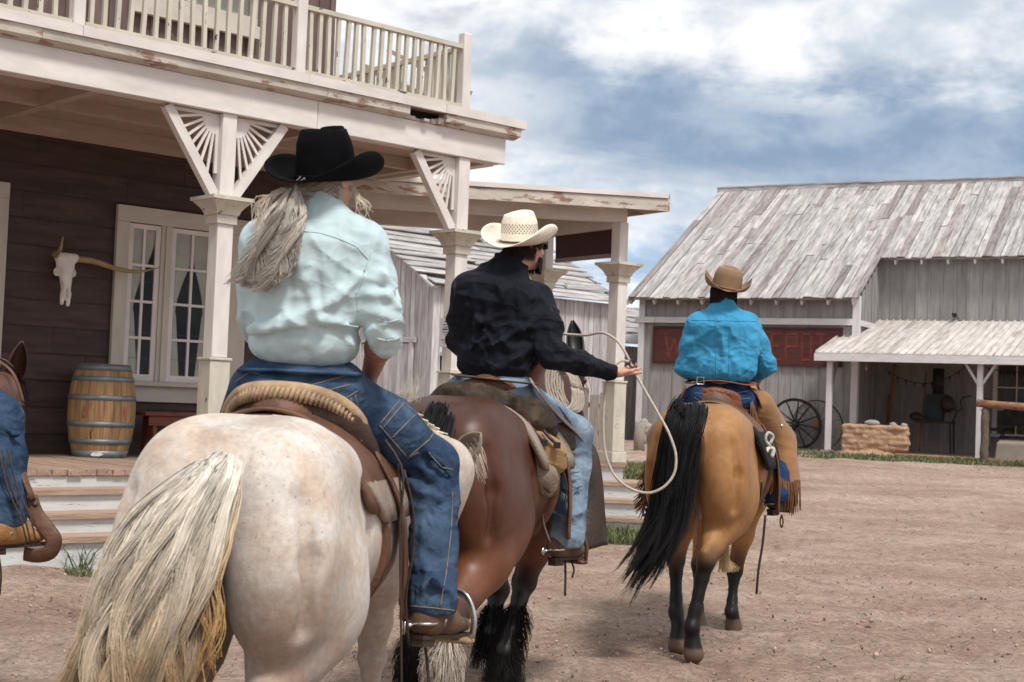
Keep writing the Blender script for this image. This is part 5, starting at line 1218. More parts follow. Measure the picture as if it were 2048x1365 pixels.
def horse_sdf(legs, head, bw=1.0, tail_groove=True, draft=0.0, fat=1.0):
    """legs: dict hl,hr,fl,fr of joint lists; head: (poll, nose)"""
    S = SDF(); k = .09
    S.ell((0, .30, 1.20), (.27 * bw, .40, .285), None, k)
    for s in (-1, 1):
        S.ell((s * .125 * bw, .22, 1.30), (.165 * bw, .32, .185), None, .10)           # gluteals
        S.ell((s * .158 * bw, .07, 1.06), (.160 * bw, .205, .32), None, .05)           # buttock / hamstring
        S.ell((s * .195 * bw, .28, .98), (.145 * bw, .27, .30), None, .055)            # thigh
        S.ell((s * .19 * bw, .46, 1.33), (.07, .10, .07), None, .10)                 # hip point
        S.ell((s * .17, 1.36, 1.08), (.12, .22, .30), None, .10)                     # shoulder
        S.ell((s * .10, 1.55, 1.02), (.12, .13, .16), None, .08)
    S.ell((0, .86, 1.10), (.325 * fat, .58, .335 * fat), None, .10)
    S.ell((0, .62, 1.10), (.30 * fat, .40, .32 * fat), None, .10)
    S.ell((0, 1.30, 1.12), (.25, .36, .34), None, .10)
    S.cone((0, .45, 1.33), (0, 1.25, 1.36), .13, .12, .12)
    S.ell((0, 1.22, 1.42), (.07, .26, .10), None, .10)
    poll, nose = (np.asarray(q, float) for q in head)
    neck0 = V(0, 1.36, 1.22); mid = lerp(neck0, poll, .55) + V(0, .03, .03)
    S.chain([neck0, mid, poll - V(0, .03, .03)], [.235, .165, .105], .10); S.chain([V(0, 1.42, 1.05), lerp(neck0, poll, .5) + V(0, .06, -.10)], [.19, .12], .10)
    f = unit(nose - poll); lat = unit(np.cross(f, (0, 0, 1))); upv = np.cross(lat, f); hl = np.linalg.norm(nose - poll)
    H = lambda a, b, c: poll + f * (a * hl) + lat * b + upv * c
    Rh = np.array([lat, f, upv])
    S.ell(H(.14, 0, -.02), (.092, .15, .105), Rh, .05); S.ell(H(.25, 0, -.09), (.062, .14, .10), Rh, .05)
    S.cone(H(.2, 0, .0), H(.92, 0, -.03), .085, .052, .05); S.cone(H(.3, 0, -.09), H(.92, 0, -.075), .05, .034, .05)
    S.ell(H(.94, 0, -.045), (.058, .07, .058), Rh, .03)
    for s in (-1, 1):
        S.ell(H(.30, s * .078, .028), (.022, .035, .024), Rh, .03)
        S.ell(H(.985, s * .034, -.02), (.012, .014, .014), Rh, .008, 's')
    for key, pts in legs.items():
        pts = [np.asarray(p, float) for p in pts]; front = key[0] == 'f'
        if front:   # elbow, knee, fetlock, coronet, toe
            e, kn, ft, co, to = pts; b = 1 + draft * .5
            S.chain([e + V(0, .02, .14), e, lerp(e, kn, .5), kn], [.125, .095, .066 * b, .050 * b], .05)
            S.ell(kn + V(0, .008, 0), (.052 * b, .05 * b, .062), None, .03)
            S.chain([kn, lerp(kn, ft, .25), lerp(kn, ft, .75), ft], [.047 * b, .035 * b, .034 * b, .043 * b], .025)
        else:       # stifle, hock, fetlock, coronet, toe
            e, kn, ft, co, to = pts; b = 1 + draft * .5
            S.chain([e, lerp(e, kn, .45) + V(0, -.01, 0), kn], [.150, .105 * b, .056 * b], .07)
            ax = unit(e - kn); back = unit(V(0, -1, .15))
            S.cone(lerp(kn, e, .52) + back * .05, kn + back * .055 + HZ * .05, .03, .030, .04)          # achilles to point of hock
            S.ell(kn + back * .012, (.045 * b, .062 * b, .065), None, .03)
            S.chain([kn, lerp(kn, ft, .25), lerp(kn, ft, .75), ft], [.050 * b, .040 * b, .037 * b, .046 * b], .025)
        S.ell(ft - V(0, .018, .01), (.042, .048, .045), None, .02)
        S.chain([ft, co], [.042, .045], .02)
        S.chain([co, to], [.050 * (1 + draft * .25), .062 * (1 + draft * .3)], .010)
    for s in (-1, 1):      # muscle grooves on the thigh and the fold of the flank
        S.chain([V(s * .235 * bw, -.06, 1.26), V(s * .262 * bw, -.055, 1.08), V(s * .245 * bw, -.03, .88)], [.010, .016, .010], .055, 's')
        S.chain([V(s * .31 * bw, .50, 1.12), V(s * .305 * bw, .50, .95), V(s * .25 * bw, .44, .80)], [.010, .020, .014], .06, 's')
    if tail_groove:
        S.ell((0, -.20, 1.0), (.022, .13, .36), None, .06, 's')
        S.cone((0, .02, 1.40), (0, -.10, 1.30), .05, .04, .07)
    S.ell((0, .25, .70), (.03, .3, .18), None, .05, 's')
    return S, H
def ear_mesh(base, tip, face, w):
    """a cupped horse ear opening towards 'face'"""
    base = np.asarray(base, float); tip = np.asarray(tip, float); ax = tip - base; L = np.linalg.norm(ax); ax = ax / L; fc = unit(face - ax * (np.dot(face, ax))); sd = np.cross(ax, fc)
    n, m = 13, 12; vs = []; 
    for i in range(m):
        t = i / (m - 1); r = w * (.62 + 1.1 * t - 1.72 * t ** 2.2) if t < 1 else 0; r = max(r, .002)
        for j in range(n):
            a = -math.pi * .62 + 1.24 * math.pi * j / (n - 1); dep = (1.0 - .35 * t)
            vs.append(base + ax * (L * t) + sd * math.sin(a) * r - fc * math.cos(a) * r * dep + fc * (.02 * t * t))
    fs = [(i * n + j, i * n + j + 1, (i + 1) * n + j + 1, (i + 1) * n + j) for i in range(m - 1) for j in range(n - 1)]
    return np.array(vs), np.array(fs)
def build_horse(name, label, fr, legs, head, mat, colf, mane_cols, hoofcol, sc_args={}, h=.0125, ears=None, earcol=(.2, .1, .05), mane_n=None, fore_n=90):
    S, H = horse_sdf(legs, head, **sc_args)
    P, Q = S.mesh(h, 2)
    col = colf(P)
    o = thing(name, fr.w((0, .6, 0)), label, 'horse')
    body = make_obj('body', fr.w(P), Q, mat, o, True, col, None, None, None, True)
    # ears (tinted inside by the same coat)
    for s, (tip, fc) in zip((-1, 1), ears):
        b = H(.02, s * .058, .07); v, f = ear_mesh(b, tip, np.asarray(fc, float), .056)
        e = make_obj('ear', fr.w(v), [tuple(q) for q in f], mat, o, True, np.tile(np.array(earcol), (len(v), 1))); md = e.modifiers.new('thick', 'SOLIDIFY'); md.thickness = .007
    for s in (-1, 1):
        ev = MB(0); c = H(.30, s * .094, .028); ev.lathe([(.004, -.016), (.014, -.009), (.016, 0), (.014, .009), (.004, .016)], fr.w(c), 10); ev.build('eye', mBlackPl, o, True)
    # mane
    poll = np.asarray(head[0], float); wth = V(0, 1.18, 1.50); n = 520 if mane_n is None else mane_n; paths = []; c0 = []; c1 = []
    for i in range(n):
        t = RS.rand(); a = lerp(wth, poll + V(0, -.02, .09), t) + V(0, 0, .09 * math.sin(math.pi * t)) + RS.normal(0, .006, 3); side = -1
        L = RS.uniform(.16, .36) * (1 - .25 * t); q = [a, a + V(side * .07, .0, .015), a + V(side * (.13 + RS.uniform(-.02, .03)), RS.uniform(-.03, .03), -L * .5), a + V(side * (.15 + RS.uniform(-.03, .05)), RS.uniform(-.06, .05), -L)]
        paths.append(fr.w(spline(q, 8))); k = RS.uniform(.75, 1.2); c0.append(np.array(mane_cols[0]) * k); c1.append(np.array(mane_cols[1]) * k)
    for i in range(fore_n):
        a = poll + f_off(H, RS); L = RS.uniform(.10, .24); q = [a, a + V(RS.uniform(-.02, .05), .05, .03), a + V(RS.uniform(-.05, .09), .09, -L * .4), a + V(RS.uniform(-.07, .12), .10, -L)]
        paths.append(fr.w(spline(q, 8))); k = RS.uniform(.75, 1.2); c0.append(np.array(mane_cols[0]) * k); c1.append(np.array(mane_cols[1]) * k)
    strands_obj('mane', paths, .0035, .0008, c0, c1, mHair, o)
    return o, H
def f_off(H, RS): return H(.0, RS.uniform(-.04, .04), .075) - H(0, 0, 0)
def tail(name, parent, guides, n, r0, r1, c0, c1, m=16, spread=(.03, .09, .12), clumps=26, fr=None, wav=.02, cpow=1.0, seed=1, kv=(.7, 1.25), clump_pull=.75, mat=None, o2f=.42):
    """guides: list of polylines (world). strands interpolate between guides and gather into clumps"""
    R_ = np.random.RandomState(seed); G_ = [spline(g, m) for g in guides]; ng = len(G_); t = np.linspace(0, 1, m)[:, None]
    cl = []
    for i in range(clumps):
        u = R_.rand() * (ng - 1); a = int(min(u, ng - 2)); base = G_[a] * (1 - (u - a)) + G_[a + 1] * (u - a)
        off = R_.normal(0, 1, 3); cl.append((base, off, R_.uniform(0, 6.28), R_.uniform(.82, 1.0), R_.uniform(*kv)))
    paths = []; k0 = []; k1 = []
    for i in range(n):
        base, off, ph, ln, kk = cl[R_.randint(clumps)]; o2 = R_.normal(0, 1, 3); ll = ln * R_.uniform(.8, 1.03)
        tt = t * ll; t0 = R_.uniform(0, .07); tt = t0 + tt * (1 - t0); x = tt[:, 0] * (m - 1); xi = np.clip(x.astype(int), 0, m - 2); fx = (x - xi)[:, None]; b = base[xi] * (1 - fx) + base[xi + 1] * fx
        sp = spread[0] + (spread[1] - spread[0]) * np.minimum(tt * 2, 1) + (spread[2] - spread[1]) * np.clip(tt * 2 - 1, 0, 1)
        loose = (1 - clump_pull * tt)
        p = b + off * sp * .75 + o2 * sp * o2f * loose
        p = p + np.stack([np.sin(tt[:, 0] * 9 + ph), np.cos(tt[:, 0] * 7 + ph * 1.7), 0 * tt[:, 0]], 1) * wav * tt
        p = p + np.stack([np.sin(tt[:, 0] * 16 + ph * 3 + i), np.cos(tt[:, 0] * 13 + i), 0 * tt[:, 0]], 1) * wav * .25 * tt
        paths.append(p); k = kk * R_.uniform(.8, 1.2); k0.append(np.array(c0) * k); k1.append(np.array(c1) * k)
    return strands_obj(name, paths, r0, r1, k0, k1, mat or mHair, parent, cpow)
def leg_std(s, kind, dy=0.0, bw=1.0):
    if kind == 'h': return [V(s * .18 * bw, .34, .90), V(s * .15, .0 + dy * .6, .57), V(s * .14, .03 + dy, .21), V(s * .14, .08 + dy, .11), V(s * .14, .10 + dy, .03)]
    return [V(s * .16, 1.34, .86), V(s * .15, 1.35 + dy * .6, .50), V(s * .145, 1.34 + dy, .18), V(s * .145, 1.38 + dy, .09), V(s * .145, 1.40 + dy, .03)]

# ---- buckskin
fK = Frame(1.13, 8.72, 17)
def foot(fr, px, py, Y, dz): return fr.px(px, py, Y)
hrK = [V(.17, .33, .92), fK.px(1411, 1124, 8.60), fK.px(1384, 1252, 8.56), fK.px(1385, 1285, 8.56), fK.px(1387, 1308, 8.55)]
hlK = [V(-.17, .40, .92), fK.px(1352, 1120, 9.15), fK.px(1352, 1222, 9.02), fK.px(1358, 1258, 8.96), fK.px(1356, 1292, 8.88)]
frK = [V(.17, 1.30, .86), fK.px(1469, 1142, 9.95), fK.px(1463, 1222, 9.82), fK.px(1466, 1240, 9.84), fK.px(1467, 1256, 9.86)]
flK = [V(-.15, 1.36, .86), fK.px(1398, 1130, 10.2), fK.px(1394, 1210, 10.15), fK.px(1399, 1242, 10.1), fK.px(1402, 1262, 10.05)]
def colK(P):
    c = np.tile(V(.335, .168, .066), (len(P), 1)); n = fbm(P * 3.5, 3, 2)[:, None]
    c = c * (.82 + .36 * n); x, y, z = P.T
    c = lerp(c, V(.52, .27, .10), (sst(z, 1.0, .75) * sst(y, .45, .7))[:, None] * .4)
    dk = sst(.70 + (n[:, 0] - .5) * .30 - np.maximum(0, y - .25) * .12 - z, 0, .22)     # black points
    c = c * (1 - dk[:, None]) + V(.012, .010, .010) * dk[:, None]
    st = np.exp(-(x / .03) ** 2) * sst(z, 1.25, 1.4) * .35; c = c * (1 - st[:, None])
    hoof = sst(.075 - z, 0, .02); c = c * (1 - hoof[:, None]) + V(.13, .085, .06) * hoof[:, None] * (.8 + .4 * n)
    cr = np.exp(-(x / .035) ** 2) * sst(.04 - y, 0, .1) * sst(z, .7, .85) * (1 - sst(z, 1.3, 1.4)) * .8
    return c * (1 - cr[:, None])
buck, HK = build_horse('buckskin_horse', 'buckskin horse with a black tail and black legs walking away toward the depot', fK, dict(hr=hrK, hl=hlK, fr=frK, fl=flK), (V(0, 2.0, 1.62), V(.02, 2.38, 1.22)), mCoatK, colK, ((.012, .010, .01), (.02, .016, .012)), None, dict(bw=1.0, fat=1.04),
    ears=[(V(-.10, 2.0, 1.86), (-.3, 1, 0)), (V(.10, 2.0, 1.86), (.3, 1, 0))], earcol=(.3, .14, .05))
TK = lambda pts: [at(*p) for p in pts]
tail('tail', buck, [TK([(1352, 822, 8.80), (1340, 850, 8.62), (1325, 930, 8.56), (1300, 1040, 8.5), (1272, 1120, 8.42), (1236, 1172, 8.36)]),
                    TK([(1366, 815, 8.80), (1350, 850, 8.60), (1335, 950, 8.54), (1318, 1060, 8.48), (1285, 1140, 8.4), (1252, 1190, 8.34)]),
                    TK([(1380, 812, 8.80), (1372, 850, 8.60), (1352, 950, 8.54), (1335, 1060, 8.48), (1312, 1130, 8.42), (1278, 1186, 8.36)]),
                    TK([(1395, 815, 8.80), (1390, 850, 8.60), (1366, 950, 8.54), (1350, 1050, 8.5), (1330, 1110, 8.45), (1308, 1160, 8.4)]),
                    TK([(1402, 822, 8.80), (1398, 850, 8.60), (1380, 930, 8.55), (1362, 1030, 8.52), (1348, 1100, 8.47), (1338, 1150, 8.42)])],
     2600, .0035, .0007, (.0075, .0075, .009), (.010, .009, .009), m=20, spread=(.022, .036, .050), clumps=60, wav=.02, seed=3, kv=(.6, 1.5), clump_pull=.8)
# loose flyaway hairs
tail('tail_wisps', buck, [TK([(1372, 850, 8.60), (1360, 950, 8.5), (1300, 1080, 8.4), (1215, 1178, 8.3)]), TK([(1395, 850, 8.60), (1375, 950, 8.5), (1330, 1090, 8.4), (1245, 1200, 8.3)]), TK([(1398, 850, 8.60), (1392, 950, 8.5), (1400, 1010, 8.45), (1408, 1060, 8.42)])], 90, .0016, .0005, (.008, .008, .009), (.01, .009, .009), m=18, spread=(.02, .05, .09), clumps=30, wav=.03, seed=5)
# pale belly tassel of the rear cinch hanging between the legs
# ---- bay
fB = Frame(-.30, 6.45, 15, 0, .985)
hrB = [V(.19, .42, .92), fB.px(897, 1240, 6.20), fB.px(893, 1335, 6.30), fB.px(898, 1400, 6.35), fB.px(900, 1440, 6.4)]
hlB = [V(-.18, .30, .92), fB.px(838, 1225, 6.65), fB.px(838, 1330, 6.62), fB.px(842, 1390, 6.65), fB.px(844, 1425, 6.7)]
frB = [V(.17, 1.32, .86), fB.px(1048, 1165, 7.85), fB.px(1012, 1300, 7.68), fB.px(1020, 1340, 7.72), fB.px(1026, 1362, 7.75)]
flB = [V(-.15, 1.36, .86), fB.px(995, 1180, 8.1), fB.px(985, 1262, 8.0), fB.px(1000, 1300, 8.0), fB.px(1004, 1325, 8.05)]
def colB(P):
    c = np.tile(V(.082, .027, .0145), (len(P), 1)); n = fbm(P * 3, 3, 12)[:, None]; c = c * (.75 + .5 * n); x, y, z = P.T
    c = lerp(c, V(.20, .07, .027), (sst(1.02 - z, 0, .3) * .6)[:, None])
    dk = sst(.66 + (n[:, 0] - .5) * .25 - z, 0, .16); c = c * (1 - dk[:, None]) + V(.012, .010, .010) * dk[:, None]
    top = sst(z, 1.30, 1.45) * .35; c = c * (1 - top[:, None])
    wh = sst(.40 - z, 0, .04) * sst(.45 - y, 0, .1) * (x > 0); c = c * (1 - wh[:, None]) + V(.62, .55, .46) * wh[:, None]
    hd = sst(y, 1.75, 1.9); c = c * (1 - .25 * hd[:, None])
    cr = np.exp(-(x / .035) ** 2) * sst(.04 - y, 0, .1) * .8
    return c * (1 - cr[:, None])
bay, HB = build_horse('bay_horse', 'dark bay horse with shaggy feathered legs carrying the rider in black', fB, dict(hr=hrB, hl=hlB, fr=frB, fl=flB), (V(.09, 2.02, 1.74), V(.13, 2.30, 1.30)), mCoatB, colB, ((.014, .012, .012), (.02, .016, .014)), None, dict(bw=1.02, fat=1.03, draft=.5),
    ears=[(V(-.02, 2.04, 1.95), (-.6, .8, 0)), (fB.px(1146, 645, 8.5), (.1, -1, 0))], earcol=(.014, .012, .012))
TB = TK
tail('tail', bay, [TB([(862, 828, 6.50), (850, 850, 6.35), (838, 900, 6.30), (832, 1000, 6.28), (830, 1120, 6.28), (828, 1250, 6.3)]), TB([(880, 822, 6.50), (872, 850, 6.33), (858, 900, 6.28), (850, 1000, 6.26), (846, 1120, 6.26), (842, 1260, 6.28)]), TB([(898, 826, 6.52), (896, 850, 6.36), (880, 900, 6.30), (868, 1000, 6.28), (862, 1120, 6.28), (856, 1240, 6.3)])],
     2600, .0022, .0007, (.008, .008, .010), (.012, .011, .011), m=16, spread=(.02, .035, .05), clumps=40, wav=.015, seed=8, kv=(.6, 1.5))
def feather(name, parent, fr, ft, kn, col, n, seed, L=.2, back=(0, -1, 0)):
    R_ = np.random.RandomState(seed); paths = []; c0 = []
    for i in range(n):
        t = R_.uniform(-.2, .75); b = lerp(ft, kn, t); a = R_.uniform(0, 6.28); d = V(math.cos(a), math.sin(a), 0) * .6 + np.array(back) * .7; d = unit(d) * .035
        l = L * R_.uniform(.5, 1.1) * (1.1 - .6 * max(t, 0)); q = [b + d * .9, b + d * (1.5 + R_.rand()) - HZ * l * .35, b + d * (2.2 + 1.4 * R_.rand()) - HZ * l * .75, b + d * (2.2 + 1.6 * R_.rand()) - HZ * l]
        q = [V(p[0], p[1], max(p[2], .005)) for p in q]
        paths.append(fr.w(spline(q, 7))); k = R_.uniform(.7, 1.2); c0.append(np.array(col) * k)
    strands_obj(name, paths, .0019, .0005, c0, c0, mHair, parent)
feather('leg_feather', bay, fB, frB[2], frB[1], (.014, .012, .011), 1200, 1, .24); feather('leg_feather', bay, fB, flB[2], flB[1], (.014, .012, .011), 900, 2, .22)
feather('leg_feather', bay, fB, hrB[2], hrB[1], (.62, .55, .46), 1200, 3, .22); feather('leg_feather', bay, fB, hlB[2], hlB[1], (.018, .015, .013), 900, 4, .24)
# ---- grey
fG = Frame(-.850, 4.36, 8.5, 0, 1.0, .115)
bwG = 1.12
def colG(P):
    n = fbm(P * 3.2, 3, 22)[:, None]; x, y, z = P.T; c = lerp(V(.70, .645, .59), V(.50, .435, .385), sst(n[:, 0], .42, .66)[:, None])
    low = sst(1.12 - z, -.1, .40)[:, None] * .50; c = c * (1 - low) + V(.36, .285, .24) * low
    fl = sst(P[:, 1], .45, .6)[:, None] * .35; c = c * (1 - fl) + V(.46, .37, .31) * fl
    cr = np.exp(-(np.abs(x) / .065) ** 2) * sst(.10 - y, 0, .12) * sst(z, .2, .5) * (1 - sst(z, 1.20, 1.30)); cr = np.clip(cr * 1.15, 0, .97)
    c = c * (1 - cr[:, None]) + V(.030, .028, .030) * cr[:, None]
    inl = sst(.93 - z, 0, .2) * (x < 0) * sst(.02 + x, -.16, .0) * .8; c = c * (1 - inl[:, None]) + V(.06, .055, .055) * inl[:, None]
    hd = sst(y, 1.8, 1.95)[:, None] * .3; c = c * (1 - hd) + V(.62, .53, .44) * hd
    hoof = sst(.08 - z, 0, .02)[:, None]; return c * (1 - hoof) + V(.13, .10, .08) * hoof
pollG, noseG = fG.px(897, 925, 5.92), fG.px(880, 1065, 6.08)
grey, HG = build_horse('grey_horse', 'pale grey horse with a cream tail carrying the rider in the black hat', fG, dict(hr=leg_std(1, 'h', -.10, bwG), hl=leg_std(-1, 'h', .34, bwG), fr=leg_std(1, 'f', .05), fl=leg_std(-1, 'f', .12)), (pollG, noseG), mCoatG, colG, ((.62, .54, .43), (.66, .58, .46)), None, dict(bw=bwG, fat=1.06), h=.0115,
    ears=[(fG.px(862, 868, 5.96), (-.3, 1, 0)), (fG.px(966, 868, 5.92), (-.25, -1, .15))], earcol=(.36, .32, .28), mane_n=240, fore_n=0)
tail('tail', grey, [TK([(425, 930, 4.22), (380, 965, 4.10), (300, 1030, 4.03), (235, 1140, 3.95), (190, 1280, 3.92), (170, 1420, 3.9), (165, 1500, 3.9)]),
                    TK([(438, 926, 4.22), (410, 955, 4.08), (335, 1050, 4.0), (268, 1170, 3.93), (230, 1290, 3.9), (215, 1420, 3.9), (210, 1500, 3.9)]),
                    TK([(450, 924, 4.22), (432, 955, 4.07), (370, 1060, 3.99), (310, 1190, 3.93), (275, 1300, 3.9), (262, 1420, 3.9), (255, 1500, 3.9)]),
                    TK([(456, 926, 4.22), (440, 960, 4.08), (392, 1070, 4.0), (345, 1200, 3.95), (315, 1310, 3.92), (300, 1420, 3.92), (295, 1500, 3.9)]),
                    TK([(462, 930, 4.23), (454, 975, 4.11), (415, 1080, 4.04), (375, 1190, 4.0), (352, 1290, 3.97), (342, 1400, 3.95), (338, 1500, 3.95)])],
     9500, .0016, .0005, (.74, .69, .61), (.42, .28, .145), m=30, spread=(.018, .036, .044), clumps=80, wav=.042, seed=4, cpow=1.5, kv=(.66, 1.14), clump_pull=.35, o2f=.24)
tail('tail_wisps', grey, [TK([(467, 935, 4.20), (462, 1010, 4.1), (430, 1090, 4.04), (410, 1150, 4.0), (425, 1230, 4.0), (395, 1370, 3.98)]), TK([(466, 940, 4.2), (455, 1030, 4.1), (415, 1120, 4.02), (385, 1190, 4.0), (405, 1290, 3.98), (400, 1400, 3.98)])], 90, .0024, .0008, (.58, .50, .38), (.46, .27, .10), m=22, spread=(.01, .02, .03), clumps=12, wav=.03, seed=6)
# soft hair round the near ear and forelock
def ear_fringe():
    b = HG(.02, .058, .07); tip = fG.px(966, 868, 5.92); paths = []; cs = []
    for i in range(60):
        t = RS.uniform(.0, .55); a = lerp(b, tip, t) + V(.03 * (1 - t), 0, 0) + RS.normal(0, .012, 3); l = RS.uniform(.04, .12); dr = fG.l(at(1000, 985, 5.85)) - fG.l(at(965, 910, 5.85)); dr = unit(dr)
        paths.append(fG.w(spline([a, a + dr * l * .5 + HZ * .005, a + dr * l - HZ * .015], 6))); cs.append(V(.66, .58, .47) * RS.uniform(.8, 1.1))
    strands_obj('ear_fringe', paths, .0016, .0005, cs, cs, mHair, grey); paths = []; cs = []
    # wind-blown mane tips above the withers
    for i in range(36):
        a = fG.px(790 + RS.uniform(-26, 14), 805 + RS.uniform(-6, 12), 5.55); q = [a, a + V(.03, .02, .03), a + V(.07 + RS.uniform(-.01, .02), 0, .02 + RS.uniform(-.01, .04)), a + V(.075 + RS.uniform(-.01, .02), 0, .07 + RS.uniform(0, .04))]
        paths.append(fG.w(spline(q, 6))); cs.append(V(.70, .63, .53) * RS.uniform(.8, 1.1))
    strands_obj('mane_tips', paths, .0016, .0005, cs, cs, mHair, grey)
ear_fringe()
# ---- brown horse at the left edge (only its head shows)
fD = Frame(-2.80, 5.75, -1)
def colD(P):
    n = fbm(P * 3, 3, 33)[:, None]; c = np.tile(V(.12, .045, .025), (len(P), 1)) * (.75 + .5 * n); dk = sst(.66 - P[:, 2], 0, .16)[:, None]; return c * (1 - dk) + V(.012, .01, .01) * dk
brown, HD = build_horse('brown_horse', 'brown horse cut off by the left edge, only its ear and cheek in view', fD, dict(hr=leg_std(1, 'h', -.1), hl=leg_std(-1, 'h', .2), fr=leg_std(1, 'f', .1), fl=leg_std(-1, 'f', -.1)), (fD.px(2, 775, 7.7), fD.px(12, 910, 8.0)), mCoatB, colD, ((.02, .014, .012), (.03, .02, .016)), None, {}, h=.016,
    ears=[(fD.px(-30, 690, 7.7), (-.3, 1, 0)), (fD.px(42, 682, 7.7), (.4, -.6, 0))], earcol=(.075, .035, .025))
# ------------------------------------------------------------------ riders
def pxr(r, Y): return r * Y / FPX
def hat(name, parent, c, az, pitch, roll, mat, band, cw=.082, cl=.10, ch=.125, brim=.115, curl=.075, dip=.02, crease=.03, bandmat=None, buckle=False, weave=False):
    """cattleman hat: c is the centre of the head opening"""
    Rz = Matrix.Rotation(-az, 3, 'Z') @ Matrix.Rotation(pitch, 3, 'X') @ Matrix.Rotation(roll, 3, 'Y'); R = np.array(Rz)
    W_ = lambda p: np.asarray(c) + np.asarray(p) @ R.T
    n = 64; vs = []; bc = []
    rings = []
    for t in np.linspace(1, 0, 12):           # brim, edge to crown base
        rings.append(('b', t))
    for t in np.linspace(0.04, 1, 14): rings.append(('c', t))
    for t in np.linspace(.9, .0, 7): rings.append(('t', t))
    for kind, t in rings:
        for j in range(n):
            a = 2 * math.pi * j / n; ca, sa = math.cos(a), math.sin(a)
            if kind == 'b':
                rx = cw + brim * t * (1 + .0 * ca); ry = cl + brim * 1.02 * t
                z = curl * (abs(ca) ** 1.6) * t ** 1.8 - dip * (abs(sa) ** 3) * t ** 1.3 + .004 * math.sin(3 * a + 1) * t
                x, y = rx * ca * (1 - .20 * t * t * abs(ca) ** 2 * curl / .075), ry * sa
            elif kind == 'c':
                k = 1 - .10 * t - .12 * max(0, t - .75) / .25; x, y = cw * ca * k, cl * sa * (k + .0 * t); z = ch * t + .018 * t * (1 if sa > 0 else .4) * abs(sa)
                d = crease * math.exp(-((abs(ca) - .75) / .3) ** 2) * max(0, sa + .15) * sst(np.array(t), .45, 1); x *= 1 - float(d) * 7
            else:
                k = .78 * t; x, y = cw * ca * k, cl * sa * k; z = ch + .018 * abs(sa) * (1 if sa > 0 else .4) * t + .006 * (1 - t)
                z -= crease * 1.15 * math.exp(-(x / (cw * .30)) ** 2) * (1 - .25 * t)
            vs.append(W_((x, y, z))); bc.append((a * .1, t * .12 + {'b': 0, 'c': .2, 't': .4}[kind], 0))
    m = len(rings); fs = [(i * n + j, i * n + (j + 1) % n, (i + 1) * n + (j + 1) % n, (i + 1) * n + j) for i in range(m - 1) for j in range(n)] + [tuple((m - 1) * n + j for j in range(n))]
    midx = None
    o = make_obj('hat', vs, fs, mat, parent, True, None, bc)
    md = o.modifiers.new('thick', 'SOLIDIFY'); md.thickness = .0045; md.offset = 1
    if weave:   # open-work vent: dark diamonds round the crown
        v = MB(0)
        for row in range(5):
            for j in range(34):
                a = 2 * math.pi * (j + .5 * (row % 2)) / 34; t = .42 + row * .066; k = 1 - .10 * t
                ca, sa = math.cos(a), math.sin(a); e = lambda da, dz: W_(((cw * k + .0052) * math.cos(a + da), (cl * k + .0052) * math.sin(a + da), (t) * ch + dz + .018 * t * (1 if sa > 0 else .4) * abs(sa)))
                v.add([e(-.036, 0), e(0, -.0042), e(.036, 0), e(0, .0042)], [(0, 1, 2, 3)])
        ov = v.build('vent_holes', mDarkIn, o)
    bm = MB(.05); prof = []; pts = [W_(((cw + .003) * math.cos(a), (cl + .003) * math.sin(a), .016)) for a in np.linspace(0, 2 * math.pi, 49)]
    bm.tube(pts, .006, 8, up=None); bm.build('hat_band', bandmat or mat, o, True)
    if buckle:
        a = math.pi * 1.0; b = MB(0); b.lathe([(.004, -.012), (.008, -.008), (.008, .008), (.004, .012)], W_(((cw + .008) * math.cos(a), (cl + .008) * math.sin(a), .018)), 10); b.build('buckle', mSteel, o, True)
    return o
def head_sdf(S, c, az, pitch=0.0, r=1.0, beard=False):
    Rm = np.array(Matrix.Rotation(-az, 3, 'Z') @ Matrix.Rotation(pitch, 3, 'X')); P = lambda x, y, z: np.asarray(c) + (V(x, y, z) * r) @ Rm.T
    R = Rm.T
    E = lambda p, q, k=.02, op='u': S.ell(P(*p), V(*q) * r, R, k, op)
    E((0, -.012, .025), (.074, .093, .088)); E((0, .03, -.035), (.062, .065, .075), .03); E((0, .065, -.085), (.032, .028, .025), .025)
    for s in (-1, 1): E((s * .048, .06, -.03), (.022, .022, .02), .02); E((s * .035, .085, .012), (.018, .012, .010), .012, 's'); E((s * .034, .080, .010), (.013, .011, .011), .004); E((s * .076, -.008, -.010), (.010, .021, .034), .008); E((s * .082, -.006, -.008), (.006, .011, .02), .006, 's')
    S.cone(P(0, .088, .018), P(0, .113, -.022), .010, .015, .012); E((0, .088, .03), (.05, .012, .010), .015)
    E((0, .088, -.052), (.024, .012, .007), .006); E((0, .087, -.062), (.021, .012, .007), .006); E((0, .104, -.057), (.026, .008, .0018), .003, 's')
    return P, R
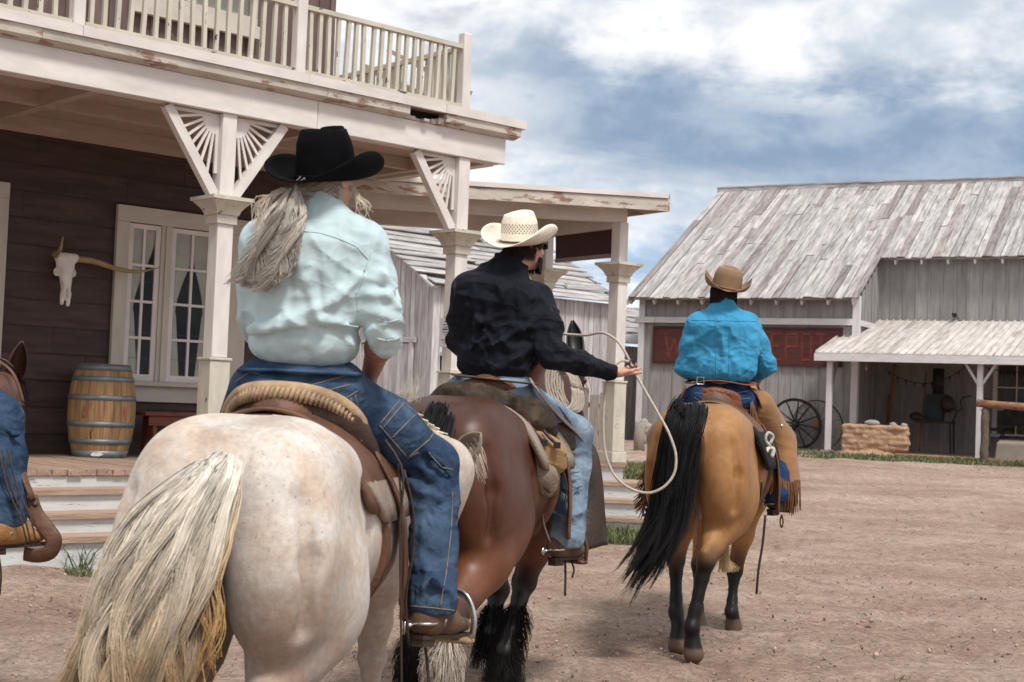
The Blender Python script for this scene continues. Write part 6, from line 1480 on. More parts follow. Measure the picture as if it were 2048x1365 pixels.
def hand_sdf(S, wrist, dirv, palm_n, curl, k=.006, sc=1.0, thumb_side=1, splay=1.6):
    """palm + five fingers; dirv points to the fingertips, palm_n out of the palm, curl in radians per joint"""
    d = unit(dirv); pn = unit(palm_n - d * np.dot(palm_n, d)); sd = np.cross(d, pn) * thumb_side; w = np.asarray(wrist, float)
    P = lambda a, b, c: w + (d * a + sd * b + pn * c) * sc
    S.cone(P(-.01, 0, 0), P(.03, .0, 0), .027 * sc, .028 * sc, .02)
    for b in (-.026, -.009, .009, .026): S.cone(P(.02, b * .75, .0), P(.088 - abs(b) * .25, b, 0), .0165 * sc, .0125 * sc, .014)
    S.cone(P(.015, .026, .006), P(.05, .036, .012), .019 * sc, .014 * sc, .015)
    for i, (b, L, cu) in enumerate(((.027, .072, curl[0]), (.0095, .080, curl[1]), (-.009, .075, curl[2]), (-.026, .058, curl[3]))):
        p = P(.088 - abs(b) * .25, b, 0); ang = 0; q = p
        for j, f in enumerate((.46, .30, .24)):
            ang += cu * (1.0 if j else .8); v = (d * math.cos(ang) + pn * math.sin(ang)) + sd * b * splay; v = unit(v); q2 = q + v * L * f * sc
            S.cone(q, q2, (.0098 - .0009 * j) * sc, (.0090 - .0011 * j) * sc, .004); q = q2
    ct = curl[4]; p = P(.035, .036, .010); q = p + (d * .7 + sd * .62 + pn * .35) * .036 * sc; S.cone(p, q, .0125 * sc, .0105 * sc, .01)
    q2 = q + unit(d * (.9) + sd * (.25 - ct * .3) + pn * (.2 + ct)) * .028 * sc; S.cone(q, q2, .0105 * sc, .008 * sc, .004)
def folds(S, polys, r=.010, k=.035, sub=.6):
    for pl in polys:
        pl = [np.asarray(p, float) for p in pl]; n = len(pl)
        for i in range(n - 1): S.cone(pl[i], pl[i + 1], r * (1 - .6 * i / n), r * (1 - .6 * (i + 1) / n), k)
def wrinkle(dirs):
    """sum of warped ridges: list of (direction, wavelength, amplitude, mask fn or None, seed)"""
    def f(P):
        d = 0
        for dv, wl, am, mk, sd in dirs:
            ph = P @ unit(dv) / wl + 1.5 * (fbm(P * 4, 2, sd) - .5) * 2; v = (1 - np.abs(np.sin(ph * math.pi))) ** 2.6 * np.clip(fbm(P * 5 + 9, 2, sd + 5) * 2.6 - .8, 0, 1)
            d = d - am * v * (mk(P) if mk else 1)
        return d
    return f
def near(c, r): c = np.asarray(c, float); return lambda P: np.exp(-((P - c) ** 2).sum(1) / r ** 2)
def zband(z0, w): return lambda P: np.exp(-((P[:, 2] - z0) / w) ** 2)
def scalp(vs, col, P, hc, hair, lo=-.07):
    """hair-coloured scalp under the strands"""
    B = np.array([P(1, 0, 0) - P(0, 0, 0), P(0, 1, 0) - P(0, 0, 0), P(0, 0, 1) - P(0, 0, 0)]); q = (vs - np.asarray(hc)) @ B.T
    k = sst(.035 - q[:, 1], 0, .03) * sst(q[:, 2], lo - .02, lo) * (np.linalg.norm(q, axis=1) < .16); ear = sst(np.abs(q[:, 0]), .074, .080) * (q[:, 2] < .04); k = (k * (1 - ear))[:, None]
    return col * (1 - k) + np.array(hair) * k
def body_core(parts, h=.02):
    S = SDF()
    for a, b, ra, rb in parts: S.cone(a, b, ra, rb, .05)
    return S.mesh(h, 1)
def boot(parent, ank, heel, toe, r, mat, spur=True, name='boot'):
    """shaft down from ank; foot from heel to toe"""
    ank, heel, toe = (np.asarray(q, float) for q in (ank, heel, toe)); f = unit(toe - heel); L = np.linalg.norm(toe - heel); sd = unit(np.cross(f, HZ)); up = np.cross(sd, f)
    S = SDF(); S.cone(ank + up * .05, heel + f * .045 + up * .05, r * 1.15, r * .98, .04); S.cone(heel + f * .03 + up * .035, heel + f * L * .55 + up * .035, r * .78, r * .80, .04); S.cone(heel + f * L * .5 + up * .030, toe - f * .03 + up * .024, r * .82, r * .50, .04); S.cone(heel + f * .06 + up * .07, heel + f * L * .5 + up * .055, r * .9, r * .6, .05)
    S.disp = wrinkle([(up + f * .3, .035, .005, near(heel + f * .08 + up * .06, .09), 3)]); S.cut(heel - up * .004 + f * .05, -up)
    b = sdf_obj(name, S, .0085, mat, parent, 1)
    m = MB(0); w = r * .72
    out = [(-.005, .7), (.03, .9), (.10, .78), (L * .6, 1.0), (L * .85, .75), (L + .012, .12)]
    m.prism([heel + f * x + sd * w * y - up * .018 for x, y in out] + [heel + f * x - sd * w * y - up * .018 for x, y in out[::-1]], up * .014); 
    m.prism([heel + f * x + sd * w * y - up * .045 for x, y in ((0, .65), (.065, .75))] + [heel + f * x - sd * w * y - up * .045 for x, y in ((.065, .75), (0, .65))], up * .026)
    m.build('sole', mLeathD, b)
    if spur:
        m = MB(0); pts = [heel + f * .075 + sd * (w + .014) + up * .045, heel + f * .0 + sd * (w + .008) + up * .038, heel - f * .022 + up * .036, heel + f * .0 - sd * (w + .008) + up * .038, heel + f * .075 - sd * (w + .014) + up * .045]
        m.tube(spline(pts, 18), .0065, 7); m.tube([heel - f * .02 + up * .036, heel - f * .06 + up * .03], .006, 6); m.lathe([(.002, -.004), (.022, -.002), (.022, .002), (.002, .004)], heel - f * .066 + up * .03, 9, sd)
        sp = m.build('spur', mSteel, b, True); m = MB(0); m.tube(spline([heel + f * .075 + sd * (w + .014) + up * .045, heel + f * .10 + sd * w * .8 + up * .10, heel + f * .12 + up * .12], 10), .011, 7, flat=.35); m.build('spur_strap', mLeath, sp, True); m = MB(0); m.lathe([(.001, .012), (.018, .006), (.021, 0)], heel + f * .078 + sd * (w + .012) + up * .048, 14, sd); m.build('concho', mSteel, sp, True)
    return b
def stirrup(parent, foot, f, w=.075, h=.13, mat=None, tread=None, metal=True):
    f = unit(f); sd = unit(np.cross(f, HZ)); c = np.asarray(foot, float); s = MB(0)
    arc = [c - sd * w + HZ * .0, c - sd * w * 1.05 + HZ * h * .45, c - sd * w * .45 + HZ * h * .95, c + sd * w * .45 + HZ * h * .95, c + sd * w * 1.05 + HZ * h * .45, c + sd * w]
    s.tube(spline(arc, 22), .013, 8, flat=.45, up=f); st = s.build('stirrup', mat or mSteel, parent, True)
    s = MB(0); s.cbox(c - HZ * .012, w * 2, .055, .022, sd, f, HZ); bevel(s.build('tread', tread or mLeath, st), .008)
    return st
def strap(name, parent, pts, w, mat, th=.005, m=16, up=None):
    s = MB(.05); P = spline(pts, m); s.tube(P, w / 2, 8, flat=th * 2 / w, up=up); return s.build(name, mat, parent, True)
def saddle(label, fr, seat_y, mat, cant_mat, braid=False, cz=0.0, cw=.21, pad=True, cant_h=.16, skirt=True):
    """western saddle built in the horse's own frame; seat_y: local y of the seat"""
    o = thing('saddle', fr.w((0, seat_y, 1.48)), label, 'saddle'); y0 = seat_y
    # skirts: a shell over the back
    def shell(name, ya, yb, reach, rise, mt, th, round_=.10, parent=None, hw=.40, drop=.30, zt=1.455, flare=.0, rear=0):
        n, m = 30, 20; vs = []
        for i in range(n):
            t = i / (n - 1); y = ya + (yb - ya) * t; e = min(t, 1 - t) * (yb - ya); k = 1 if e > round_ else math.sqrt(max(0, 1 - ((round_ - e) / round_) ** 2)) * .35 + .65
            if rear: k *= min(1, .42 + .58 * t * (yb - ya) / rear)
            for j in range(m):
                s = (j / (m - 1)) * 2 - 1; a = s * reach * k
                rx = .34 * hw / .40; x = math.sin(a) * rx * (1 + flare); z = zt - drop * 1.25 * (1 - math.cos(a)) + rise
                vs.append(fr.w((x, y, z + .05 * (max(0, .5 - t)) * 0)))
        fs = [(i * m + j, i * m + j + 1, (i + 1) * m + j + 1, (i + 1) * m + j) for i in range(n - 1) for j in range(m - 1)]
        q = make_obj(name, vs, fs, mt, parent, True); md = q.modifiers.new('thick', 'SOLIDIFY'); md.thickness = th; md.offset = 1; return q
    sk = shell('skirt', y0 - .30, y0 + .36, 1.45, .055, mat, .014, .12, o, .40, .30)
    # cantle: an arched plate with a rolled rim
    S = SDF(); R_ = fr.R
    N = 15; rim = []
    for i in range(N):
        a = math.pi * (i / (N - 1)); x = math.cos(a) * cw; rim.append(V(x, y0 - .19 + .20 * (abs(math.cos(a)) ** 2.2), 1.50 + cz + cant_h * (math.sin(a) ** .62) - .05 * abs(math.cos(a)) ** 4))
    for i in range(N - 1): S.cone(fr.w(rim[i]), fr.w(rim[i + 1]), .020, .020, .02); S.cone(fr.w(rim[i] - V(0, -.045, .07)), fr.w(rim[i + 1] - V(0, -.045, .07)), .030, .030, .05); S.cone(fr.w(rim[i] - V(0, -.10, .11)), fr.w(rim[i + 1] - V(0, -.10, .11)), .035, .035, .05)
    ca = sdf_obj('cantle', S, .011, cant_mat, o, 1)
    m = MB(0); m.tube([fr.w(p + V(0, -.004, .008)) for p in spline(rim, 40)], .025 if braid else .016, 10); rm = m.build('cantle_rim', mRaw if braid else cant_mat, ca, True)
    if braid:
        m = MB(.12); m2 = MB(.1); P = spline(rim, 47)
        for i in range(1, 46):
            p = P[i]; tn = unit(P[i + 1] - P[i - 1]); m.tube([fr.w(p + V(0, -.022, -.034) + tn * .010), fr.w(p + V(0, -.030, -.012)), fr.w(p + V(0, -.026, .012) - tn * .008)], [.007, .0095, .006], 6)
            if i % 2 == 0: m2.lathe([(.001, .004), (.0045, .002), (.0055, 0)], fr.w(p + V(0, -.031, -.020)), 8, fr.d((0, -1, .2)))
        m.build('braid_stitching', mRaw, rm, True); m2.build('bead_studs', mSteel, rm, True)
    # seat and pommel with horn (mostly under the rider)
    S = SDF(); S.cone(fr.w((0, y0 - .12, 1.52 + cz)), fr.w((0, y0 + .18, 1.50 + cz)), .12, .10, .05); S.cone(fr.w((-.13, y0 + .27, 1.50 + cz)), fr.w((.13, y0 + .27, 1.50 + cz)), .065, .065, .04); S.cone(fr.w((0, y0 + .29, 1.54 + cz)), fr.w((0, y0 + .31, 1.64 + cz)), .028, .024, .03); S.ell(fr.w((0, y0 + .31, 1.66 + cz)), (.05, .05, .016), None, .01)
    sdf_obj('seat', S, .013, mat, o, 1)
    for s in (-1, 1):
        strap('fender', o, [fr.w((s * .27, y0 + .10, 1.38)), fr.w((s * .36, y0 + .12, 1.20)), fr.w((s * .39, y0 + .12, .98)), fr.w((s * .39, y0 + .11, .80))], .15, mat, .012, up=None)
    # rear cinch round the belly
    c = [fr.w((math.sin(a) * .345, y0 - .05 + .04 * math.cos(a), 1.10 - math.cos(a) * .345)) for a in np.linspace(-1.75, 1.75, 30)]
    m = MB(0); m.tube(c, .030, 8, flat=.22, up=fr.d((0, 1, 0))); m.build('cinch', mat, o, True)
    return o, shell
def add_hair(name, parent, paths, c0, c1, r=.0022, r1=.0006): return strands_obj(name, paths, r, r1, c0, c1, mHair, parent)
A3 = lambda L: [at(*p) for p in L]
# ================= rider 1: black hat, mint shirt
def rider_one():
    fr = fG; Y0 = 5.05
    sd_o, shell = saddle('western saddle with a braided rawhide cantle on the grey horse', fr, .70, mLeath, mLeathD, braid=True, cz=-.035, cw=.248, cant_h=.115)
    bl = thing('saddle_blanket', fr.w((0, .62, 1.45)), 'tan felt saddle pad with a patterned edge on the grey horse', 'saddle pad')
    shell('pad', .27, 1.10, 1.42, .018, mPad, .022, .14, bl, .415, .31, rear=.36)
    q = shell('patterned_liner', .29, 1.08, 1.34, .040, mRopeD, .006, .12, bl, .41, .305, rear=.38)
    o = thing('person', fr.w((0, .78, 1.5)), 'rider in black felt hat and mint shirt with a long grey ponytail', 'person')
    neck = at(640, 425, 4.98); hc = at(656, 356, 5.02); az = rad(30)
    shL, shR = at(520, 478, 4.98), at(737, 482, 5.02); elR = at(771, 655, 4.98); wrR = at(735, 765, 5.32); elL = at(512, 640, 5.12); wrL = at(560, 745, 5.45)
    pel = at(600, 770, 5.08)
    # body: one continuous mesh (head, neck, arms, torso core)
    S = SDF(); P, R = head_sdf(S, hc, az, rad(-4), 1.02)
    S.cone(neck - HZ * .03, hc - V(0, 0, .06), .058, .052, .03); S.cone(neck - HZ * .03, lerp(neck, pel, .2), .06, .09, .05)
    fine = S.mesh(.0075, 1)
    S = SDF(); S.chain([shR, lerp(shR, elR, .5), elR], [.055, .048, .044], .03); S.chain([elR, lerp(elR, wrR, .35), wrR], [.044, .046, .028], .03)
    hand_sdf(S, wrR, unit(V(-.35, .8, -.35)), V(-.8, -.2, -.3), (.5, .55, .6, .6, .4), sc=1.0, thumb_side=1); arm = S.mesh(.006, 1)
    S = SDF(); S.chain([shL, elL, wrL], [.05, .044, .03], .03); hand_sdf(S, wrL, unit(V(.3, .9, -.1)), V(.6, -.1, -.7), (.9, .9, .9, .9, .5), sc=1.0, thumb_side=-1); arm2 = S.mesh(.008, 1)
    core = body_core([(lerp(neck, pel, .15), pel, .09, .10)])
    vs, fs = join_mesh([fine, arm, arm2, core]); n = fbm(vs * 30, 2, 1)[:, None]
    sk = V(.52, .27, .19); ar = V(.36, .155, .095); isarm = (vs[:, 2] < neck[2] - .25)[:, None]
    col = scalp(vs, np.where(isarm, ar, sk) * (.9 + .25 * n), P, hc, (.36, .31, .26), -.13)
    make_obj('body', vs, fs, mSkin, o, True, col, None, None, None, True)
    # shirt
    S = SDF(); R3 = fr.R
    c1 = at(622, 545, 5.0); S.ell(c1, (pxr(119, 5), .125, pxr(135, 5)), R3, .08); S.cone(shL + V(.045, 0, -.03), shR + V(-.035, 0, -.03), .088, .088, .09); S.cone(lerp(neck, c1, .10), lerp(neck, c1, .45), .07, .13, .09)
    S.ell(at(612, 620, 5.03), (pxr(118, 5), .13, pxr(75, 5)), R3, .07); S.ell(at(608, 684, 5.04), (pxr(114, 5), .128, pxr(62, 5)), R3, .022)
    S.cone(neck + HZ * .006, neck - HZ * .04, .062, .085, .05)
    S.chain([shR + V(-.012, 0, -.01), lerp(shR, elR, .45) + V(-.006, -.01, 0), at(762, 618, 4.98)], [.078, .070, .066], .04); S.chain([at(762, 622, 4.97), at(774, 656, 4.98)], [.060, .056], .03)
    S.cone(at(764, 655, 4.98), at(770, 668, 4.99), .062, .060, .006); S.cone(at(768, 676, 5.0), at(771, 688, 5.01), .056, .050, .006)
    S.chain([shL + V(.01, 0, -.01), at(514, 560, 5.04), at(508, 630, 5.10)], [.076, .062, .056], .045); S.chain([at(508, 632, 5.10), at(514, 664, 5.18)], [.052, .05], .02)
    Yb = 4.865
    folds(S, [A3([(640, 500, 4.88), (612, 560, 4.868), (640, 640, 4.872)]), A3([(712, 560, 4.90), (672, 600, 4.875), (600, 632, 4.872)]), A3([(500, 655, 4.95), (560, 640, 4.885), (640, 640, 4.88), (715, 655, 4.92)]),
              A3([(500, 668, 4.95), (560, 652, 4.885), (600, 648, 4.88)]),
              A3([(735, 560, 4.93), (770, 550, 4.91), (795, 575, 4.92)]), A3([(740, 590, 4.92), (775, 590, 4.90), (800, 615, 4.93)]), A3([(735, 620, 4.93), (765, 632, 4.91), (800, 640, 4.94)])], .008, .028)
    S.disp = wrinkle([(V(.2, 0, 1), .10, .010, zband(c1[2] - .17, .10), 3), (V(.7, .1, .7), .12, .008, None, 7), (V(-.6, 0, .8), .15, .007, None, 9), (unit(elR - shR), .055, .016, near(elR + HZ * .03, .13), 5), (V(.2, 0, 1), .045, .010, near(at(775, 678, 5.0), .07), 6), (V(1, 0, .3), .09, .007, zband(c1[2] + .02, .15), 14)])
    S.cut(at(607, 746, 5.0), V(0, 0, -1))
    shirt = sdf_obj('shirt', S, .0085, mMint, o, 1)
    bpy.context.view_layer.update(); inv = shirt.matrix_world.inverted(); ys = MB(0)
    for line in ([(512, 500), (560, 470), (594, 462), (641, 466), (676, 477), (712, 493), (738, 520)], [(744, 500), (728, 545), (712, 590), (716, 625)], [(755, 640), (775, 646), (798, 640)], [(750, 676), (772, 682), (795, 678)], [(497, 735), (560, 741), (640, 742), (712, 736)]):
        pts = []
        for k in range(len(line) - 1):
            for t in np.linspace(0, 1, 8):
                d = ray(*lerp(line[k], line[k + 1], t)); hit, loc, nr, _ = shirt.ray_cast(inv @ Vector(EYE), (inv.to_3x3() @ Vector(d)).normalized())
                if hit: pts.append(np.array(shirt.matrix_world @ loc) + np.array(nr) * .0005)
        if len(pts) > 6: ys = MB(0); ys.tube(pts, .0028, 5); ys.build('seam', mMint, shirt, True)
    m = MB(0); ring = [neck + V(math.cos(a) * .072, math.sin(a) * .066, .012 + .012 * math.sin(a)) for a in np.linspace(0, 2 * math.pi, 25)]; m.tube(ring, .024, 8, flat=.35, up=(1, 0, 0)); m.build('collar', mMint, shirt, True)
    # jeans
    S = SDF(); S.ell(at(598, 778, 5.08), (pxr(124, 5.05), .150, pxr(85, 5)), R3, .06); 
    S.ell(at(556, 805, 5.02), (.105, .12, .10), R3, .06); S.ell(at(652, 800, 5.05), (.115, .13, .10), R3, .06)
    hipR, knR, anR = at(672, 795, 5.12), at(868, 928, 5.36), at(866, 1205, 5.16)
    S.chain([hipR, lerp(hipR, knR, .5) + HZ * .012, knR], [.122, .108, .082], .06); S.chain([knR, lerp(knR, anR, .25), lerp(knR, anR, .6), anR], [.085, .085, .080, .088], .05)
    hipL = at(520, 790, 5.15); knL = fr.w((-.40, 1.15, 1.28)); anL = fr.w((-.43, .90, .86)); S.chain([hipL, knL], [.115, .085], .06); S.chain([knL, lerp(knL, anL, .4), anL], [.08, .08, .082], .05)
    kk = lerp(hipR, knR, .97)
    folds(S, [A3([(840, 880, 5.22), (880, 925, 5.22), (910, 965, 5.25)]), A3([(820, 920, 5.24), (860, 950, 5.22), (905, 985, 5.24)]), A3([(815, 960, 5.25), (850, 985, 5.22), (880, 1000, 5.2)]), A3([(845, 1180, 5.08), (870, 1160, 5.06), (905, 1190, 5.1)])], .009, .03)
    S.disp = wrinkle([(unit(knR - hipR), .07, .012, near(knR, .16), 4), (V(0, .3, 1), .09, .010, near(lerp(knR, anR, .55), .25), 8), (V(.8, 0, .6), .07, .007, near(hipR, .2), 2)])
    S.cut(anR - V(0, 0, .035), -unit(V(.05, 0, 1))); 
    jn = sdf_obj('jeans', S, .009, mDenim, o, 1)
    def onj(px, py, Y): return at(px, py, Y)
    def surf(pts):   # drop stitching onto the jeans by ray casting
        bpy.context.view_layer.update(); out = []; me = jn; inv = me.matrix_world.inverted()
        for px, py in pts:
            d = ray(px, py); o_ = inv @ Vector(EYE); dd = (inv.to_3x3() @ Vector(d)).normalized(); hit, loc, nrm, _ = me.ray_cast(o_, dd)
            if hit: out.append(np.array(me.matrix_world @ loc) + np.array(nrm) * .0015)
        return out
    st = MB(0)
    for line in ([(905, 985), (902, 1060), (893, 1140), (880, 1215)], [(690, 800), (705, 808), (722, 830)], [(668, 812), (715, 782)], [(710, 790), (722, 846)], [(700, 795), (713, 850)], [(713, 850), (722, 846)],
                 [(758, 850), (800, 800)], [(764, 858), (808, 806)], [(758, 850), (815, 916), (858, 880)], [(815, 916), (836, 905)], [(808, 806), (870, 862), (858, 880)], [(780, 880), (838, 822)],
                 [(858, 905), (884, 935), (905, 940)], [(815, 1212), (865, 1216), (915, 1222)], [(470, 765), (500, 745), (520, 748)], [(620, 772), (690, 752), (715, 745)], [(640, 785), (700, 770)]):
        pts = []
        for i in range(len(line) - 1):
            for t in np.linspace(0, 1, 9): pts.append(tuple(lerp(line[i], line[i + 1], t)))
        s = surf(pts)
        if len(s) > 2: st.tube(s, .0022, 5)
    st.build('stitching', mStitch, jn, True)
    bt = MB(0); rb = [at(600, 745, 5.05) + (fr.d((math.cos(a) * .208, math.sin(a) * .135, 0))) for a in np.linspace(0, 2 * math.pi, 40)]
    bt.tube(rb, .017, 8, flat=.45, up=(0, 0, 1)); bt.build('waistband', mDenim, jn, True)
    boot(o, at(858, 1225, 5.16), at(836, 1268, 5.10), at(936, 1262, 5.36), .052, mBoot)
    boot(o, anL - HZ * .03, fr.w((-.44, .82, .78)), fr.w((-.47, 1.09, .79)), .052, mBoot)
    stirrup(sd_o, at(908, 1272, 5.30), fr.d((.35, 1, 0)), .075, .16, mSteel, mRaw)
    stirrup(sd_o, fr.w((-.455, .98, .76)), fr.d((0, 1, 0)), .075, .16, mSteel, mRaw)
    # straps in front of the leg
    for pts, w in (([(795, 920, 5.0), (803, 1010, 4.98), (803, 1120, 4.98), (800, 1210, 5.0)], .022), ([(808, 940, 5.0), (826, 1020, 5.0), (826, 1100, 5.02), (812, 1200, 5.03), (818, 1290, 5.04)], .014), ([(770, 880, 4.98), (800, 925, 4.98), (800, 1050, 4.97), (803, 1365, 4.99), (803, 1440, 5.0)], .020)):
        strap('saddle_string', sd_o, A3(pts), w, mLeathD, .004, 20, up=(1, 0, 0))
    st_ = MB(0); st_.tube(spline(A3([(850, 1290, 5.2), (855, 1330, 5.2), (858, 1400, 5.2)]), 8), .006, 5); st_.build('saddle_string', mLeathD, sd_o, True)
    # hat
    hat('hat', o, at(652, 362, 5.03), rad(20), rad(11), rad(1), mFelt, None, .099, .114, .168, .134, .098, .0, .036, buckle=True)
    # hair: gathered ponytail over the left shoulder plus loose strands at the right
    R_ = np.random.RandomState(5); paths = []; c0 = []; c1 = []
    knot = at(588, 385, 4.88)
    gl = [A3([(588, 385, 4.885), (572, 425, 4.86), (548, 480, 4.85), (520, 535, 4.85), (492, 572, 4.86)]), A3([(590, 388, 4.88), (588, 430, 4.85), (570, 490, 4.84), (545, 540, 4.84), (528, 566, 4.85)]), A3([(586, 382, 4.88), (556, 420, 4.86), (528, 470, 4.86), (505, 525, 4.86), (484, 562, 4.87)]), A3([(592, 388, 4.88), (600, 430, 4.85), (598, 480, 4.83), (575, 530, 4.83), (545, 562, 4.84)])]
    G_ = [spline(g, 22) for g in gl]; t = np.linspace(0, 1, 22)[:, None]; cl = [(R_.uniform(0, 3), R_.normal(0, 1, 3), R_.uniform(0, 6.3), R_.uniform(.5, 1.3), R_.rand()) for _ in range(46)]
    for i in range(4600):
        u, off, ph, kv, tn = cl[R_.randint(46)]; a = int(min(u, 2)); b = G_[a] * (1 - u + a) + G_[a + 1] * (u - a); ln = R_.choice([R_.uniform(.55, .9), R_.uniform(.85, 1.12)])
        x = np.clip(t[:, 0] * ln * 21, 0, 20.99); xi = x.astype(int); fx = (x - xi)[:, None]; b = b[xi] * (1 - fx) + b[np.minimum(xi + 1, 21)] * fx
        sp = .013 + .014 * np.minimum(t * 2.4, 1) ; p = b + off * sp * .75 + R_.normal(0, 1, 3) * sp * .17 + np.stack([np.sin(t[:, 0] * 8 + ph), .5 * np.cos(t[:, 0] * 8 + ph), 0 * t[:, 0]], 1) * .026 * t
        paths.append(p); base = lerp((.80, .74, .66), (.33, .28, .24), tn ** 1.3) * kv ** .5 * R_.uniform(.8, 1.15); c0.append(base); c1.append(base * .85)
    add_hair('ponytail', o, paths, c0, c1, .0014)
    paths = []; c0 = []
    for i in range(1500):   # hair combed back over the skull to the knot
        a = R_.uniform(-1.75, 1.25); st0 = P(.078 * math.sin(a), -.01 - .088 * math.cos(a) * .6, R_.uniform(-.095, .05)); e = knot + R_.normal(0, .010, 3); mdl = lerp(st0, e, .5); out_ = unit(mdl - hc) * .100; mdl = hc + out_ + V(0, 0, (mdl - hc)[2] * .6)
        paths.append(spline([st0 + unit(st0 - hc) * .010, mdl, e], 8)); c0.append(lerp((.58, .50, .40), (.30, .25, .21), R_.rand()) * R_.uniform(.8, 1.15))
    for i in range(80):   # loose wisps
        if i < 16: q = [(700 + R_.uniform(-12, 12), 372, 5.02), (716 + R_.uniform(-12, 12), 392, 5.0), (730 + R_.uniform(-18, 14), 412, 4.99), (734 + R_.uniform(-24, 14), 425 + R_.uniform(-12, 28), 4.99)]
        else: q = [(575 + R_.uniform(-14, 8), 376, 4.9), (550 + R_.uniform(-14, 8), 390, 4.88), (535 + R_.uniform(-24, 8), 402 + R_.uniform(-10, 20), 4.87), (520 + R_.uniform(-20, 20), 430 + R_.uniform(-30, 60), 4.87)]
        paths.append(spline(A3(q), 8)); c0.append(V(.60, .52, .42) * R_.uniform(.8, 1.1))
    add_hair('hair', o, paths, c0, c0, .0022)
    m = MB(0); m.tube([knot + V(.016 * math.cos(a), .012 * math.sin(a), .016 * math.sin(a)) for a in np.linspace(0, 6.3, 14)], .007, 6); m.build('hair_tie', mFelt, o, True)
rider_one()

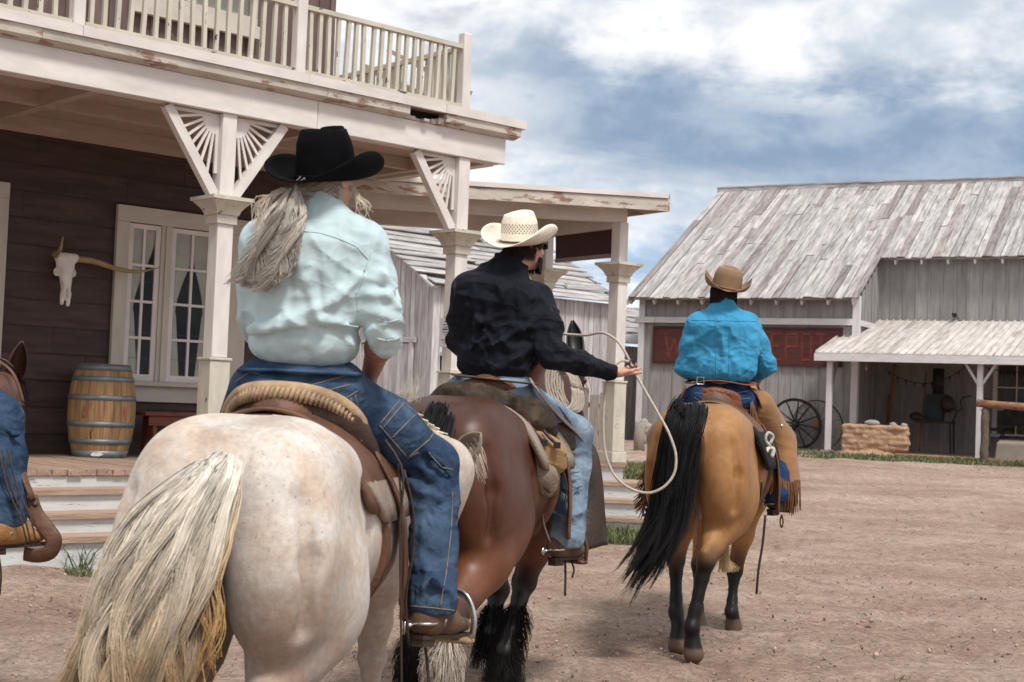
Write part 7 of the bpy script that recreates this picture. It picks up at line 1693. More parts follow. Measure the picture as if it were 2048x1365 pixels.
# ================= rider 2: straw hat, black shirt, rope
def rider_two():
    fr = fB; R3 = fr.R
    sd_o, shell = saddle('brown leather saddle on the bay horse beneath the bedroll', fr, .86, mLeath, mLeath, cz=-.02, cant_h=.09)
    bl = thing('saddle_blanket', fr.w((0, .8, 1.45)), 'thin tan pad under the saddle on the bay horse', 'saddle pad'); shell('pad', .46, 1.24, 1.40, .02, mPad, .024, .12, bl, .42, .31)
    o = thing('person', fr.w((0, .9, 1.5)), 'rider in straw hat and black shirt holding out a rope loop', 'person')
    neck = at(1020, 528, 7.2); hc = at(1049, 492, 7.22); az = rad(52)
    shL, shR = at(935, 578, 7.15), at(1074, 598, 7.28); elR = at(1106, 712, 7.12); wrR = at(1226, 744, 7.30); elL = at(915, 680, 7.3); wrL = at(990, 735, 7.6); pel = at(985, 775, 7.22)
    S = SDF(); P, R = head_sdf(S, hc, az, rad(-2), 1.0); S.cone(neck - HZ * .03, hc - V(0, 0, .06), .062, .056, .03); S.cone(neck - HZ * .03, lerp(neck, pel, .2), .065, .09, .05); fine = S.mesh(.0075, 1)
    S = SDF(); S.chain([shR, elR, wrR], [.055, .046, .026], .03)
    hand_sdf(S, wrR + (wrR - elR) * .02, unit(at(1275, 741, 7.40) - wrR), V(-.1, -.5, 1), (.02, .16, .30, .22, .15), sc=1.0, thumb_side=1, splay=5.5); arm = S.mesh(.0048, 1)
    S = SDF(); S.chain([shL, elL, wrL], [.055, .045, .03], .03); hand_sdf(S, wrL, unit(V(.4, .8, 0)), V(.5, 0, -.8), (1, 1, 1, 1, .6), thumb_side=-1); arm2 = S.mesh(.008, 1)
    core = body_core([(lerp(neck, pel, .15), pel, .09, .10)]); vs, fs = join_mesh([fine, arm, arm2, core]); n = fbm(vs * 40, 2, 1)[:, None]
    make_obj('body', vs, fs, mSkin, o, True, scalp(vs, V(.50, .27, .19) * (.88 + .25 * n), P, hc, (.03, .02, .015)), None, None, None, True)
    # shirt
    S = SDF(); c1 = at(990, 630, 7.2); S.ell(c1, (pxr(80, 7.2), .13, pxr(100, 7.2)), R3, .08); S.cone(shL + V(.05, 0, -.03), shR + V(-.05, 0, -.03), .088, .088, .09); S.cone(lerp(neck, c1, .08), lerp(neck, c1, .5), .07, .15, .09); S.cone(neck + HZ * .01, neck - HZ * .03, .064, .085, .04)
    S.ell(at(990, 715, 7.22), (pxr(78, 7.2), .125, pxr(62, 7.2)), R3, .06)
    S.chain([shR, lerp(shR, elR, .5) + V(.005, -.01, 0), elR + V(-.012, 0, .012)], [.085, .074, .062], .05); S.chain([elR, lerp(elR, wrR, .45), at(1205, 740, 7.28)], [.066, .056, .042], .035); S.cone(at(1196, 738, 7.27), at(1221, 745, 7.295), .042, .042, .008)
    S.chain([shL, at(926, 640, 7.22), elL + V(.02, 0, 0)], [.080, .066, .056], .05); S.chain([elL, wrL - HZ * 0], [.058, .042], .03)
    folds(S, [A3([(1085, 640, 7.15), (1040, 660, 7.07), (985, 690, 7.06)]), A3([(1075, 690, 7.12), (1040, 715, 7.09), (990, 740, 7.09)]), A3([(1010, 600, 7.08), (975, 640, 7.06), (960, 700, 7.08)]), A3([(950, 580, 7.07), (955, 640, 7.06), (940, 700, 7.1)]), A3([(1090, 650, 7.13), (1112, 690, 7.06), (1140, 715, 7.09)]), A3([(1125, 690, 7.09), (1150, 718, 7.12), (1190, 735, 7.2)])], .009, .030)
    S.disp = wrinkle([(V(.5, .1, .8), .11, .012, None, 13), (V(-.5, 0, .9), .13, .010, None, 19), (unit(elR - shR), .06, .016, near(elR, .16), 15), (unit(wrR - elR), .05, .010, near(lerp(elR, wrR, .4), .15), 16), (V(.3, 0, 1), .055, .010, zband(at(990, 735, 7.2)[2], .06), 17)])
    S.cut(at(985, 754, 7.2), V(.0, 0, -1), .17); sh = sdf_obj('shirt', S, .0095, mBlackS, o, 1)
    m = MB(0); ring = [neck + V(math.cos(a) * .074, math.sin(a) * .070, .026 + .010 * math.sin(a)) for a in np.linspace(0, 2 * math.pi, 25)]; m.tube(ring, .026, 8, flat=.3, up=(1, 0, 0)); m.build('collar', mBlackS, sh, True)
    # jeans, belt
    S = SDF(); S.ell(at(988, 790, 7.24), (.205, .150, .150), R3, .06); hipR = at(1030, 800, 7.3); knR = at(1150, 868, 7.62); anR = at(1134, 1072, 7.42); S.chain([hipR, knR], [.12, .088], .05); S.chain([knR, lerp(knR, anR, .3), anR], [.088, .09, .092], .05)
    hipL = fr.w((-.16, .90, 1.50)); knL = fr.w((-.42, 1.28, 1.28)); anL = fr.w((-.44, 1.02, .84)); S.chain([hipL, knL], [.12, .088], .05); S.chain([knL, anL], [.085, .088], .05)
    folds(S, [A3([(1110, 930, 7.4), (1140, 945, 7.38), (1168, 940, 7.42)]), A3([(1105, 975, 7.38), (1135, 985, 7.36), (1165, 970, 7.4)]), A3([(1100, 1020, 7.36), (1130, 1035, 7.34), (1165, 1025, 7.38)]), A3([(1120, 890, 7.45), (1150, 905, 7.46), (1175, 900, 7.5)])], .009, .03)
    S.disp = wrinkle([(V(.3, .2, 1), .075, .014, near(lerp(knR, anR, .5), .3), 24), (V(.8, 0, .5), .06, .008, near(hipR, .2), 22)]); S.cut(anR - V(0, 0, .06), -unit(V(-.05, 0, 1)))
    jn = sdf_obj('jeans', S, .0095, mDenimL, o, 1)
    m = MB(0); bl_ = [at(990, 760, 7.2) + fr.d((math.cos(a) * .198, math.sin(a) * .146, -.014 * math.cos(a))) for a in np.linspace(0, 2 * math.pi, 44)]; m.tube(bl_, .024, 8, flat=.22, up=(0, 0, 1)); m.build('belt', mLeath, jn, True)
    # chaps leg: dark leather flap hanging behind and outside the right leg
    def flap(name, prt, outline, Y, dY, mat, th=.006, wav=.02):
        L_ = outline; n = 16; vs = []; half = len(L_) // 2
        left = spline([at(*p) for p in L_[:half]], 24); right = spline([at(*p) for p in L_[half:][::-1]], 24)
        for i in range(24):
            for j in range(n):
                t = j / (n - 1); p = lerp(left[i], right[i], t); p[1] += wav * math.sin(t * 5 + i * .15) * (.3 + i / 24); vs.append(p)
        fs = [(i * n + j, i * n + j + 1, (i + 1) * n + j + 1, (i + 1) * n + j) for i in range(23) for j in range(n - 1)]
        q = make_obj(name, vs, fs, mat, prt, True); md = q.modifiers.new('thick', 'SOLIDIFY'); md.thickness = th; return q
    flap('chap', o, [(1148, 868, 7.66), (1165, 915, 7.64), (1172, 960, 7.62), (1170, 1020, 7.60), (1158, 1100, 7.58), (1215, 1092, 7.78), (1208, 1020, 7.80), (1203, 960, 7.80), (1192, 905, 7.8), (1168, 862, 7.8)], 7.6, 0, mLeathD, .007, .035)
    strap('chap_edge', o, A3([(1062, 762, 7.1), (1090, 800, 7.22), (1125, 838, 7.38), (1160, 872, 7.52), (1182, 905, 7.6)]), .055, M('grey_chap_leather', (.30, .25, .22), .7, .2, 8, coord='obj'), .006, 18, up=(1, 0, .5))
    flap('chap', o, [(1062, 790, 7.28), (1080, 840, 7.32), (1092, 880, 7.36), (1096, 900, 7.38), (1150, 900, 7.44), (1150, 880, 7.45), (1142, 850, 7.45), (1118, 815, 7.4)], 7.3, 0, mLeathD, .006, .01)
    boot(o, anR - HZ * .04, at(1104, 1114, 7.36), at(1172, 1110, 7.58), .050, mBoot); boot(o, anL, fr.w((-.45, .94, .75)), fr.w((-.48, 1.2, .77)), .05, mBoot)
    stirrup(sd_o, at(1150, 1118, 7.52), fr.d((.5, 1, 0)), .07, .14, mLeath, mLeath); stirrup(sd_o, fr.w((-.465, 1.1, .74)), fr.d((0, 1, 0)), .07, .14, mLeath, mLeath)
    strap('saddle_string', sd_o, A3([(1130, 1120, 7.45), (1131, 1150, 7.45), (1130, 1192, 7.45)]), .016, mLeathD, .006, 8, up=(1, 0, 0)); strap('saddle_string', sd_o, A3([(1142, 1122, 7.5), (1148, 1140, 7.5), (1144, 1156, 7.5)]), .012, mLeathD, .005, 8)
    strap('saddle_string', sd_o, A3([(1083, 940, 7.15), (1092, 985, 7.14), (1086, 1040, 7.16), (1100, 1085, 7.2)]), .022, mBagG, .005, 14, up=(1, 0, 0)); strap('saddle_string', sd_o, A3([(1122, 930, 7.15), (1134, 975, 7.14), (1128, 1010, 7.14)]), .012, mLeathD, .004, 10); strap('saddle_string', sd_o, A3([(1046, 870, 6.98), (1056, 950, 6.95), (1066, 1010, 6.96)]), .010, mLeathD, .004, 10)
    # hat, hair, beard, sunglasses
    hat('hat', o, at(1039, 488, 7.22), rad(24), rad(12), rad(3), mStraw, None, .090, .108, .142, .130, .100, .0, .016, bandmat=mLeathD, weave=True)
    R_ = np.random.RandomState(6); paths = []; c0 = []
    for i in range(1200):
        a = R_.uniform(-2.7, 2.7); z = R_.uniform(-.055, .04); q = P(.080 * math.sin(a) * (1 - .1 * (z < -.04)), -.012 - .094 * math.cos(a), z)
        if math.cos(a) < -.25 and z < .0: continue
        n_ = unit(q - hc); l = R_.uniform(.015, .034); paths.append(spline([q - n_ * .004, q + n_ * .006 - HZ * l * .5, q + n_ * R_.uniform(.004, .016) - HZ * l], 5)); c0.append(V(.035, .024, .017) * R_.uniform(.5, 1.6))
    for i in range(700):
        a = R_.uniform(-1.25, 1.25); z = R_.uniform(-.115, -.05); q = P(.064 * math.sin(a), .028 + .064 * math.cos(a), z)
        n_ = unit(q - hc); l = R_.uniform(.006, .016); paths.append(spline([q - n_ * .004, q + n_ * .01 - HZ * l * .5, q + n_ * .012 - HZ * l], 5)); c0.append(V(.030, .020, .014) * R_.uniform(.5, 1.6))
    add_hair('hair', o, paths, c0, c0, .0022)
    g = MB(0)
    for s in (-1, 1): g.tube([P(s * .078, .0, .020), P(s * .076, .05, .020), P(s * .062, .094, .016)], .0035, 6); g.prism([P(s * .012, .106, .026), P(s * .060, .098, .028), P(s * .060, .100, -.006), P(s * .016, .108, -.010)], (P(0, 1, 0) - hc) * .004)
    g.tube([P(-.014, .108, .018), P(.014, .108, .018)], .003, 6); g.build('sunglasses', mBlackPl, o)
    # bedroll behind the cantle, saddlebags
    S = SDF(); pts = spline(A3([(866, 808, 6.98), (905, 796, 6.96), (945, 804, 6.96), (985, 814, 6.97), (1025, 824, 6.99), (1062, 842, 7.03), (1090, 860, 7.08)]), 9)
    S.chain(pts, [.040, .064, .070, .082, .078, .064, .088, .092, .062], .045)
    for t in (.22, .58): i = int(t * 8); S.ell(pts[i], (.012, .02, .1), None, .01, 's')
    for i in (2, 5): d = unit(pts[i + 1] - pts[i - 1]); 
    S.cone(pts[1], pts[1] + V(0, -.06, .045), .03, .02, .03); S.cone(pts[5], pts[5] + V(.02, -.07, .06), .03, .02, .03)
    S.disp = wrinkle([(V(1, .2, -.3), .085, .016, None, 31), (V(.5, 0, 1), .11, .012, None, 35)])
    br = sdf_obj('bedroll', S, .008, mWax, None, 1); tag(br, 'rolled brown waxed coat tied behind the saddle of the bay horse', 'bedroll')
    for i in (2, 5):
        d = unit(pts[i + 1] - pts[i - 1]); u_ = unit(np.cross(d, (0, 1, 0))); v_ = np.cross(d, u_); m = MB(0); m.tube([pts[i] + (u_ * math.cos(a) + v_ * math.sin(a)) * (.070 if i == 2 else .068) for a in np.linspace(0, 6.283, 20)], .008, 6); m.build('tie', mLeathD, br, True)
    def bag(cs, rs, mat, lab, seed):
        S = SDF(); S.chain(cs, rs, .04)
        S.disp = wrinkle([(V(.4, 0, 1), .08, .012, None, seed)]); q = sdf_obj('saddlebag', S, .009, mat, None, 1); tag(q, lab, 'saddlebag'); return q
    b1 = bag(A3([(1050, 868, 6.98), (1072, 890, 6.98), (1095, 908, 7.0), (1108, 925, 7.02)]), [.050, .066, .078, .062], mBag, 'tan canvas saddlebag with two dark buckled straps hanging on the bay horse', 41)
    b2 = bag(A3([(1048, 890, 6.95), (1066, 920, 6.95), (1084, 950, 6.96), (1096, 972, 6.98)]), [.040, .052, .064, .048], mBagG, 'grey-brown canvas saddlebag hanging below the tan one', 44)
    for x in (0, 26):
        strap('bag_strap', b1, A3([(1060 + x, 855 + x * .2, 6.92), (1072 + x, 868 + x * .25, 6.9), (1088 + x, 884 + x * .2, 6.9)]), .016, mLeathD, .005, 10, up=(0, -1, 0)); m = MB(0); m.cbox(at(1088 + x, 886 + x * .2, 6.89), .034, .012, .03); m.build('buckle', mBlackPl, b1)
    strap('flap_edge', b2, A3([(1040, 862, 6.94), (1052, 905, 6.90), (1068, 950, 6.90), (1100, 985, 6.93)]), .016, mLeathD, .005, 14)
    # rope: loop from the hand
    m = MB(0); L_ = spline(A3([(1120, 668, 7.75), (1170, 671, 7.6), (1212, 668, 7.45), (1236, 684, 7.38), (1254, 712, 7.36), (1268, 742, 7.36), (1288, 778, 7.34), (1315, 825, 7.30), (1340, 872, 7.26), (1352, 915, 7.24), (1348, 948, 7.24), (1328, 974, 7.24), (1300, 986, 7.26), (1262, 978, 7.28), (1232, 955, 7.3), (1213, 915, 7.32), (1207, 870, 7.33), (1208, 810, 7.33), (1214, 765, 7.33), (1228, 735, 7.33), (1244, 722, 7.34), (1262, 725, 7.35)]), 130)
    m.tube(L_, .0068, 8); lr = m.build('lasso_rope', mRope, None, True); tag(lr, 'long pale rope loop hanging open from the outstretched hand', 'rope')
    m = MB(0); c = at(1264, 728, 7.35); m.tube([c + V(.016 * math.cos(a), 0.01 * math.cos(a), .018 * math.sin(a)) for a in np.linspace(0, 6.3, 18)], .004, 6); m.build('honda', mIron, lr, True)
    m = MB(0); R_ = random.Random(4)
    for k in range(7):
        cx, cy = 1118 + k * 4.5, 775 + k * 1.0; pts = [at(cx + math.cos(a) * (26 - k * 1.2) + 9 * math.sin(a) + R_.uniform(-1, 1), cy + math.sin(a) * (46 - k * .5) + R_.uniform(-1, 1), 7.55 + .03 * math.cos(a) + .012 * k) for a in np.linspace(0, 2 * math.pi, 30)]; m.tube(pts, .0075, 7)
    cr = m.build('rope_coil', mRope, None, True); tag(cr, 'coiled pale rope held beside the neck of the bay horse', 'rope')
    # bridle on the bay
    b = thing('bridle', fr.w((.09, 2.1, 1.6)), 'dark leather bridle with metal fittings on the head of the bay horse', 'bridle')
    strap('cheek_strap', b, A3([(1150, 700, 8.42), (1156, 760, 8.46), (1156, 830, 8.5)]), .022, mLeathD, .005, 12); strap('rein', b, A3([(1158, 800, 8.4), (1168, 850, 8.2), (1150, 880, 8.0), (1120, 850, 7.8)]), .016, mLeathD, .005, 14)
    m = MB(0); 
    for py in (815, 838): m.lathe([(.004, -.006), (.028, -.003), (.028, .003), (.004, .006)], at(1152, py, 8.3), 14, (0, 1, 0))
    m.tube(A3([(1146, 815, 8.3), (1150, 845, 8.3), (1160, 858, 8.3)]), .008, 6); m.build('bit', mSteel, b, True)
rider_two()

# ================= rider 3: brown hat, blue shirt, chaps
def rider_three():
    fr = fK; R3 = fr.R
    sd_o, shell = saddle('brown leather saddle with a rounded cantle on the buckskin horse', fr, .80, mLeath, mLeathR, cz=-.02, cw=.20, cant_h=.10)
    bl = thing('saddle_blanket', fr.w((0, .74, 1.45)), 'black wool saddle blanket with a white woven mark on the buckskin horse', 'saddle pad')
    pd = shell('pad', .40, 1.18, 1.50, .024, mPadD, .024, .12, bl, .425, .33)
    shell('under_pad', .44, 1.16, 1.35, .052, mBagG, .010, .10, bl, .41, .315)
    m = MB(.1); m.tube(spline(A3([(1540, 888, 9.12), (1546, 872, 9.12), (1536, 866, 9.10), (1531, 880, 9.10), (1541, 893, 9.12)]), 16), .010, 6); m.tube(spline(A3([(1532, 905, 9.1), (1538, 896, 9.12), (1546, 898, 9.13), (1543, 915, 9.13)]), 10), .014, 6); m.build('woven_mark', mWool, bl, True)
    o = thing('person', fr.w((0, .86, 1.5)), 'rider in brown hat, bright blue shirt and fringed suede chaps', 'person')
    neck = at(1447, 608, 9.42); hc = at(1448, 580, 9.46); az = rad(17); shL, shR = at(1392, 650, 9.42), at(1500, 650, 9.5); elL = at(1370, 735, 9.5); elR = at(1532, 730, 9.55); wrL, wrR = at(1420, 765, 9.85), at(1490, 765, 9.9); pel = at(1440, 780, 9.5)
    S = SDF(); P, R = head_sdf(S, hc, az, rad(-2), .98); S.cone(neck - HZ * .03, hc - V(0, 0, .06), .056, .052, .03); S.cone(neck - HZ * .03, lerp(neck, pel, .2), .06, .09, .05); fine = S.mesh(.0085, 1)
    S = SDF(); S.chain([shR, elR, wrR], [.052, .044, .028], .03); hand_sdf(S, wrR, unit(V(-.2, .9, 0)), V(-.5, 0, -.8), (1, 1, 1, 1, .6)); a1 = S.mesh(.008, 1); S = SDF(); S.chain([shL, elL, wrL], [.052, .044, .028], .03); hand_sdf(S, wrL, unit(V(.3, .9, 0)), V(.5, 0, -.8), (1, 1, 1, 1, .6), thumb_side=-1); a2 = S.mesh(.008, 1)
    vs, fs = join_mesh([fine, a1, a2, body_core([(lerp(neck, pel, .15), pel, .09, .10)])]); n = fbm(vs * 40, 2, 1)[:, None]; make_obj('body', vs, fs, mSkin, o, True, scalp(vs, V(.45, .24, .165) * (.88 + .25 * n), P, hc, (.02, .013, .01)), None, None, None, True)
    S = SDF(); c1 = at(1447, 690, 9.45); S.ell(c1, (pxr(71, 9.45), .128, pxr(74, 9.45)), R3, .07); S.cone(shL + V(.04, 0, -.02), shR + V(-.04, 0, -.02), .080, .080, .08); S.cone(neck, lerp(neck, c1, .5), .066, .15, .08); S.ell(at(1444, 735, 9.45), (pxr(70, 9.45), .14, pxr(42, 9.45)), R3, .05); S.cone(neck + HZ * .015, neck - HZ * .02, .06, .075, .03)
    S.chain([shL + V(.012, 0, 0), lerp(shL, elL, .5) + V(.008, 0, 0), elL + HZ * .02 + V(.03, 0, 0)], [.078, .070, .064], .05); S.chain([elL, wrL], [.068, .05], .04); S.chain([shR + V(-.012, 0, 0), lerp(shR, elR, .5) + V(-.008, 0, 0), elR + HZ * .02 + V(-.03, 0, 0)], [.078, .072, .066], .05); S.chain([elR, wrR], [.070, .05], .04)
    folds(S, [A3([(1447, 640, 9.33), (1448, 690, 9.31), (1446, 745, 9.31)]), A3([(1490, 655, 9.36), (1478, 700, 9.33), (1470, 745, 9.32)]), A3([(1500, 690, 9.4), (1485, 720, 9.35), (1460, 752, 9.32)]), A3([(1505, 670, 9.41), (1520, 700, 9.4), (1535, 720, 9.45)])], .008, .028)
    S.disp = wrinkle([(V(.6, .1, .6), .10, .008, None, 51), (V(-.6, .1, .7), .10, .008, None, 55), (V(.1, 0, 1), .06, .010, zband(at(1444, 745, 9.4)[2], .06), 57)]); S.cut(at(1442, 763, 9.4), V(0, 0, -1))
    sh = sdf_obj('shirt', S, .010, mBlueS, o, 1)
    m = MB(0); m.tube([neck + V(math.cos(a) * .068, math.sin(a) * .062, .018) for a in np.linspace(0, 6.283, 22)], .022, 8, flat=.35, up=(1, 0, 0)); m.build('collar', mBlueS, sh, True)
    bpy.context.view_layer.update(); inv = sh.matrix_world.inverted(); ys = MB(0)
    def onshirt(px, py):
        d = ray(px, py); hit, loc, nr, _ = sh.ray_cast(inv @ Vector(EYE), (inv.to_3x3() @ Vector(d)).normalized()); return np.array(sh.matrix_world @ loc) + np.array(nr) * .001 if hit else None
    for x0, y0, x1, y1 in ((1382, 641, 1512, 643), (1431, 644, 1433, 760), (1460, 644, 1457, 760)):
        pts = [q for q in (onshirt(x0 + (x1 - x0) * t, y0 + (y1 - y0) * t) for t in np.linspace(0, 1, 24)) if q is not None]
        if len(pts) > 4: ys.tube(pts, .003, 5)
    ys.build('yoke_seam', mBlueS, sh, True)
    # jeans
    S = SDF(); S.ell(at(1440, 795, 9.5), (.20, .145, .12), R3, .06); S.ell(at(1405, 800, 9.42), (.10, .11, .10), R3, .05); S.ell(at(1480, 800, 9.45), (.10, .11, .10), R3, .05)
    hipR = at(1482, 805, 9.55); knR = at(1566, 880, 9.85); anR = at(1553, 990, 9.56); S.chain([hipR, knR], [.115, .08], .05); S.chain([knR, anR], [.08, .082], .05); hipL = fr.w((-.16, .86, 1.5)); knL = fr.w((-.43, 1.2, 1.26)); anL = fr.w((-.44, .98, .84)); S.chain([hipL, knL], [.115, .085], .05); S.chain([knL, anL], [.085, .08], .05)
    S.disp = wrinkle([(V(.3, .2, 1), .07, .010, None, 61)]); S.cut(anR - V(0, 0, .055), V(0, 0, -1)); jn = sdf_obj('jeans', S, .010, mDenimD, o, 1)
    stc = MB(0); bpy.context.view_layer.update(); inv2 = jn.matrix_world.inverted()
    for line in ([(1390, 786), (1420, 790)], [(1388, 795), (1415, 812)], [(1465, 788), (1498, 782)], [(1470, 800), (1500, 797)], [(1440, 770), (1440, 800)]):
        pts = []
        for t in np.linspace(0, 1, 9):
            p = lerp(line[0], line[1], t); d = ray(*p); hit, loc, nr, _ = jn.ray_cast(inv2 @ Vector(EYE), (inv2.to_3x3() @ Vector(d)).normalized())
            if hit: pts.append(np.array(jn.matrix_world @ loc) + np.array(nr) * .001)
        if len(pts) > 3: stc.tube(pts, .0022, 5)
    stc.build('stitching', mStitch, jn, True)
    m = MB(0); m.tube([at(1441, 766, 9.47) + fr.d((math.cos(a) * .215, math.sin(a) * .150, .01 * math.sin(3 * a))) for a in np.linspace(0, 6.283, 44)], .022, 8, flat=.25, up=(0, 0, 1)); bt = m.build('belt', mLeathR, jn, True)
    m = MB(0); c = at(1401, 762, 9.325); m.tube([c + V(-.022, 0, -.022), c + V(.022, .0, -.022), c + V(.022, 0, .022), c + V(-.022, 0, .022), c + V(-.022, 0, -.022)], .004, 5); m.build('buckle', mSteel, bt)
    # chaps: suede leg with a fringed edge and tooled strap (right), and the left seen as an edge
    S = SDF(); S.chain([at(1515, 812, 9.60), at(1553, 885, 9.80), at(1578, 978, 9.66)], [.110, .120, .085], .06); S.chain([fr.w((-.24, .95, 1.45)), knL, lerp(knL, anL, .6)], [.105, .105, .09], .05); S.cut(at(1575, 966, 9.7), V(0, 0, -1)); S.disp = wrinkle([(V(.3, .2, 1), .09, .008, None, 71)])
    cp = sdf_obj('chaps', S, .010, mSuede, o, 1)
    def thong(pts, w): strap('chap_strap', cp, A3(pts), w, mLeathR, .006, 14)
    thong([(1496, 770, 9.42), (1512, 790, 9.42), (1522, 815, 9.48)], .045); thong([(1372, 772, 9.42), (1362, 795, 9.42), (1352, 815, 9.5)], .045)
    thong([(1535, 815, 9.55), (1552, 836, 9.62), (1566, 858, 9.68)], .05); m = MB(0); m.lathe([(.001, .01), (.012, .005), (.014, 0)], at(1563, 852, 9.62), 10, (0, -1, 0)); m.build('concho', mSteel, cp, True)
    R_ = np.random.RandomState(8); paths = []
    edge = spline(A3([(1502, 800, 9.38), (1514, 835, 9.40), (1526, 870, 9.46), (1538, 905, 9.48), (1550, 935, 9.50), (1562, 958, 9.53), (1580, 966, 9.55), (1597, 962, 9.60)]), 60)
    for i in range(300):
        a = edge[R_.randint(60)] + R_.normal(0, .004, 3); l = R_.uniform(.12, .22); d = V(R_.uniform(-.10, .12), R_.uniform(-.08, .03), -1); paths.append(spline([a, a + d * l * .4 + V(0, -.02, 0), a + d * l], 8))
    ft_c = [V(.17, .080, .034) * R_.uniform(.55, 1.25) for _ in paths]; strands_obj('fringe', paths, .0050, .0032, ft_c, ft_c, mSuedeF, cp); paths = []
    e2 = spline([fr.w((-.36, .60, 1.18)), fr.w((-.40, .62, 1.0)), fr.w((-.40, .66, .90))], 30)
    for i in range(60):
        a = e2[R_.randint(30)]; l = R_.uniform(.10, .18); paths.append(spline([a, a + fr.d((-.03, -.03, -l * .5)), a + fr.d((-.05 - R_.rand() * .05, -.04, -l))], 8))
    ft_c = [V(.20, .10, .04) * R_.uniform(.6, 1.2) for _ in paths]; strands_obj('fringe', paths, .005, .0032, ft_c, ft_c, mSuedeF, cp)
    boot(o, anR - HZ * .02, at(1540, 1018, 9.60), at(1582, 1014, 9.80), .047, mLeathD); boot(o, anL, fr.w((-.45, .9, .76)), fr.w((-.47, 1.15, .77)), .047, mLeathD)
    stirrup(sd_o, at(1566, 1018, 9.74), fr.d((.4, 1, 0)), .07, .15, mSteel, mLeath); stirrup(sd_o, fr.w((-.46, 1.05, .745)), fr.d((0, 1, 0)), .07, .15, mSteel, mLeath)
    strap('saddle_string', sd_o, A3([(1531, 1030, 9.4), (1525, 1090, 9.4), (1517, 1140, 9.4), (1513, 1188, 9.42)]), .020, mLeathD, .008, 14, up=(1, 0, 0)); m = MB(0); m.tube(spline(A3([(1563, 1030, 9.6), (1560, 1045, 9.6), (1563, 1056, 9.6), (1566, 1044, 9.6), (1563, 1030, 9.6)]), 14), .005, 5); m.build('saddle_string', mLeathD, sd_o, True)
    strap('rear_cinch_strap', sd_o, A3([(1524, 965, 9.1), (1520, 1000, 9.08), (1500, 1030, 9.08), (1470, 1050, 9.1)]), .05, mLeathD, .008, 14)
    # dark braided rope along the far thigh
    m = MB(0); m.tube(spline(A3([(1505, 782, 9.75), (1530, 800, 9.85), (1552, 825, 9.95), (1566, 850, 10.0)]), 20), .022, 8); m.tube(spline(A3([(1510, 790, 9.72), (1534, 810, 9.82), (1554, 838, 9.9)]), 20), .018, 8); rp = m.build('braided_rope', mRopeD, None, True); tag(rp, 'dark red and black braided rope lying over the front of the suede chaps', 'rope')
    hat('hat', o, at(1452, 579, 9.46), rad(8), rad(9), rad(10), mFeltB, None, .095, .110, .130, .112, .100, .0, .026, buckle=True)
    R_ = np.random.RandomState(9); paths = []; c0 = []
    for i in range(1100):
        a = R_.uniform(-2.2, 2.2); z = R_.uniform(-.07, .03); q = P(.080 * math.sin(a), -.012 - .094 * math.cos(a), z); n_ = unit(q - hc); l = R_.uniform(.04, .085); paths.append(spline([q - n_ * .004, q + n_ * .008 - HZ * l * .5, q + n_ * R_.uniform(.0, .012) - HZ * l], 5)); c0.append(V(.022, .014, .011) * R_.uniform(.5, 1.6))
    add_hair('hair', o, paths, c0, c0, .0024)
    # pale tassel hanging under the belly
    m = thing('hair_tassel', at(1448, 1140, 9.2), 'pale horsehair tassel hanging under the belly of the buckskin horse', 'tassel')
    paths = [spline([at(1445 + R_.normal(0, 2), 1060, 9.25), at(1444 + R_.normal(0, 5), 1100, 9.25), at(1452 + R_.normal(0, 9), 1140 + R_.uniform(-8, 6), 9.25)], 8) for _ in range(260)]
    strands_obj('strands', paths, .003, .0012, [V(.55, .38, .19) * R_.uniform(.7, 1.2) for _ in paths], [V(.60, .45, .25)] * 260, mHair, m)
mSuedeF = M('suede_fringe', (1, 1, 1), .9, .2, 20, bump=0, coord='obj')
rider_three()

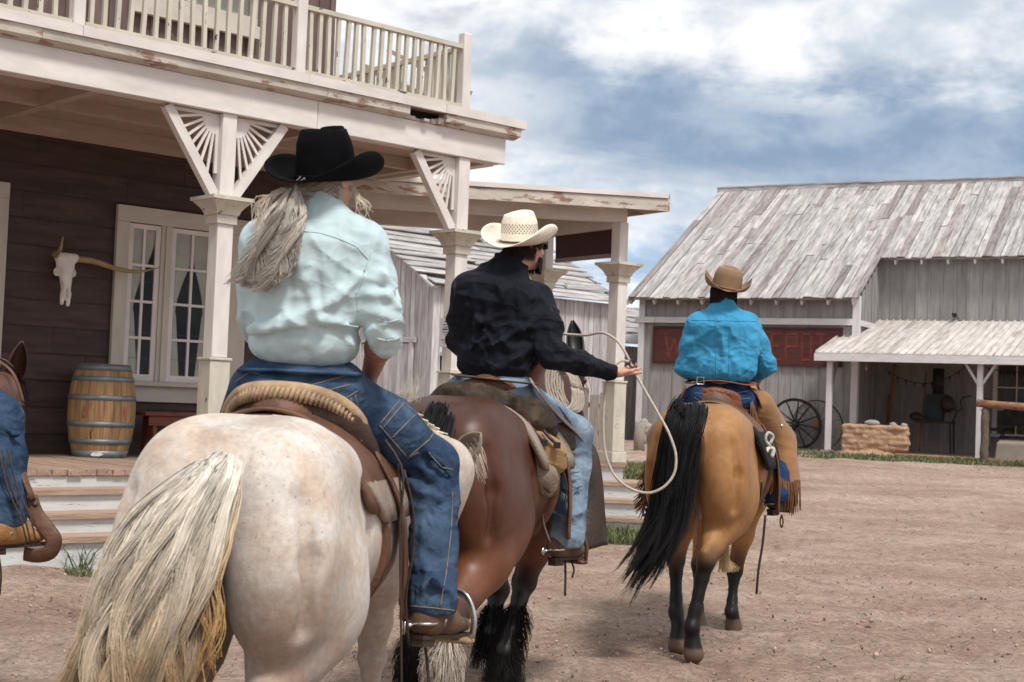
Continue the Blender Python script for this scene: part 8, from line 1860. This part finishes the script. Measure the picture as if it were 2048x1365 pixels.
# ================= rider 4 at the left edge: one leg in view
def rider_four():
    fr = fD; R3 = fr.R
    sd_o, shell = saddle('brown saddle with a wide wooden stirrup at the left edge', fr, .80, mLeath, mLeath)
    o = thing('person', fr.w((0, .85, 1.5)), 'rider cut off by the left edge, one denim leg and tan boot in view', 'person')
    pel = fr.w((0, .85, 1.58)); neck = pel + HZ * .55; hc = neck + HZ * .13
    S = SDF(); head_sdf(S, hc, 0); S.cone(neck - HZ * .03, hc - HZ * .06, .06, .055, .03); S.cone(neck, pel, .1, .13, .06); knR = at(-2, 838, 6.55); anR = at(12, 1035, 6.42); S.cone(fr.w((.15, .86, 1.55)), knR, .09, .06, .05); S.cone(knR, anR, .06, .05, .04)
    for s in (-1, 1): S.chain([fr.w((s * .2, .85, 2.05)), fr.w((s * .26, .95, 1.78)), fr.w((s * .08, 1.2, 1.68))], [.05, .042, .03], .03); hand_sdf(S, fr.w((s * .08, 1.2, 1.68)), fr.d((-s * .2, 1, 0)), fr.d((-s, 0, -.5)), (1, 1, 1, 1, .6), thumb_side=s)
    vs, fs = S.mesh(.010, 1); make_obj('body', vs, fs, mSkin, o, True, np.tile(V(.48, .26, .18), (len(vs), 1)), None, None, None, True)
    S = SDF(); S.ell(fr.w((0, .85, 1.86)), (.2, .14, .30), R3, .08); S.cone(fr.w((-.16, .85, 2.06)), fr.w((.16, .85, 2.06)), .09, .09, .08)
    for s in (-1, 1): S.chain([fr.w((s * .2, .85, 2.05)), fr.w((s * .26, .95, 1.78)), fr.w((s * .12, 1.15, 1.69))], [.08, .07, .05], .05)
    sdf_obj('shirt', S, .016, mDenimL, o, 1)
    S = SDF(); S.ell(fr.w((0, .85, 1.56)), (.2, .15, .13), R3, .06); hipR = fr.w((.15, .86, 1.55)); S.chain([hipR, lerp(hipR, knR, .6), knR], [.12, .11, .098], .05); S.chain([knR, lerp(knR, anR, .4), anR], [.100, .100, .090], .05); hipL = fr.w((-.15, .86, 1.55)); knL = fr.w((-.42, 1.2, 1.26)); anL = fr.w((-.44, .98, .84)); S.chain([hipL, knL, anL], [.12, .09, .085], .05)
    folds(S, [A3([(5, 850, 6.44), (30, 870, 6.42), (56, 865, 6.45)]), A3([(10, 990, 6.36), (30, 1000, 6.34), (52, 985, 6.36)])], .009, .03)
    S.disp = wrinkle([(V(.4, .2, 1), .10, .006, None, 81)]); S.cut(anR - V(0, 0, .05), V(0, 0, -1)); jn = sdf_obj('jeans', S, .011, mDenim, o, 1)
    boot(o, anR - HZ * .02, at(-22, 1090, 6.36), at(92, 1082, 6.50), .054, mBootT)
    # wide leather covered stirrup
    c = at(60, 1092, 6.46); f = unit(V(.85, .4, 0)); sd = unit(np.cross(f, HZ)); m = MB(0)
    arc = spline(A3([(58, 995, 6.46), (72, 1030, 6.46), (95, 1060, 6.46), (108, 1082, 6.46), (100, 1104, 6.46), (70, 1112, 6.46), (48, 1108, 6.46)]), 30); m.tube(arc, .035, 10, flat=.25, up=V(-.3, .9, 0)); m.build('stirrup', mLeath, sd_o, True)
    strap('stirrup_leather', sd_o, A3([(66, 1000, 6.45), (50, 960, 6.46), (30, 880, 6.55)]), .05, mLeath, .01, 10); m = MB(0); m.lathe([(.001, .008), (.011, .004), (.013, 0)], at(70, 1010, 6.40), 10, (0, -1, 0)); m.build('rivet', mLeathD, sd_o, True)
    for dx in (0, 8, 20): strap('saddle_string', sd_o, A3([(-4 + dx, 900, 6.36), (16 + dx, 980, 6.33), (42 + dx, 1040, 6.32), (55 + dx * .9, 1090, 6.32)]), .007, mLeathD, .004, 14)
    strap('saddle_string', sd_o, A3([(-3, 1110, 6.4), (2, 1150, 6.4), (-1, 1190, 6.4)]), .012, mLeathD, .005, 8)
    hat('hat', o, hc + HZ * .03, 0, 0, 0, mFeltB, None)
    b = thing('bridle', fr.w((.1, 1.95, 1.5)), 'brown leather bridle on the horse at the left edge', 'bridle'); strap('cheek_strap', b, A3([(0, 724, 7.52), (22, 742, 7.50), (38, 775, 7.5), (46, 805, 7.5)]), .026, mLeath, .006, 14); strap('brow_strap', b, A3([(-5, 716, 7.55), (12, 722, 7.54), (26, 735, 7.56)]), .02, mLeathD, .006, 8)
rider_four()
